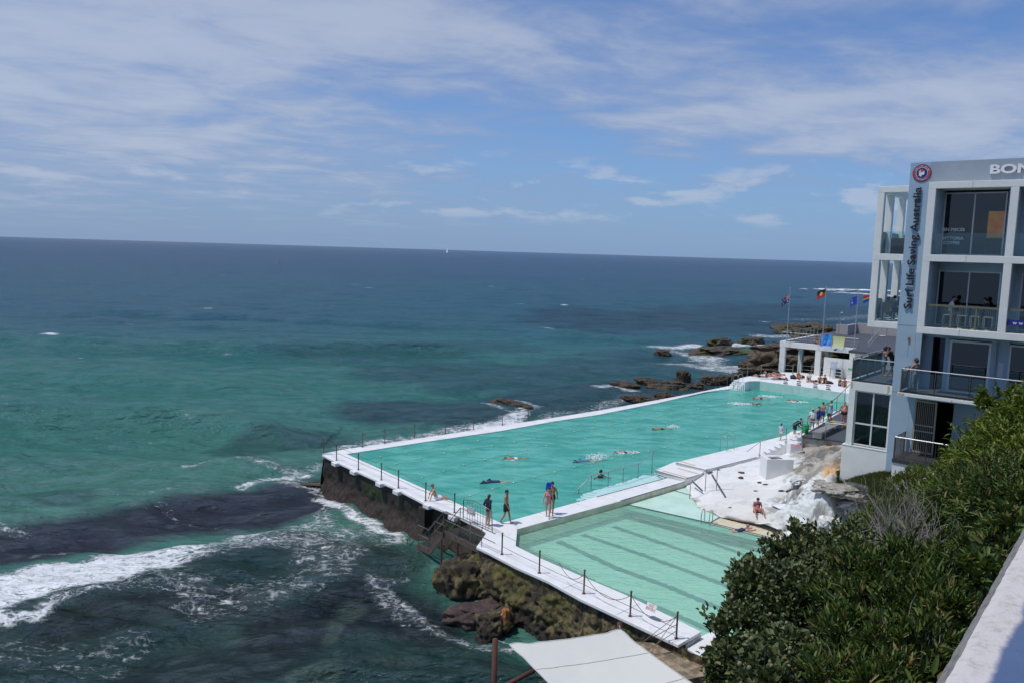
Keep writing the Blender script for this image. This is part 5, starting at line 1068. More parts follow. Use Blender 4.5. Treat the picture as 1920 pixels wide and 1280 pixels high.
# ================================================================== STEEL STAIR DOWN TO THE SEA
stg = mat('dark_steel_grating', (.10, .09, .08), .6, (.06, .05, .045), 12, 4); stc = mat('worn_dark_steel', (.09, .065, .05), .55, (.13, .10, .08), 6, 4)
ST = thing('sea_stair', 'brown steel stair with landing stepping down from the walkway into the sea', 'stair', tuple(wn(-2, 1, -2.2)))
def grate(w0, w1, n0, n1, z, z1=None, bars=16):
    z1 = z if z1 is None else z1; mb = MB()
    for k in range(bars+1):
        n_ = n0+(n1-n0)*k/bars; mb.tube([wn(w0, n_, z), wn(w1, n_, z1)], .012, 4)
    for k in range(0, int(abs(w1-w0)/.12)+1):
        w = w0+(w1-w0)*k*.12/abs(w1-w0); mb.tube([wn(w, n0, z+(z1-z)*(w-w0)/(w1-w0)), wn(w, n1, z+(z1-z)*(w-w0)/(w1-w0))], .01, 4)
    return mb
grate(-4.9, -1.35, .2, 1.72, -.06).build('platform_grating', stg, ST)
def beam(p, q, hh, th_=.03): mb = MB(); d = (q-p); dl = Vector((d.x, d.y, 0)).normalized(); n_ = Vector((-dl.y, dl.x, 0))*th_; mb.add([p-n_, p+n_, q+n_, q-n_, p-n_-UP*hh, p+n_-UP*hh, q+n_-UP*hh, q-n_-UP*hh], [(3, 2, 1, 0), (4, 5, 6, 7), (0, 1, 5, 4), (1, 2, 6, 5), (2, 3, 7, 6), (3, 0, 4, 7)]); return mb
for n_ in (1.74, .25): beam(wn(-5.0, n_, -.08), wn(-1.3, n_, -.08), .28).build('platform_beam', stc, ST)
N0, N1 = .82, 1.85
for n_ in (N0, N1):
    beam(wn(-1.35, n_, -.08), wn(-.15, n_, -1.38), .34).build('stringer', stc, ST); beam(wn(-.15, n_, -1.38), wn(.85, n_, -1.38), .3).build('landing_beam', stc, ST); beam(wn(.85, n_, -1.38), wn(1.95, n_, -2.6), .34).build('stringer', stc, ST)
grate(-.15, .85, N0, N1, -1.37).build('landing_grating', stg, ST)
for k in range(6): mb = grate(-1.35+.2*k, -1.17+.2*k, N0+.04, N1-.04, -.25-.195*k, None, 10); mb.build('tread', stg, ST)
for k in range(5): mb = grate(.9+.2*k, 1.08+.2*k, N0+.04, N1-.04, -1.55-.2*k, None, 10); mb.build('tread', stg, ST)
for n_ in (N0, N1):
    for p_, q_ in ((wn(.75, n_, -1.4), wn(.75, n_, -2.9)), (wn(-1.2, n_, -.2), wn(-1.2, n_, -2.4))): mb = MB(); mb.tube([p_, q_], .05); mb.build('leg', stc, ST)
rl = mat('stair_rail_steel', (.30, .27, .24), .35, (.16, .12, .09), 10, 4, metal=.6)
for n_ in (N0, N1):
    for hgt in (1.0, .5):
        mb = MB(); mb.tube([wn(-2.6 if hgt == 1 else -1.35, n_, -.05+hgt), wn(-1.35, n_, -.05+hgt), wn(-.1, n_, -1.38+hgt), wn(.85, n_, -1.38+hgt), wn(1.95, n_, -2.55+hgt)], .024, 8); mb.build('handrail', rl, ST, smooth=True)
    for w, z in ((-1.35, -.08), (-.1, -1.38), (.85, -1.38), (1.9, -2.5)): mb = MB(); mb.tube([wn(w, n_, z), wn(w, n_, z+1.0)], .022); mb.build('rail_post', rl, ST)
for hgt in (1.0, .55): mb = MB(); mb.tube([wn(-1.35, 1.74, -.05+hgt), wn(-3.4, 1.74, -.05+hgt), wn(-5.3, 1.74, -.05+hgt)], .022, 8); mb.build('platform_rail', rl, ST)
for w in (-2.4, -3.4, -4.3): mb = MB(); mb.tube([wn(w, 1.74, -.08), wn(w, 1.74, 1.0)], .02); mb.build('rail_post', rl, ST)
GT = thing('stair_gate', 'barred steel gate and small panel at the head of the sea stair', 'gate', tuple(wn(-2, .1, 0)))
mb = MB(); mb.tube([wn(-.6, .05, .0), wn(-.6, .05, 1.05), wn(-1.6, .1, 1.25), wn(-3.0, .1, 1.1), wn(-3.1, .1, 0)], .026, 8); mb.build('gate_frame', rl, GT, smooth=True); mb = MB()
for k in range(9): mb.tube([wn(-1.0-.22*k, .1, 0), wn(-1.0-.22*k, .1, 1.1)], .012, 5)
mb.tube([wn(-.6, .08, .15), wn(-3.1, .1, .15)], .015); mb.tube([wn(-.6, .08, .62), wn(-3.1, .1, .62)], .012); mb.build('gate_bar', rl, GT)
mb = MB(); mb.obox(wn(-1.35, .14, .45), WV*.32, WN*.01, .42); mb.build('panel', mat('pale_panel', (.55, .56, .55), .5), GT)

# NO ENTRY sign hung on the rope
sgp = at(1221, 1138, .45); th = thing('warning_sign', 'small white sign reading NO ENTRY in red hanging over the walkway rope', 'sign', tuple(sgp)); xd = (nb2[3]-nb2[2]).normalized(); fz = Vector((xd.y, -xd.x, 0)); fz = fz if fz.y < 0 else -fz
fz = (fz+Vector((0, 0, .55))).normalized(); M_ = frame_matrix((0, 0, 0), xd, fz); mb = MB(); mb.box((-.24, -.15, -.006), (.24, .15, .006)); mb.v = [tuple(M_ @ Vector(v)) for v in mb.v]; mb.build('board', mat('sign_white', (.7, .7, .68), .5), th, local=True)
rdm = mat('sign_red', (.45, .015, .03), .5); M1 = M_.copy()
for s_, y_ in (('NO', .06), ('ENTRY', -.07)): text_mesh('letters', s_, .15, M_ @ Matrix.Translation((0, y_, .009)), rdm, .002, th, local=True)

# ================================================================== SHADE SAIL
SC_ = [at(955, 1207, 2.5), at(1163, 1180, 3.0), at(1338, 1232, 2.6), at(1400, 1420, 2.4), at(1080, 1345, 2.0)]
SS = thing('shade_sail', 'large off white shade sail stretched above the rocks at the bottom edge', 'shade sail', (SC_[0].x, SC_[0].y, -1.5)); mb = MB(); n = 26
A_, B_, C_, D_ = SC_[0], SC_[1], SC_[2]+(SC_[3]-SC_[2])*.55, SC_[4]+(SC_[4]-SC_[0])*.2
V = []
for j in range(n+1):
    for i in range(n+1):
        u, v = i/n, j/n; p = A_*(1-u)*(1-v)+B_*u*(1-v)+C_*u*v+D_*(1-u)*v
        # edges curve inwards
        cen = (A_+B_+C_+D_)/4; eu = .055*4*u*(1-u); ev = .055*4*v*(1-v); k = max(eu*max(0, 1-2*min(v, 1-v)*2), ev*max(0, 1-2*min(u, 1-u)*2)); p = p.lerp(cen, min(.2, k)); p = p+UP*(-.25*16*u*(1-u)*v*(1-v)*.3)+UP*(.035*math.sin(26*(u-v)+2*u)*max(0, 1-3.2*min(math.hypot(u, v), math.hypot(u-1, v), math.hypot(u, v-1)))+.012*noise.noise(Vector((u*9, v*3, 0))))
        V.append(p)
mb.v = [tuple(p) for p in V]+[tuple(p-UP*.01) for p in V]; o_ = (n+1)**2
for j in range(n):
    for i in range(n): a = j*(n+1)+i; mb.f += [(a, a+n+1, a+n+2, a+1), (o_+a, o_+a+1, o_+a+n+2, o_+a+n+1)]; mb.m += [0, 0]
sailm = mat('off_white_sail', (.60, .605, .57), .8, (.57, .575, .545), .6, 3)
mb.build('canopy', sailm, SS, True); canopy = o_
Vg = [Vector(q) for q in V]
for jj in (8, 17):
    mb = MB(); mb.tube([Vg[jj*(n+1)+i]+UP*.006 for i in range(n+1)], .012, 4); mb.build('seam', mat('sail_seam', (.50, .50, .47), .8), SS)
mb = MB(); ring = [Vg[i] for i in range(n+1)]+[Vg[j*(n+1)+n] for j in range(1, n+1)]+[Vg[n*(n+1)+i] for i in range(n-1, -1, -1)]+[Vg[j*(n+1)] for j in range(n-1, -1, -1)]; mb.tube(ring, .018, 5); mb.build('hem', mat('sail_seam', (.5, .5, .47)), SS)
mb = MB(); p = A_+Vector((-.42, .05, .12)); mb.tube([p, p-UP*4.6], .085, 12); mb.build('post', rust, SS, smooth=True)
mb = MB(); p = at(955, 1280, .6); mb.tube([at(1012, 1250, .8), at(900, 1310, .3)], .075, 10); mb.build('brace', rust, SS, smooth=True)
mb = MB(); p = B_+Vector((-.0, .22, .12)); mb.tube([p, p-UP*3.2], .07, 10); mb.build('post', rust, SS, smooth=True)
mb = MB(); mb.tube([A_+Vector((-.35, .05, .08)), A_], .014, 6); mb.ball(tuple(A_+Vector((-.15, .02, .03))), .035); mb.build('shackle', steel, SS); mb = MB(); mb.tube([B_+Vector((0, .2, .08)), B_], .014, 6); mb.build('shackle', steel, SS)
# lower landing at the near corner of the small pool
slab('lower_landing', [at(1318, 1190, -.3), at(1345, 1178, -.3), at(1420, 1240, -.3), at(1340, 1245, -.3), at(1283, 1212, -.3)], -.3, .5, white_paint)
slab('corner_footing', [at(1272, 1208, -.46), at(1315, 1190, -.46), at(1400, 1250, -.46), at(1200, 1290, -.46), at(1180, 1200, -.46)], -.46, 2.5, mat('tan_rubble_concrete', (.33, .26, .17), .85, (.16, .12, .08), 2.5, 6, .4, .6, .05, 6))

# ================================================================== PARAPET BESIDE THE CAMERA
pa, pb = at(1775, 1280, 13.05), at(1922, 1008, 13.05); d = (pb-pa).normalized(); n_ = Vector((d.y, -d.x, 0)); n_ = n_ if n_.x > 0 else -n_; pa = pa-d*1.6; pb = pb+d*1.5
pm = bpy.data.materials.new('white_blue_parapet'); pm.use_nodes = True; t = pm.node_tree; b = t.nodes['Principled BSDF']; v = t.nodes.new('ShaderNodeTexCoord').outputs['Object']; sp = t.nodes.new('ShaderNodeSeparateXYZ'); t.links.new(v, sp.inputs[0])
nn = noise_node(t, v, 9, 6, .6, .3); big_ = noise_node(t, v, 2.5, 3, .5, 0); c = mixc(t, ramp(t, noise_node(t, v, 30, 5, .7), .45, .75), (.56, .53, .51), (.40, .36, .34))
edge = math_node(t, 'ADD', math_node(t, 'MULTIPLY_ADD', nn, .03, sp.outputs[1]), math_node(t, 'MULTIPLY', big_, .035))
c = mixc(t, ramp(t, edge, .098, .118), c, mixc(t, nn, (.05, .09, .19), (.10, .15, .27))); t.links.new(c, b.inputs['Base Color']); b.inputs['Roughness'].default_value = .85  # blue past a wavy, noise-shifted edge line
bn = t.nodes.new('ShaderNodeBump'); bn.inputs[0].default_value = .7; bn.inputs[1].default_value = .004; t.links.new(noise_node(t, v, 60, 6, .7), bn.inputs['Height']); t.links.new(bn.outputs[0], b.inputs['Normal'])
PW = thing('parapet_wall', 'weathered white parapet with a blue area in the bottom right corner', 'wall', tuple(Vector((pa.x, pa.y, 12.1))), math.atan2(d.y, d.x)); L_ = (pb-pa).length; mb = MB(); nx = 90
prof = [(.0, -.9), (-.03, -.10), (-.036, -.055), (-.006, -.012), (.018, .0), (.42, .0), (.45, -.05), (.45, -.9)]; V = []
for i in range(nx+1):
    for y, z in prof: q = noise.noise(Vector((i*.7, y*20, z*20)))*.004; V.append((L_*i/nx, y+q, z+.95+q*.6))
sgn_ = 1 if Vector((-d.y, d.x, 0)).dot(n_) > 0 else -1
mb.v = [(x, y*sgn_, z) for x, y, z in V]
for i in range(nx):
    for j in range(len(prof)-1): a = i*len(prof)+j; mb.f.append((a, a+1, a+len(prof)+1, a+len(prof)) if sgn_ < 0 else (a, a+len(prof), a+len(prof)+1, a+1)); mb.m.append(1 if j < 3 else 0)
if sgn_ < 0:
    for nd in t.nodes:
        pass
    sp2 = math_node(t, 'MULTIPLY', sp.outputs[1], -1.0)
    for l in list(t.links):
        if l.from_socket == sp.outputs[1] and l.to_node != sp2.node: ts = l.to_socket; t.links.remove(l); t.links.new(sp2, ts)
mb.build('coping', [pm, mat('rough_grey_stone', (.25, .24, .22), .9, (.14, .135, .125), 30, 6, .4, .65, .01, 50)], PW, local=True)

# ================================================================== FAR BOAT, BUOY
p = at(838, 474, SEA); bt = thing('sailboat', 'tiny white sailing boat near the horizon', 'sailboat', tuple(p), R(-42)); k = p.y/1493*6.2/6.0
mb = MB(); mb.prism([(-3, 0), (-1.5, -1), (2.6, -.8), (2.9, .8), (-1.5, 1)], 0, .9); mb.v = [(v[0]*k/1.6, v[1]*k/1.6, v[2]*k/1.6) for v in mb.v]; mb.build('hull', white_frame, bt, local=True)
mb = MB(); mb.prism([(0, -.03), (0, .03), (-.05, 0)], 0, 6.6); mb.v = [(v[0]*k/1.0, v[1]*k, v[2]*k/1.0) for v in mb.v]; mb.build('mast', white_frame, bt, local=True)
sw_ = mat('white_sailcloth', (.8, .8, .8), .7); mb = MB(); mb.add([(0, 0, .6*k), (0, 1.2*k, 7.6*k), (-2.6*k, .3, .7*k), (.02, .05, .6*k), (.02, 1.2*k+.05, 7.6*k), (-2.58*k, .35, .7*k)], [(0, 1, 2), (3, 5, 4)]); mb.add([(.2*k, 0, .6*k), (.1*k, .9*k, 5.6*k), (2.4*k, .2, .8*k)], [(0, 1, 2)]); mb.build('sail', sw_, bt, local=True)
p = at(521, 493, SEA); by = thing('buoy', 'small yellow marker buoy floating left of the sailboat', 'buoy', tuple(p)); k = p.y/1493; mb = MB(); mb.tube([(0, 0, -k), (0, 0, 1.6*k)], 2.0*k, 14, r2=1.7*k); mb.build('float', mat('buoy_yellow', (.55, .30, .03), .5), by, local=True); mb = MB(); mb.tube([(0, 0, 1.6*k), (0, 0, 5.5*k)], .9*k, 6, r2=.15*k); mb.build('tower', mat('buoy_yellow', (.55, .3, .03)), by, local=True)

# ================================================================== LANE ROPES
ropem = mat('thin_lane_rope', (.14, .45, .34), .6); flm = mat('cream_float', (.55, .52, .34), .5)
def lane(label, pts, n):
    P = [at(x, y, WZ+.02) for x, y in pts]; th = thing('lane_rope', label, 'lane rope', tuple(P[0]), 0, 'lane ropes of the main pool')
    cum = [0]
    for a, b in zip(P[:-1], P[1:]): cum.append(cum[-1]+(b-a).length)
    def pos(f):
        s = f*cum[-1]
        for i in range(len(P)-1):
            if s <= cum[i+1]+1e-6: return P[i].lerp(P[i+1], (s-cum[i])/(cum[i+1]-cum[i]))
    mb = MB(); mb.tube([pos(k/30)+Vector((0, 0, 0)) for k in range(31)], .008, 4); mb.build('rope', ropem, th)
    for k in range(n): p = pos((k+.5)/n); mb = MB(); mb.ball((p.x, p.y, p.z+.01), .055, 8, 5, (1.2, 1.2, .8)); mb.build('float', flm, th)
lane('lane rope with cream floats nearest the two pools divider', [(860, 935), (978, 900), (1095, 871), (1232, 842), (1370, 808), (1490, 779), (1540, 765)], 24)
lane('lane rope with cream floats second from the divider walkway', [(770, 902), (880, 868), (1000, 840), (1120, 818), (1280, 785), (1420, 760), (1550, 742)], 26)
lane('lane rope with cream floats third from the divider walkway', [(720, 874), (830, 850), (960, 829), (1100, 805), (1290, 770), (1440, 742), (1525, 732)], 26)
lane('lane rope with cream floats closest to the ocean walkway', [(688, 860), (790, 843), (920, 822), (1060, 800), (1250, 765), (1400, 737), (1490, 726)], 26)
# ================================================================== SHRUBS
def leaf_mat(name, c1, c2, c3, trans=.25):
    m = bpy.data.materials.new(name); m.use_nodes = True; t = m.node_tree; b = t.nodes['Principled BSDF']; a = t.nodes.new('ShaderNodeAttribute'); a.attribute_name = 'var'
    f = a.outputs['Fac']; c = mixc(t, ramp(t, f, .0, .75), c1, c2); c = mixc(t, ramp(t, f, .90, .97), c, c3); t.links.new(c, b.inputs['Base Color']); b.inputs['Roughness'].default_value = .5; b.inputs['Specular IOR Level'].default_value = .35
    tl = t.nodes.new('ShaderNodeBsdfTranslucent'); t.links.new(mixc(t, .4, c, (.14, .20, .02)), tl.inputs[0]); mx = t.nodes.new('ShaderNodeMixShader'); mx.inputs[0].default_value = trans
    o = [n for n in t.nodes if n.type == 'OUTPUT_MATERIAL'][0]; t.links.new(b.outputs[0], mx.inputs[1]); t.links.new(tl.outputs[0], mx.inputs[2]); t.links.new(mx.outputs[0], o.inputs[0]); return m
def leaves(name, P, Dn, L_, W_, m, parent, g, fold=.25, droop=.15):
    """P centres, Dn leaf directions; L_, W_ arrays"""
    n = len(P); Dn = Dn/np.linalg.norm(Dn, axis=1, keepdims=True); side = np.cross(Dn, g.normal(size=(n, 3))+np.array([0, 0, 1.2])); side /= np.linalg.norm(side, axis=1, keepdims=True)+1e-9; nr = np.cross(side, Dn)
    nr *= np.sign(nr[:, 2:3]+1e-9); L_ = L_[:, None]; W_ = W_[:, None]
    b = P; l1 = P+Dn*L_*.3+side*W_*.42+nr*W_*fold; l2 = P+Dn*L_*.68+side*W_*.36+nr*W_*fold*.8-nr*L_*droop*.3; tp = P+Dn*L_-nr*L_*droop; r1 = P+Dn*L_*.3-side*W_*.42+nr*W_*fold; r2 = P+Dn*L_*.68-side*W_*.36+nr*W_*fold*.8-nr*L_*droop*.3
    V = np.stack([b, l1, l2, tp, r2, r1], 1).reshape(-1, 3); i = np.arange(n)[:, None]*6; F = np.concatenate([i+np.array([[0, 1, 2, 3]]), i+np.array([[0, 3, 4, 5]])], 0)
    inv = np.array(WM[parent.name].inverted()); V = V@inv[:3, :3].T+inv[:3, 3]
    return np_mesh(name, V, F, m, False, {'var': np.repeat(g.random(n), 6)}, parent)
def lobe_points(lobes, dens, g, shell=.35, lift=.1, clump=.5):
    P = []; Nn = []
    for c, r in lobes:
        r = np.array(r if hasattr(r, '__len__') else (r, r, r*.85)); n = int(dens*4*math.pi*(r[0]*r[1]+r[1]*r[2]+r[0]*r[2])/3)
        nc = max(6, int(n/46)); cd = g.normal(size=(nc, 3)); cd /= np.linalg.norm(cd, axis=1, keepdims=True); cr = 1-shell*g.random(nc)**1.3+lift*g.random(nc)
        k = g.integers(0, nc, n); d = cd[k]+g.normal(size=(n, 3))*clump*.30; rad = np.linalg.norm(d, axis=1, keepdims=True); d = d/rad
        rr = cr[k]+g.normal(size=n)*.07; p = np.array(c)+d*r*rr[:, None]; P.append(p); Nn.append(d)
    return np.concatenate(P), np.concatenate(Nn)
def twigs(name, lobes, n, root, m, parent, g, r=.006, reach=1.08, bend=.25, seg=6):
    mb = MB()
    for k in range(n):
        c, rr = lobes[k % len(lobes)]; rr = rr if not hasattr(rr, '__len__') else float(np.mean(rr)); d = g.normal(size=3); d[2] = abs(d[2])*.8; d /= np.linalg.norm(d)
        e = np.array(c)+d*rr*reach*g.uniform(.75, 1.12); s = np.array(root)*.35+np.array(c)*.65+g.normal(size=3)*rr*.25; s[2] -= rr*.4; mid = (s+e)/2+g.normal(size=3)*rr*bend
        pts = [Vector(s*(1-u)**2+mid*2*u*(1-u)+e*u*u) for u in np.linspace(0, 1, seg)]; mb.tube(pts, r*g.uniform(.7, 1.5), 4, r2=r*.35)
    return mb.build(name, m, parent)
bark = mat('grey_bark', (.16, .14, .12), .9, (.08, .07, .06), 20, 3); dead = mat('bare_grey_twig', (.30, .27, .24), .9, (.18, .155, .14), 15, 3)
lA = leaf_mat('dull_round_leaf', (.026, .044, .016), (.125, .155, .058), (.17, .16, .05), .18)
lB = leaf_mat('bright_long_leaf', (.030, .068, .010), (.185, .235, .032), (.38, .36, .06), .34)
lC = leaf_mat('dark_lance_leaf', (.020, .042, .010), (.105, .155, .030), (.20, .14, .05), .22)
lD = leaf_mat('yellow_green_leaf', (.06, .085, .015), (.14, .17, .03), (.30, .28, .05), .3)
def L(x, y, Y, r): p = atY(x, y, Y); return ((p.x, p.y, p.z), r)
def shrub(name, label, lobes, m, dens, ls, lw, seed, cat='shrub', up=.5, twn=30, fruit=0, shell=.35, group=None, root=None, droop=.15, tm=None, sprigs=0, fill=.5):
    g = np.random.default_rng(seed); cs = np.array([l[0] for l in lobes]); base = cs.mean(0)-np.array([0, 0, 1.2]) if root is None else np.array(root)
    th = thing(name, label, cat, tuple(base), 0, group); P, Nn = lobe_points(lobes, dens, g, shell)
    Pi, Ni = lobe_points([(c, np.array(r)*.72) for c, r in lobes], dens*fill, g, .5); P = np.concatenate([P, Pi]); Nn = np.concatenate([Nn, Ni])
    if sprigs:
        for k in range(sprigs):
            c, rr = lobes[k % len(lobes)]; rr = float(np.mean(rr)); d = g.normal(size=3); d[2] = abs(d[2])+.3; d /= np.linalg.norm(d); n = 14; u = g.random(n)[:, None]
            q = np.array(c)+d*rr*(.9+u*.38)+g.normal(size=(n, 3))*.03; P = np.concatenate([P, q]); Nn = np.concatenate([Nn, np.tile(d, (n, 1))])
    n = len(P); Dn = Nn*.7+g.normal(size=(n, 3))*.55+np.array([0, 0, up]); sz = g.uniform(.65, 1.2, n)
    leaves('foliage', P, Dn, ls*sz, lw*sz, m, th, g, droop=droop); twigs('branch', lobes, twn, base, tm or bark, th, g)
    if fruit:
        mb = MB(); k = g.choice(len(P), fruit, False)
        for i in k:
            q = P[i]+Nn[i]*.05
            for _ in range(1): q2 = q+g.normal(size=3)*.025; mb.ball(tuple(q2), g.uniform(.014, .024), 6, 4, (1, 1, 1.1))
        mb.build('fruit', mat('tan_green_fruit', (.20, .18, .09), .7, (.13, .13, .06), 9, 2), th, True)['kind'] = 'stuff'
    return th
shrub('fruiting_shrub', 'dark round leaved shrub with pale fruits leaning over the small pool', [L(1450, 1120, 8.6, .50), L(1395, 1190, 8.1, .40), L(1405, 1095, 8.8, .22), L(1490, 1075, 9.2, .38), L(1430, 1265, 7.6, .48), L(1370, 1260, 7.8, .28), L(1520, 1140, 8.3, .42), L(1350, 1225, 8.0, .18), L(1445, 1035, 9.2, .15)], lA, 700, .072, .050, 61, fruit=330, twn=46, sprigs=26, fill=.8)
shrub('fruiting_shrub', 'dark round leaved shrub with pale fruits behind, reaching towards the white rocks', [L(1495, 1030, 10.2, .30), L(1560, 1035, 10.4, .40), L(1615, 1025, 10.8, .36), L(1580, 1080, 9.6, .42), L(1500, 1000, 10.8, .16), L(1650, 1050, 10.2, .38)], lA, 640, .072, .050, 62, fruit=210, twn=36, sprigs=22, fill=.8)
shrub('fruiting_shrub', 'small round leaved shrub with pale fruits at the bottom of the frame', [L(1480, 1240, 6.6, .30), L(1440, 1290, 6.2, .30), L(1530, 1290, 6.3, .26)], lA, 760, .066, .046, 63, fruit=90, twn=18, sprigs=8, fill=.8)
shrub('low_shrub', 'low dark lance leaved shrub in the middle beside the bare twigs', [L(1620, 1090, 7.6, .36), L(1700, 1085, 7.4, .40), L(1780, 1070, 7.3, .34), L(1640, 1160, 6.9, .38), L(1740, 1150, 6.7, .38), L(1850, 1035, 6.9, .26), L(1580, 1130, 7.4, .26)], lC, 820, .105, .026, 64, up=.9, twn=40, sprigs=20, fill=.9)
shrub('low_shrub', 'low olive lance leaved shrub at the bottom edge beside the parapet', [L(1600, 1220, 6.2, .34), L(1680, 1250, 5.7, .34), L(1570, 1300, 5.5, .32), L(1740, 1230, 5.6, .26), L(1650, 1310, 5.2, .3), L(1780, 1150, 6.0, .24)], lC, 900, .098, .024, 65, up=.8, twn=50, sprigs=16, tm=dead, fill=.9)
shrub('leafy_shrub', 'small shrub with broad bright leaves peeping over the parapet', [L(1870, 1030, 5.6, .18), L(1905, 985, 5.8, .16), L(1840, 1075, 5.4, .15)], lC, 900, .10, .034, 66, up=.7, twn=10)
shrub('tall_shrub', 'tall bright green shrub against the club building at the right edge', [L(1935, 825, 17, .95), L(1880, 825, 17.5, .7), L(1880, 890, 16.5, 1.1), L(1930, 890, 15.5, 1.3), L(1990, 800, 17, 1.0), L(1835, 890, 17, .6), L(1862, 752, 18, .28), L(1910, 745, 17.5, .28)], lB, 430, .14, .040, 67, up=.3, twn=40, sprigs=60, droop=.3, fill=.8)
shrub('tall_shrub', 'bright green spreading shrub below the small barred balcony', [L(1780, 955, 16, .72), L(1815, 970, 14.5, .9), L(1765, 905, 17.5, .42), L(1735, 950, 16.5, .45), L(1800, 880, 17, .45), L(1725, 905, 18.5, .28)], lB, 430, .125, .036, 68, up=.4, twn=40, sprigs=44, fill=.8)
shrub('tall_shrub', 'dense dark green shrub in the hollow left of the parapet', [L(1860, 970, 12, .9), L(1920, 960, 11, .9), L(1800, 1020, 11.5, .6), L(1900, 1010, 9.5, .45), L(1740, 1000, 12, .5)], lC, 520, .12, .032, 69, up=.3, twn=50, sprigs=20, fill=.9)
shrub('wispy_shrub', 'yellow green shrub spilling over the rocks below the club plinth', [L(1700, 915, 17.5, .40), L(1668, 950, 16, .40), L(1695, 975, 14, .45), L(1650, 985, 14, .30), L(1715, 890, 19, .28), L(1672, 915, 20, .28), L(1640, 1005, 13, .3)], lD, 520, .085, .022, 70, up=.6, twn=40, sprigs=30, fill=.8)
# the dead bush
g = np.random.default_rng(71); th = thing('dead_shrub', 'tangle of bare grey twigs between the fruiting and the green shrubs', 'shrub', tuple(atY(1660, 1060, 9))); mb = MB(); o0 = np.array(atY(1684, 1050, 8.6))
for k in range(230):
    a = g.uniform(-.9, 1.3); ln = g.uniform(.25, 1.0); e = o0+np.array([math.sin(a)*ln*.62, g.normal()*.28, math.cos(a)*ln*1.0]); s = o0+g.normal(size=3)*.16; mid = (s+e)/2+g.normal(size=3)*.14
    pts = [Vector(s*(1-u)**2+mid*2*u*(1-u)+e*u*u)+Vector(g.normal(size=3)*.008) for u in np.linspace(0, 1, 8)]; mb.tube(pts, g.uniform(.0025, .006), 4, r2=.0015)
mb.build('twigs', dead, th)['kind'] = 'stuff'
# grass and ground plants on the slope by the club plinth
def grass(label, poly, zf, n, m, h, seed):
    g = np.random.default_rng(seed); P = []; lo = np.min(poly, 0); hi = np.max(poly, 0); q = g.uniform(lo, hi, (n*4, 2)); q = q[in_poly(q[:, 0], q[:, 1], poly)][:n]
    z = np.array([max(shelf_z(a, b), rbf(cl_ctrl, np.array([a]), np.array([b]), .1)[0]) if zf is None else zf for a, b in q])
    P = np.c_[q, z-.02]; Dn = g.normal(size=(len(P), 3))*.45+np.array([0, 0, 1.0]); th = thing('grass', None, None, tuple(P[0])); o = leaves('grass', P, Dn, h*g.uniform(.5, 1.3, len(P)), .018*np.ones(len(P)), m, th, g); 
    mw = WM[th.name]; o.parent = None; o.data.transform(mw); bpy.data.objects.remove(th); o.name = 'grass'; o['kind'] = 'stuff'; return o
gm_ = leaf_mat('short_grass_blade', (.045, .07, .015), (.10, .13, .03), (.28, .26, .05), .3)
gp = [tuple(at(x, y, 2.6))[:2] for x, y in ((1566, 876), (1676, 884), (1700, 905), (1690, 935), (1640, 932), (1628, 912), (1596, 894))]
grass('', gp, None, 24000, gm_, .16, 81); grass('', [tuple(at(x, y, 2.9))[:2] for x, y in ((1610, 868), (1676, 876), (1676, 888), (1612, 880))], None, 5000, mat('dry_grass', (.13, .12, .06), .9), .35, 82)
grass('', [tuple(at(x, y, 2.2))[:2] for x, y in ((1569, 895), (1580, 894), (1580, 902), (1570, 902))], None, 800, gm_, .2, 83)
# landing net lying on the rocks
th = thing('landing_net', 'long white pole with a blue rimmed net lying on the grass by the club plinth', 'net', tuple(at(1650, 877, 2.9))); e0 = on_shelf(1506, 869)+UP*.1; e1 = at(1650, 878, 2.95); mb = MB(); mb.tube([e0, e1], .018, 6); mb.build('pole', white_frame, th)
mb = MB(); c0 = at(1662, 878, 3.0); mb.tube([c0+Vector((.32*math.cos(a), .2*math.sin(a), .14*math.sin(a))) for a in np.linspace(0, 2*math.pi, 20)], .03, 6); mb.build('rim', mat('light_blue_plastic', (.18, .5, .72), .4), th); mb = MB(); mb.ball(tuple(c0), .27, 12, 6, (1, .6, .4)); mb.build('mesh_bag', mat('white_net', (.6, .64, .66), .8), th)

# low ground cover over the cliff slope
g = np.random.default_rng(91); q = np.c_[g.uniform(1.5, 24, 60000), g.uniform(4, 38, 60000)]; ok = (q[:, 0] > q[:, 1]*.30+.6) & ~in_poly(q[:, 0], q[:, 1], edgepoly) & ~((q[:, 0] > 18) & (q[:, 1] > 36)); q = q[ok]
zi = np.clip(np.round((q[:, 1]-2)/(39/279)).astype(int), 0, 279); zj = np.clip(np.round((q[:, 0]+1)/(35/239)).astype(int), 0, 239); z = Zcliff[zi, zj]; k = z > -1; q = q[k]; z = z[k]
dd = np.hypot(q[:, 0], q[:, 1]); th = thing('ground_cover', None, None, (0, 0, 0)); n = len(q); sz = g.uniform(.6, 1.3, n)*np.clip(dd/18, .5, 1.4)
o = leaves('ground_cover', np.c_[q, z+g.uniform(0, .22, n)], g.normal(size=(n, 3))*.6+np.array([0, 0, .5]), .26*sz, .085*sz, lC, th, g); o.parent = None; bpy.data.objects.remove(th); o.name = 'ground_cover'; o['kind'] = 'stuff'
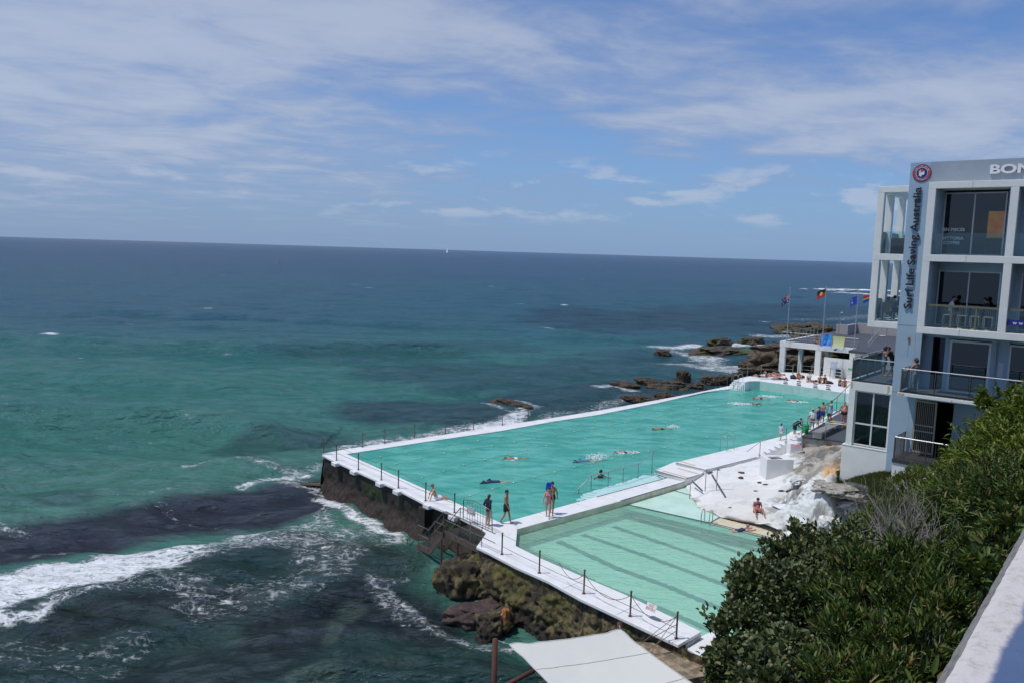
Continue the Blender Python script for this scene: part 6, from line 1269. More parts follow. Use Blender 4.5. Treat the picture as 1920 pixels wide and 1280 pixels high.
# ================================================================== PEOPLE
def V3(*a): return Vector(a)
class Body:
    def __init__(s, sc=1.0, fat=1.0): s.j = {}; s.fat = fat; s.sc = sc
STAND = dict(pel=(0, 0, .94), wst=(0, 0, 1.08), chs=(0, 0, 1.30), nek=(0, .0, 1.47), hed=(0, .03, 1.62), shL=(-.18, 0, 1.40), shR=(.18, 0, 1.40), elL=(-.25, -.03, 1.12), elR=(.25, -.03, 1.12), haL=(-.27, .05, .87), haR=(.27, .05, .87),
             hpL=(-.09, 0, .91), hpR=(.09, 0, .91), knL=(-.10, .02, .49), knR=(.10, .02, .49), anL=(-.10, -.02, .08), anR=(.10, -.02, .08), toL=(-.12, .15, .03), toR=(.12, .15, .03))
def P_(base, **kw): d = dict(base); d.update(kw); return d
WALK = P_(STAND, knL=(-.10, .14, .50), anL=(-.10, .22, .09), toL=(-.11, .38, .05), knR=(.10, -.02, .49), anR=(.10, -.24, .12), toR=(.11, -.10, .03), elL=(-.25, -.10, 1.13), haL=(-.26, -.12, .88), elR=(.25, .05, 1.13), haR=(.27, .20, .93))
SIT = dict(pel=(0, 0, .14), wst=(0, -.04, .30), chs=(0, -.03, .50), nek=(0, .0, .67), hed=(0, .04, .83), shL=(-.18, -.01, .60), shR=(.18, -.01, .60), elL=(-.24, .10, .38), elR=(.24, .10, .38), haL=(-.14, .32, .34), haR=(.14, .32, .34),
           hpL=(-.09, .04, .12), hpR=(.09, .04, .12), knL=(-.15, .42, .42), knR=(.15, .42, .42), anL=(-.13, .66, .07), anR=(.13, .66, .07), toL=(-.14, .82, .03), toR=(.14, .82, .03))
SITBACK = P_(SIT, chs=(0, -.14, .48), nek=(0, -.2, .64), hed=(0, -.2, .80), shL=(-.18, -.17, .58), shR=(.18, -.17, .58), elL=(-.27, -.30, .32), elR=(.27, -.30, .32), haL=(-.26, -.38, .04), haR=(.26, -.38, .04), wst=(0, -.07, .30))
SITFLAT = P_(SITBACK, knL=(-.12, .46, .10), knR=(.12, .44, .12), anL=(-.12, .86, -.1), anR=(.12, .84, -.1), toL=(-.13, .95, -.2), toR=(.13, .94, -.2))
CHAIR = dict(pel=(0, 0, .55), wst=(0, .0, .70), chs=(0, .02, .92), nek=(0, .06, 1.08), hed=(0, .11, 1.23), shL=(-.18, .04, 1.02), shR=(.18, .04, 1.02), elL=(-.24, .16, .80), elR=(.24, .16, .80), haL=(-.08, .38, .86), haR=(.08, .38, .84),
             hpL=(-.09, .04, .53), hpR=(.09, .04, .53), knL=(-.12, .44, .52), knR=(.12, .44, .52), anL=(-.11, .42, .08), anR=(.12, .46, .08), toL=(-.12, .58, .03), toR=(.13, .62, .03))
LIE = dict(pel=(0, 0, .12), wst=(0, -.14, .12), chs=(0, -.36, .13), nek=(0, -.54, .14), hed=(0, -.70, .15), shL=(-.18, -.46, .13), shR=(.18, -.46, .13), elL=(-.30, -.62, .08), elR=(.30, -.58, .08), haL=(-.16, -.80, .06), haR=(.18, -.78, .06),
           hpL=(-.09, .05, .11), hpR=(.09, .05, .11), knL=(-.10, .46, .12), knR=(.10, .44, .28), anL=(-.10, .86, .07), anR=(.10, .74, .07), toL=(-.12, .96, .14), toR=(.12, .88, .04))
SWIM = dict(pel=(0, 0, -.02), wst=(0, .15, 0), chs=(0, .38, .0), nek=(0, .55, .01), hed=(.02, .70, .02), shL=(-.18, .46, .0), shR=(.18, .46, .02), elL=(-.24, .76, .10), elR=(.33, .30, .10), haL=(-.20, 1.02, .0), haR=(.36, .06, -.06),
            hpL=(-.09, -.04, -.02), hpR=(.09, -.04, -.02), knL=(-.10, -.46, -.04), knR=(.10, -.46, -.0), anL=(-.09, -.86, .02), anR=(.10, -.86, -.08), toL=(-.09, -1.02, .03), toR=(.10, -1.02, -.08))
def cap(vs, fs, a, b, ra, rb, seg=10):
    a = Vector(a); b = Vector(b); d = b-a; L_ = d.length
    if L_ < 1e-4: d = Vector((0, 0, 1))*1e-3; L_ = 1e-3
    z = d/L_; x = z.orthogonal().normalized(); y = z.cross(x); rows = []
    for k in range(4): ph = -math.pi/2+math.pi/2*k/3*.999; rows.append((a+z*ra*math.sin(ph), ra*math.cos(ph)))
    for k in range(4): ph = math.pi/2*k/3*.999; rows.append((b+z*rb*math.sin(ph), rb*math.cos(ph)))
    o = len(vs)
    for c, r in rows: vs += [tuple(c+(x*math.cos(t)+y*math.sin(t))*max(r, .0005)) for t in [2*math.pi*i/seg for i in range(seg)]]
    n = len(rows); fs += [(o+j*seg+i, o+j*seg+(i+1) % seg, o+(j+1)*seg+(i+1) % seg, o+(j+1)*seg+i) for j in range(n-1) for i in range(seg)]
    fs += [tuple(o+i for i in range(seg-1, -1, -1)), tuple(o+(n-1)*seg+i for i in range(seg))]
PENDING = []
def remesh_part(name, caps, voxel, m, parent, smooth=4):
    vs, fs = [], []
    for c in caps: cap(vs, fs, *c)
    me = bpy.data.meshes.new(name); me.from_pydata(vs, [], fs); o = bpy.data.objects.new(name, me); COL.objects.link(o); o.parent = parent
    r = o.modifiers.new('r', 'REMESH'); r.mode = 'VOXEL'; r.voxel_size = voxel; r.use_smooth_shade = True; s = o.modifiers.new('s', 'SMOOTH'); s.iterations = smooth; s.factor = .5; PENDING.append((o, m)); return o
def lerp(a, b, t): return tuple(a[i]+(b[i]-a[i])*t for i in range(3))
def person(label, pos, rz, pose, skin, hair, clothes, h=1.75, fat=1.0, hairstyle='short', near=False, group=None, z_off=0, female=False, hat=None):
    s = h/1.76; J = {k: Vector(v)*s for k, v in pose.items()}; f = fat; vx = (.011 if near else .017)*s
    th = thing('person', label, 'person', (pos[0], pos[1], pos[2]+z_off), rz, group)
    up = (J['nek']-J['chs']).normalized(); x = (J['shR']-J['shL']).normalized(); fwd = up.cross(x); 
    hx = x; sw = .92 if female else 1.0; hd = (J['hed']-J['nek']).normalized(); hfw = x.cross(hd)*-1; hfw = hd.cross(x)
    tc_ = (J['chs']-J['wst']).normalized(); cp = []
    r = lambda v: v*s
    # torso
    for sx in (-1, 1):
        cp.append((J['chs']+x*sx*r(.07)*sw, J['wst']+x*sx*r(.055)*sw, r(.105*sw), r(.092*f))); cp.append((J['wst']+x*sx*r(.05), J['pel']+x*sx*r(.07)-tc_*r(.02), r(.094*f), r(.108*f)))
    if f > 1.15: cp.append((J['wst']+fwd*r(.07), J['chs']*.5+J['wst']*.5+fwd*r(.07), r(.13*f), r(.12)))
    cp.append((J['shL']+x*r(.03), J['shR']-x*r(.03), r(.062), r(.062))); cp.append((J['chs']+up*r(.08), J['nek'], r(.075), r(.052))); cp.append((J['nek'], J['hed']-hd*r(.05), r(.052), r(.05)))
    # head: skull, jaw, nose, ears
    cp.append((J['hed']+hd*r(.03)-hfw*r(.012), J['hed']-hd*r(.01)+hfw*r(.004), r(.088), r(.080))); cp.append((J['hed']-hd*r(.02)+hfw*r(.02), J['hed']-hd*r(.085)+hfw*r(.045), r(.062), r(.035)))
    cp.append((J['hed']+hfw*r(.085)+hd*r(.01), J['hed']+hfw*r(.103)-hd*r(.018), r(.010), r(.015)))
    for sx in (-1, 1): cp.append((J['hed']+x*sx*r(.083)+hd*r(.015), J['hed']+x*sx*r(.082)-hd*r(.02), r(.016), r(.012)))
    for S in 'LR':
        sh, el, ha = J['sh'+S], J['el'+S], J['ha'+S]; cp.append((sh, el, r(.050*f**.5), r(.038))); cp.append((el, ha, r(.040), r(.026)))
        fd = (ha-el).normalized(); sd = fd.cross(x if abs(fd.dot(x)) < .8 else up).normalized(); cp.append((ha, ha+fd*r(.065), r(.030), r(.034)))
        wd = fd.cross(sd).normalized()
        for k in range(4): o_ = sd*r(.024)*(k-1.5)*.85; ln = (.062, .075, .07, .052)[k]; cp.append((ha+fd*r(.075)+o_, ha+fd*r(.075+ln)+o_*1.1+wd*r(.012), r(.0105), r(.009)))
        cp.append((ha+fd*r(.02)+sd*r(-.03), ha+fd*r(.075)+sd*r(-.055), r(.013), r(.010)))
        hp, kn, an, to = J['hp'+S], J['kn'+S], J['an'+S], J['to'+S]; cp.append((hp, kn, r(.090*f**.5), r(.058))); cp.append((kn, lerp(kn, an, .45), r(.056), r(.056))); cp.append((lerp(kn, an, .35), an, r(.056), r(.036)))
        cp.append((an-Vector((0, 0, r(.035))) if pose.get('flat', True) and an.z < .2*s else an, to, r(.034), r(.026)))
    if female:
        for sx in (-1, 1): cp.append((J['chs']+x*sx*r(.07)+fwd*r(.07)-up*r(.0), J['chs']+x*sx*r(.075)+fwd*r(.085)-up*r(.02), r(.055), r(.055)))
    remesh_part('body', cp, vx, SK[skin], th)
    # eyes
    if near:
        mb = MB()
        for sx in (-1, 1): c_ = J['hed']+hd*r(.012)+x*sx*r(.032)+hfw*r(.082); mb.ball(tuple(c_), r(.009), 6, 4)
        mb.build('eye', black, th, True, local=True)
    # hair
    hc = []
    if hair:
        c0 = J['hed']+hd*r(.045)-hfw*r(.02); hc.append((c0, c0-hfw*r(.012)-hd*r(.02), r(.093), r(.090)))
        if hairstyle in ('long', 'bob'): e = J['nek']-hfw*r(.05)-hd*r(.10 if hairstyle == 'long' else -.0); hc.append((c0-hfw*r(.03), e, r(.085), r(.05)))
        if hairstyle == 'curly': hc.append((c0, c0+hd*r(.02), r(.115), r(.105))); hc.append((c0-hfw*r(.03)-hd*r(.05), c0-hfw*r(.03)-hd*r(.09), r(.11), r(.09)))
        if hairstyle == 'bun': hc.append((c0+hd*r(.09)-hfw*r(.03), c0+hd*r(.11)-hfw*r(.04), r(.035), r(.032)))
        if hairstyle == 'beard': hc.append((J['hed']-hd*r(.075)+hfw*r(.045), J['hed']-hd*r(.06)+hfw*r(.055), r(.040), r(.036)))
        remesh_part('cap' if hairstyle == 'cap' else 'hair', hc, vx, HR[hair], th, 2)
    for c in clothes:
        kind, colr = c[0], c[1]; g_ = .014; q = []
        def torso(a, b, ex=0.0):   # a,b along wst..chs fractions
            A = J['wst'].lerp(J['chs'], a); B = J['wst'].lerp(J['chs'], b)
            for sx in (-1, 1): q.append((A+x*sx*r(.055), B+x*sx*r(.068)*sw, r(.095*f+g_+ex), r(.105*sw+g_+ex*.5)))
            if f > 1.15: q.append((A+fwd*r(.07), A+fwd*r(.06), r(.13*f), r(.12)))
        def hips(ex=0): 
            for sx in (-1, 1): q.append((J['pel']+x*sx*r(.065)+tc_*r(.05), J['pel']+x*sx*r(.07)-tc_*r(.03), r(.100*f+g_+ex), r(.110*f+g_+ex)))
        def thigh(t, ex=0):
            for S in 'LR': q.append((J['hp'+S], lerp(J['hp'+S], J['kn'+S], t), r(.092*f**.5+g_+ex), r(.092*(1-t)+.060*t+g_+ex+.008)))
        def sleeve(t, t2=0):
            for S in 'LR':
                q.append((J['sh'+S], lerp(J['sh'+S], J['el'+S], t), r(.055+g_), r(.046+g_)))
                if t2: q.append((J['el'+S], lerp(J['el'+S], J['ha'+S], t2), r(.040+g_), r(.032+g_)))
        if kind == 'shorts': hips(); thigh(.5, .008)
        elif kind == 'trunks': hips(); thigh(.16)
        elif kind == 'briefs':
            for sx in (-1, 1): q.append((J['pel']+x*sx*r(.06)-tc_*r(.0), J['pel']+x*sx*r(.07)-tc_*r(.045), r(.095*f+g_), r(.104*f+g_)))
        elif kind == 'top': 
            A = J['wst'].lerp(J['chs'], .82)
            for sx in (-1, 1): q.append((A+x*sx*r(.07)*sw, A+x*sx*r(.075)*sw+up*r(.02), r(.112*sw+g_), r(.108*sw+g_))); q.append((J['chs']+x*sx*r(.07)+fwd*r(.07), J['chs']+x*sx*r(.075)+fwd*r(.085)-up*r(.02), r(.066), r(.066)))
        elif kind == 'onepiece': torso(0, .95); hips()
        elif kind == 'tee': torso(-.35, 1.0, .012); q.append((J['shL'], J['shR'], r(.072), r(.072))); sleeve(.55)
        elif kind == 'jacket': torso(-.6, 1.0, .02); hips(.0); q.append((J['shL'], J['shR'], r(.080), r(.080))); sleeve(1.0, .95)
        elif kind == 'suit': torso(-.2, 1.0); hips(); q.append((J['shL'], J['shR'], r(.076), r(.076))); sleeve(1.0, .9); thigh(.55)
        elif kind == 'dress': torso(-.3, 1.0, .01); hips(.02); thigh(.45, .02)
        elif kind == 'jeans':
            hips(); thigh(1.0, .004)
            for S in 'LR': q.append((J['kn'+S], lerp(J['kn'+S], J['an'+S], .9), r(.068), r(.055)))
        remesh_part(kind if kind != 'onepiece' else 'swimsuit', q, vx*1.05, CL[colr], th, 3)
    if hat:
        mb = MB(); c0 = J['hed']+hd*r(.07); M_ = frame_matrix(c0, x, hd); n = 24
        rr = [(.0, .10), (.06, .10), (.095, .06), (.10, .01), (.17, -.005), (.19, -.02)]
        for k, (ra, zz_) in enumerate(rr): mb.v += [tuple(M_ @ Vector((ra*s*math.cos(t), ra*s*math.sin(t), zz_*s))) for t in [2*math.pi*i/n for i in range(n)]]
        for k in range(len(rr)-1): mb.f += [(k*n+i, k*n+(i+1) % n, (k+1)*n+(i+1) % n, (k+1)*n+i) for i in range(n)]
        mb.m = [0]*len(mb.f); mb.build('straw_hat', mat('straw', (.50, .38, .18), .9, (.36, .26, .12), 40, 3), th, True, local=True)
    return th
SK = {k: mat('skin_'+k, c, .55, tuple(q*.88 for q in c), 8, 3) for k, c in dict(tan=(.40, .20, .12), pale=(.54, .30, .21), red=(.50, .22, .15), brown=(.26, .13, .075), light=(.52, .33, .25)).items()}
HR = {k: mat(('cap_' if k in ('navycap', 'bluecap') else 'hair_')+k, c, .7, tuple(q*.6 for q in c), 60, 3, bump=.004, bs=120) for k, c in dict(black=(.015, .012, .012), dark=(.035, .022, .016), red=(.16, .045, .015), blond=(.30, .20, .10), grey=(.30, .28, .25), brown=(.07, .04, .022), navycap=(.02, .03, .12), bluecap=(.02, .08, .5)).items()}
CL = {k: mat('cloth_'+k, c, .8) for k, c in dict(black=(.015, .015, .017), navy=(.012, .018, .045), white=(.75, .75, .77), pink=(.78, .14, .18), coral=(.5, .12, .09), grey=(.18, .19, .21), lightblue=(.30, .55, .62), blue=(.03, .06, .28), purple=(.20, .03, .17), darkblue=(.02, .03, .09), denim=(.10, .16, .26), lilac=(.42, .45, .58), teal=(.05, .25, .3)).items()}
def fc(dx, dy): return math.atan2(-dx, dy)     # heading so that local +Y looks along (dx, dy)
DK = 0.0
pools = 'people standing on the walkway between the pools'
p = at(819, 936, 0); person('blond man in white shorts sitting on the walkway edge leaning back on his hands', (p.x-.05, p.y+.05, 0), fc(.9, .25), SITFLAT, 'pale', 'blond', [('shorts', 'white')], 1.78, near=True)
p = at(915, 984, 0); person('red haired woman in a dark long sleeved top standing by the sea stair gate', p, fc(.75, .65), P_(STAND, haL=(-.12, -.14, 1.0), elL=(-.26, -.12, 1.14), haR=(.10, -.14, 1.0), elR=(.26, -.12, 1.14), hed=(.02, .03, 1.62)), 'light', 'red', [('jacket', 'navy')], 1.66, hairstyle='bob', near=True, female=True)
p = at(948, 980, 0); person('bearded man in black shorts walking barefoot at the corner of the main pool', p, fc(.95, -.3), WALK, 'tan', 'black', [('shorts', 'black')], 1.80, hairstyle='beard', near=True)
p = at(1027, 969, 0); person('woman in a pink bikini walking on the divider walkway towards the camera', p, fc(-.15, -1), P_(WALK, haR=(.28, .05, .9)), 'light', 'dark', [('top', 'pink'), ('briefs', 'pink')], 1.66, hairstyle='long', near=True, female=True)
p = at(1034, 962, 0); kb = person('man carrying a blue kickboard just behind the woman in the pink bikini', (p.x, p.y, 0), fc(-.25, -1), P_(WALK, elR=(.27, .16, 1.25), haR=(.20, .24, 1.46)), 'tan', 'black', [('trunks', 'black')], 1.80, near=True)
b_ = at(1027, 916, 1.45); bx = Vector((kb.location.x-.22, kb.location.y-.26, 1.42)); th = thing('kickboard', 'bright blue kickboard held up at the shoulder of the man behind the bikini woman', 'kickboard', tuple(bx)); mb = MB(); pts = [(-.14, -.2), (.14, -.2), (.14, .12), (.09, .2), (-.09, .2), (-.14, .12)]; mb.v = [(x_*1.0+z_*.1, -.02+z_*.15, z_) for x_, z_ in pts]+[(x_+z_*.1, .02+z_*.15, z_) for x_, z_ in pts]; mb.f = [(0, 1, 2, 3, 4, 5), (11, 10, 9, 8, 7, 6)]+[(k, 6+k, 6+(k+1) % 6, (k+1) % 6) for k in range(6)]; mb.m = [0]*8
mb.v = [(x_, y_, z_+.18) for x_, y_, z_ in mb.v]; mb.build('board', mat('kickboard_blue', (.01, .05, .55), .5), th, local=True, bevel=.01)
sd = (at(978, 858, 0)-at(948, 862, 0)).normalized()
def swim(label, x, y, head, skin, hair, clothes, dz=-.02, hs='short', pose=SWIM, h=1.72, near=False, female=False): p = at(x, y, WZ); return person(label, (p.x, p.y, WZ+dz), head, pose, skin, hair, clothes, h, hairstyle=hs, near=near, female=female)
west = fc(-sd.x, -sd.y); east = fc(sd.x, sd.y)
swim('swimmer in a dark blue wetsuit nearest the walking people', 928, 903, fc(-1, -.25), 'light', 'dark', [('suit', 'darkblue')], .0, near=True)
swim('swimmer with a navy cap and bare back in the left part of the main pool', 966, 859, fc(-1, -.25), 'tan', 'navycap', [('trunks', 'white')], .0, 'cap')
swim('swimmer in a blue top kicking up white spray in the middle of the pool', 1097, 864, fc(-1, -.25), 'light', 'navycap', [('suit', 'denim')], -.01, 'cap')
swim('swimmer with a blue cap right of the splashing swimmer', 1171, 848, fc(-1, -.25), 'pale', 'bluecap', [('trunks', 'darkblue')], .0, 'cap')
swim('swimmer with bare arms beyond the others in the right half of the pool', 1240, 804, fc(-1, -.3), 'tan', 'brown', [('trunks', 'black')], .0)
STANDW = P_(STAND, elL=(-.34, .05, 1.30), haL=(-.50, .2, 1.28), elR=(.34, .05, 1.30), haR=(.5, .2, 1.28))
swim('dark haired bather standing in the water beside the ramp handrail', 1126, 895, fc(.3, -1), 'tan', 'black', [('onepiece', 'darkblue')], -1.20, 'curly', STANDW, near=True)
swim('swimmer with a sunburnt back nearest the camera of the far group', 1410, 757, fc(1, .1), 'red', 'blond', [('trunks', 'darkblue')], .02)
swim('swimmer on his back beyond the sunburnt swimmer', 1426, 747, fc(-1, .1), 'pale', 'brown', [('trunks', 'black')], .01)
swim('lone swimmer in the right part of the pool facing the far wall', 1493, 752, fc(-.9, .5), 'tan', 'dark', [('trunks', 'navy')], -.02)
for k, (x, y, lb, hr, sk, dz, hs) in enumerate(((1456, 732, 'dark haired bather leftmost at the far pool wall', 'dark', 'tan', -1.32, 'short'), (1479, 733, 'bare chested bather standing second from the left at the far pool wall', 'dark', 'pale', -1.05, 'short'), (1492, 737, 'bather with a bright blue cap at the far pool wall', 'bluecap', 'pale', -1.34, 'cap'), (1509, 739, 'bather low in the water right of the blue cap', 'dark', 'tan', -1.42, 'short'), (1537, 746, 'grey haired bather rightmost at the far pool wall', 'grey', 'red', -1.30, 'short'))):
    swim(lb, x, y, fc(-.4, -1), sk, hr, [('trunks', 'darkblue')], dz, hs, STANDW)
# splashes
fo_m = mat('white_splash', (.85, .9, .9), .6)
def splash(label, x, y, z, r, n, hgt, seed):
    g = random.Random(seed); p = at(x, y, z); mb = MB()
    for k in range(n): a = g.uniform(0, 6.28); rr = r*g.random()**.6; h_ = hgt*g.random()**2*(1-rr/r*.5); mb.ball((p.x+rr*math.cos(a)*1.6, p.y+rr*math.sin(a)*.7, z+h_), g.uniform(.008, .03)*(1+r), 5, 4, (1.3, 1, .7))
    o = mb.build('splash', fo_m, None, True); o['kind'] = 'stuff'; return o
splash('', 1120, 860, WZ, .5, 300, .55, 1); splash('', 1185, 848, WZ, .4, 120, .15, 2); splash('', 1262, 801, WZ, .35, 150, .35, 3); splash('', 1388, 757, WZ, .8, 260, .15, 4); splash('', 1444, 743, WZ, .8, 200, .12, 5); splash('', 1496, 753, WZ, .7, 120, .08, 6); splash('', 1162, 850, WZ, .3, 60, .1, 7); splash('', 955, 862, WZ, .25, 30, .05, 8)
# small pool
p = at(1383, 995, K); person('grey haired woman in a dark blue swimsuit floating at the small pool ramp', (p.x, p.y, K), fc(.95, .35), P_(SWIM, hed=(0, .66, .22), nek=(0, .52, .12), chs=(0, .36, .05), elL=(-.2, .70, .06), haL=(-.14, .95, .05), elR=(.24, .68, .06), haR=(.22, .95, .05), anL=(-.09, -.8, -.2), anR=(.1, -.8, -.2), toL=(-.1, -.95, -.25), toR=(.1, -.95, -.25)), 'pale', 'grey', [('onepiece', 'darkblue')], 1.66, 1.1, near=True, female=True)
p = on_shelf(1419, 959); person('heavy woman in a purple bikini sitting on the painted rocks looking down', (p.x, p.y, p.z-.04), fc(-.12, -1), P_(SIT, hed=(0, .12, .80), nek=(0, .05, .67), knL=(-.24, .40, .36), knR=(.24, .40, .36), anL=(-.30, .72, .06), anR=(.16, .74, .06), toL=(-.33, .88, .03), toR=(.2, .9, .03)), 'red', 'dark', [('top', 'purple'), ('briefs', 'darkblue')], 1.70, 1.35, near=True, female=True)
# side walkway and terrace
p = at(1463, 826, .34); person('girl in a white rash vest with dark sleeves walking up the side walkway', p, fc(.8, .6), WALK, 'light', 'dark', [('tee', 'lilac'), ('trunks', 'white')], 1.36, hairstyle='bun', female=True)
p = at(1489, 819, .34)
BEND = P_(STAND, wst=(0, .06, 1.06), chs=(0, .26, 1.20), nek=(0, .40, 1.30), hed=(0, .50, 1.42), shL=(-.18, .34, 1.26), shR=(.18, .34, 1.26), elL=(-.22, .40, 1.0), elR=(.22, .40, 1.0), haL=(-.15, .50, .80), haR=(.15, .50, .78))
person('woman in black bending over with a white towel at the top of the steps', p, fc(.9, .2), BEND, 'light', 'brown', [('jacket', 'black'), ('shorts', 'black')], 1.72, female=True)
tw = thing('towel', 'white towel hanging over the arm of the bending woman in black', 'towel', (p.x+.42, p.y-.12, .9)); mb = MB(); nn_ = 10
for i in range(nn_+1):
    for j in range(7): u = i/nn_; v = j/6-.5; mb.v.append((.38*math.sin(u*3.0)*.5-.1, v*.42*(1-.3*u)-.14-.06*math.sin(u*5), .42-.75*u+.12*math.sin(u*3)))
for i in range(nn_):
    for j in range(6): a = i*7+j; mb.f.append((a, a+1, a+8, a+7)); mb.m.append(0)
o = mb.build('cloth', CL['white'], tw, True, local=True); md = o.modifiers.new('t', 'SOLIDIFY'); md.thickness = .02
def tpos(x, y, dz=0): p = at(x, y, TZ+dz); return (p.x, p.y, TZ+dz)
tg = 'visitors gathered on the timber terrace'
person('woman in a wide straw hat, white shirt and red shorts', tpos(1522, 806, 0), fc(.3, 1), STAND, 'light', 'brown', [('tee', 'white'), ('shorts', 'coral')], 1.62, hat=True, female=True)
person('person wrapped in a blue patterned towel beside the straw hat woman', tpos(1533, 798), fc(.5, -1), STAND, 'pale', 'dark', [('dress', 'blue')], 1.52)
person('bare backed dark haired youth at the pool fence of the terrace', tpos(1541, 793), fc(.2, 1), STAND, 'pale', 'black', [('shorts', 'blue')], 1.66)
person('woman in a white top reaching out towards the dark haired youth', tpos(1557, 790), fc(-1, .2), P_(STAND, elL=(-.2, .22, 1.36), haL=(-.14, .5, 1.38)), 'tan', 'dark', [('tee', 'lilac'), ('shorts', 'lilac')], 1.68, female=True)
person('seated woman in a light blue dress eating on the terrace bench', tpos(1550, 805), fc(1, -.4), CHAIR, 'brown', 'dark', [('dress', 'lightblue')], 1.62, hairstyle='curly', female=True)
person('big bald older man in black swimming briefs standing by the white corner pier', tpos(1581, 797), fc(-.3, -1), P_(STAND, elL=(-.30, -.02, 1.12), haL=(-.33, .02, .86), elR=(.30, -.02, 1.12), haR=(.33, .02, .86)), 'red', None, [('trunks', 'black')], 1.90, 1.35)
person('child crouching at the green bucket beside the terrace corner', tpos(1515, 811, -.2), fc(-.8, .4), SIT, 'tan', 'brown', [('trunks', 'white')], 1.2)
gb = at(1509.5, 812, TZ); th = thing('bin', 'bright green bin hanging behind the terrace corner post', 'bin', (gb.x, gb.y, TZ)); mb = MB(); mb.tube([(0, 0, 0), (0, 0, .62)], .2, 16, r2=.26); mb.build('bucket', mat('green_plastic', (.01, .28, .08), .4), th, True, local=True); mb = MB(); mb.tube([(.26*math.cos(a), .26*math.sin(a), .62) for a in np.linspace(0, 6.283, 18)], .02, 6); mb.build('rim', MATS['green_plastic'], th, True, local=True)
for x, y, lb in ((1561, 797, 'yellow bucket on the terrace beside the seated woman'), (1580, 801, 'yellow container at the feet of the big bald man')):
    q = tpos(x, y); th = thing('bucket', lb, 'bucket', q); mb = MB(); mb.tube([(0, 0, 0), (0, 0, .34)], .19, 14, r2=.25); mb.build('tub', mat('yellow_plastic', (.65, .38, .02), .4), th, True, local=True); mb = MB(); mb.tube([(.25*math.cos(a), .25*math.sin(a), .34) for a in np.linspace(0, 6.283, 16)], .018, 6); mb.build('rim', MATS['yellow_plastic'], th, True, local=True)
# sun bathers on the far deck
def fd(x, y): p = at(x, y, FZ); return (p.x, p.y, FZ+.01)
SD = [((1424, 706.5), 'sunbather lying with raised knees, leftmost on the far deck', LIE, fc(-1, .2), 'tan', 'dark', 'black', False), ((1437, 706), 'sunbather leaning on elbows beside the leftmost one', SITBACK, fc(1, .2), 'tan', 'dark', 'teal', True),
 ((1458, 703), 'sunbather lying flat farther back near the deck edge', LIE, fc(-1, .1), 'pale', 'blond', 'grey', True), ((1462, 710.5), 'sunbather lying flat closer to the pool, head to the right', LIE, fc(-1, .15), 'pale', 'black', 'black', False),
 ((1496, 709.5), 'sunbather sitting alone beside black bags', SIT, fc(.2, -1), 'red', 'blond', 'coral', True), ((1517, 712), 'sunbather in a white shirt and dark cap sitting cross legged', SIT, fc(-.6, -1), 'tan', 'black', 'white', False),
 ((1525, 716), 'sunbather lying on one side in front of the white shirt', LIE, fc(-1, -.3), 'tan', 'dark', 'black', True), ((1537, 717.5), 'sunbather hugging the knees in the middle of the group', SIT, fc(-.4, -1), 'tan', 'dark', 'black', False),
 ((1546, 717.5), 'sunbather sitting upright at the right of the group beside a black bag', SIT, fc(-.4, -1), 'tan', 'brown', 'black', True), ((1574, 723), 'left one of two people sitting together near the terrace end', SIT, fc(.3, -1), 'tan', 'dark', 'blue', False), ((1583, 724), 'right one of two people sitting together near the terrace end', SIT, fc(-.3, -1), 'tan', 'black', 'black', False)]
for (x, y), lb, po, rz, sk, hr, cl_, fe in SD:
    person(lb, fd(x, y), rz, po, sk, hr, ([('tee', 'white')] if cl_ == 'white' else [])+([('top', cl_)] if fe else [])+[('briefs' if fe else 'trunks', 'black' if cl_ == 'white' else cl_)], 1.72, female=fe, group='sunbathers on the far deck')
def soft(name, label, cat, c, size, m, seed, flat_=.5):
    bm = bmesh.new(); bmesh.ops.create_icosphere(bm, subdivisions=3, radius=1)
    for v in bm.verts: v.co *= 1+.35*noise.fractal(v.co*1.8+Vector((seed, 0, 0)), 1, 2, 3); v.co = Vector((v.co.x*size[0], v.co.y*size[1], max(v.co.z, -.3)*size[2]))
    me = bpy.data.meshes.new(name); bm.to_mesh(me); bm.free(); me.materials.append(m); me.polygons.foreach_set('use_smooth', [True]*len(me.polygons)); o = bpy.data.objects.new(name, me); COL.objects.link(o); o.location = c; return tag(o, label, cat)
for (x, y), sz, m_, lb in (((1487, 709.5), (.35, .3, .4), black, 'black backpack left of the lone sitting sunbather'), ((1501, 708), (.4, .3, .25), black, 'black bag right of the lone sitting sunbather'), ((1552, 718.5), (.5, .35, .25), black, 'black bag at the right end of the sitting group'), ((1455, 701.5), (.5, .3, .3), black, 'black bag by the head of the back sunbather')):
    c = fd(x, y); soft('bag', lb, 'bag', (c[0], c[1], c[2]+.08), sz, m_, x)
def towel(label, x, y, z, w, d, m_, rz=0, p=None):
    p = p or at(x, y, z); mb = MB(); n = 10
    for i in range(n+1):
        for j in range(n+1): a, b = i/n-.5, j/n-.5; mb.v.append((a*w, b*d, .012+.03*noise.noise(Vector((a*6+x, b*6, 0)))+.015))
    for i in range(n):
        for j in range(n): k = i*(n+1)+j; mb.f.append((k, k+n+1, k+n+2, k+1)); mb.m.append(0)
    o = mb.build('towel', m_, None, True); md = o.modifiers.new('t', 'SOLIDIFY'); md.thickness = .02; o.location = p; o.rotation_euler = (0, 0, rz); return tag(o, label, 'towel')
towel('turquoise towel under the leftmost sunbathers', 1436, 709.5, FZ, 1.6, .7, CL['lightblue'], .2); towel('dark towel under the flat lying sunbather near the pool', 1462, 711, FZ, 1.9, .8, CL['grey'], .1)
towel('dark towel under the back sunbather', 1450, 704.5, FZ, 1.8, .7, CL['coral'], .1)
p = on_shelf(1468, 951); towel('white towel spread on the rocks beside the seated heavy woman', 0, 0, 0, .95, .75, CL['white'], .3, p+UP*.06)
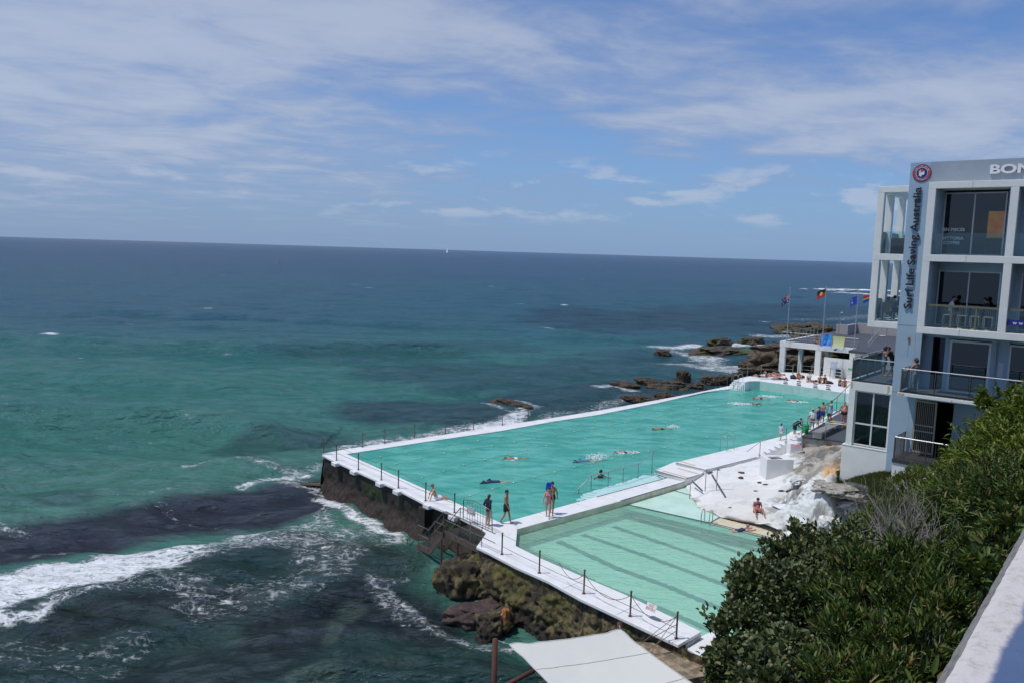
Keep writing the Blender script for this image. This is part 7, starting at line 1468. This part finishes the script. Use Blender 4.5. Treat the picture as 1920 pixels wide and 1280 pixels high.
p = at(1453, 857, 1.66); towel('crumpled grey and black clothes on the larger white block', 0, 0, 0, .75, .5, mat('striped_cloth', (.05, .05, .06), .8, (.35, .36, .4), 6, 3, .45, .55), .2, Vector((p.x, p.y, 1.64)))
# belongings scattered on the painted rocks
for (x, y), sz, m_, lb, nm, ct in (((1390, 885.5), (.22, .18, .05), mat('brown_leather', (.10, .055, .035), .7), 'flat brown bag near the walkway on the white rocks', 'bag', 'bag'), ((1389, 896), (.17, .16, .1), mat('brown_leather', (.1, .05, .03)), 'crumpled brown bag below the flat one', 'bag', 'bag'), ((1424, 904.5), (.14, .1, .06), mat('maroon_cloth', (.12, .02, .02), .8), 'small maroon bundle on the white rocks', 'bundle', 'bundle'),
 ((1435, 908), (.16, .08, .04), black, 'pair of black sandals right of the maroon bundle', 'sandals', 'sandals'), ((1417, 920), (.13, .06, .03), black, 'black sandals directly above the seated woman', 'sandals', 'sandals'), ((1486, 922), (.34, .2, .16), black, 'black rucksack lying on the rugged white rocks', 'rucksack', 'rucksack'), ((1465, 920), (.2, .08, .05), black, 'dark strap and sandals left of the black rucksack', 'sandals', 'sandals'), ((1369, 951), (.1, .06, .03), CL['grey'], 'small grey sandal near the rock rim of the small pool', 'sandal', 'sandal'), ((1347, 880.5), (.12, .09, .03), black, 'black thongs beside the walkway ledge', 'thongs', 'footwear')):
    p = on_shelf(x, y); soft(nm, lb, ct, (p.x, p.y, p.z+.02), sz, m_, x)
p = Vector((at(1496, 834, 1.4).x, at(1496, 834, 1.4).y, 1.42)); soft('bag', 'pink bag on the smaller white block', 'bag', tuple(p), (.28, .15, .1), mat('pink_cloth', (.75, .3, .33), .7), 5); soft('cap', 'turquoise cap on the smaller white block', 'cap', (p.x+.15, p.y+.05, 1.55), (.14, .14, .12), CL['lightblue'], 9)
# roof deck
def rd_(x, y): p = at(x, y, RT); return (p.x, p.y, RT)
person('person sitting cross legged on the pavilion roof left of the blue deck chair', rd_(1530, 645), fc(.1, -1), SIT, 'tan', 'dark', [('trunks', 'black')], 1.72)
def deckchair(label, x, y, m_):
    q = rd_(x, y); th = thing('deck_chair', label, 'deck chair', q, BA, 'deck chairs on the pavilion roof'); mb = MB(); n = 8
    for i in range(n+1):
        u = i/n; yy_ = .35*u+.1; zz_ = 1.25*u; sag = -.1*math.sin(math.pi*u)
        mb.v += [(-.62, yy_-.3-sag, zz_+.12), (.62, yy_-.3-sag, zz_+.12), (.62, yy_-.33-sag, zz_+.12), (-.62, yy_-.33-sag, zz_+.12)]
    for i in range(n):
        a = 4*i
        for j in range(4): mb.f.append((a+j, a+(j+1) % 4, a+4+(j+1) % 4, a+4+j)); mb.m.append(0)
    mb.build('canvas', m_, th, local=True); mb = MB()
    for s in (-.64, .64): mb.tube([(s, -.25, 0), (s, .2, 1.4)], .025); mb.tube([(s, .35, 0), (s, -.1, .8)], .022)
    mb.tube([(-.64, .2, 1.38), (.64, .2, 1.38)], .025); mb.build('frame', mat('chair_wood', (.35, .28, .18), .6), th, local=True)
deckchair('bright blue deck chair on the pavilion roof', 1548, 650, mat('blue_canvas', (.01, .10, .50), .7, (.03, .30, .62), .9, 2, .45, .55)); deckchair('pale yellow deck chair on the pavilion roof', 1571, 655, mat('yellow_canvas', (.46, .48, .30), .7, (.55, .55, .10), .8, 2, .5, .6))
person('person half hidden between the two deck chairs on the roof', rd_(1561, 648), fc(.8, -.6), LIE, 'pale', 'brown', [('trunks', 'black')], 1.7)
person('person lying with raised knees on the roof deck near the grey parapet', rd_(1631, 620), fc(-1, .1), LIE, 'red', 'dark', [('trunks', 'coral')], 1.95)
# people on the club balconies
person('woman in a grey bikini leaning on the front deck railing with one arm out', tuple(S2W(.62, .55, 7.7)), BA+fc(-.9, .6)*.5+R(40), P_(STAND, elL=(-.30, .16, 1.14), haL=(-.28, .36, 1.06), elR=(.28, -.02, 1.16), haR=(.16, .18, 1.10)), 'tan', 'brown', [('top', 'grey'), ('jeans', 'grey')], 1.68, hairstyle='curly', near=True, female=True)
person('woman in a light blue dress embracing on the left deck', tuple(S2W(-2.05, 5.2, 7.7)), BA+R(-90), P_(STAND, elL=(-.2, .2, 1.4), haL=(-.05, .36, 1.45), elR=(.2, .2, 1.4), haR=(.05, .36, 1.45)), 'tan', 'dark', [('dress', 'denim')], 1.66, hairstyle='curly', near=True, female=True)
person('man in black clothes leaning on the rail beside the embracing woman', tuple(S2W(-1.62, 5.15, 7.7)), BA+R(95), P_(STAND, wst=(0, .04, 1.07), chs=(0, .12, 1.27), nek=(0, .18, 1.42), hed=(0, .24, 1.56), shL=(-.19, .16, 1.36), shR=(.19, .16, 1.36), elL=(-.2, .3, 1.15), haL=(-.08, .42, 1.3), elR=(.2, .3, 1.15), haR=(.08, .42, 1.3), anL=(-.1, .2, .08), toL=(-.11, .36, .03)), 'tan', 'dark', [('tee', 'black'), ('shorts', 'black')], 1.74, near=True)
person('person in a grey top seated with back turned on the left balcony', tuple(S2W(-1.35, 3.3, 10.95)), BA+R(-10), CHAIR, 'light', 'dark', [('tee', 'grey'), ('shorts', 'grey')], 1.72, near=True)
person('person in a white shirt sitting at the front balcony behind the glass', tuple(S2W(1.75, 1.35, 11.15)), BA+R(-80), CHAIR, 'light', 'dark', [('tee', 'white'), ('shorts', 'grey')], 1.72)
person('dark dressed person sitting at the front balcony near the right column', tuple(S2W(3.3, 1.35, 11.15)), BA+R(80), CHAIR, 'tan', 'black', [('tee', 'black'), ('shorts', 'black')], 1.72)
# bake the people: one evaluation for all
bpy.context.view_layer.update(); dg = bpy.context.evaluated_depsgraph_get(); done = []
for o, m in PENDING: done.append((o, bpy.data.meshes.new_from_object(o.evaluated_get(dg)), m))
for o, me, m in done:
    o.modifiers.clear(); old = o.data; me.materials.clear(); me.materials.append(m); me.polygons.foreach_set('use_smooth', [True]*len(me.polygons)); o.data = me; bpy.data.meshes.remove(old)
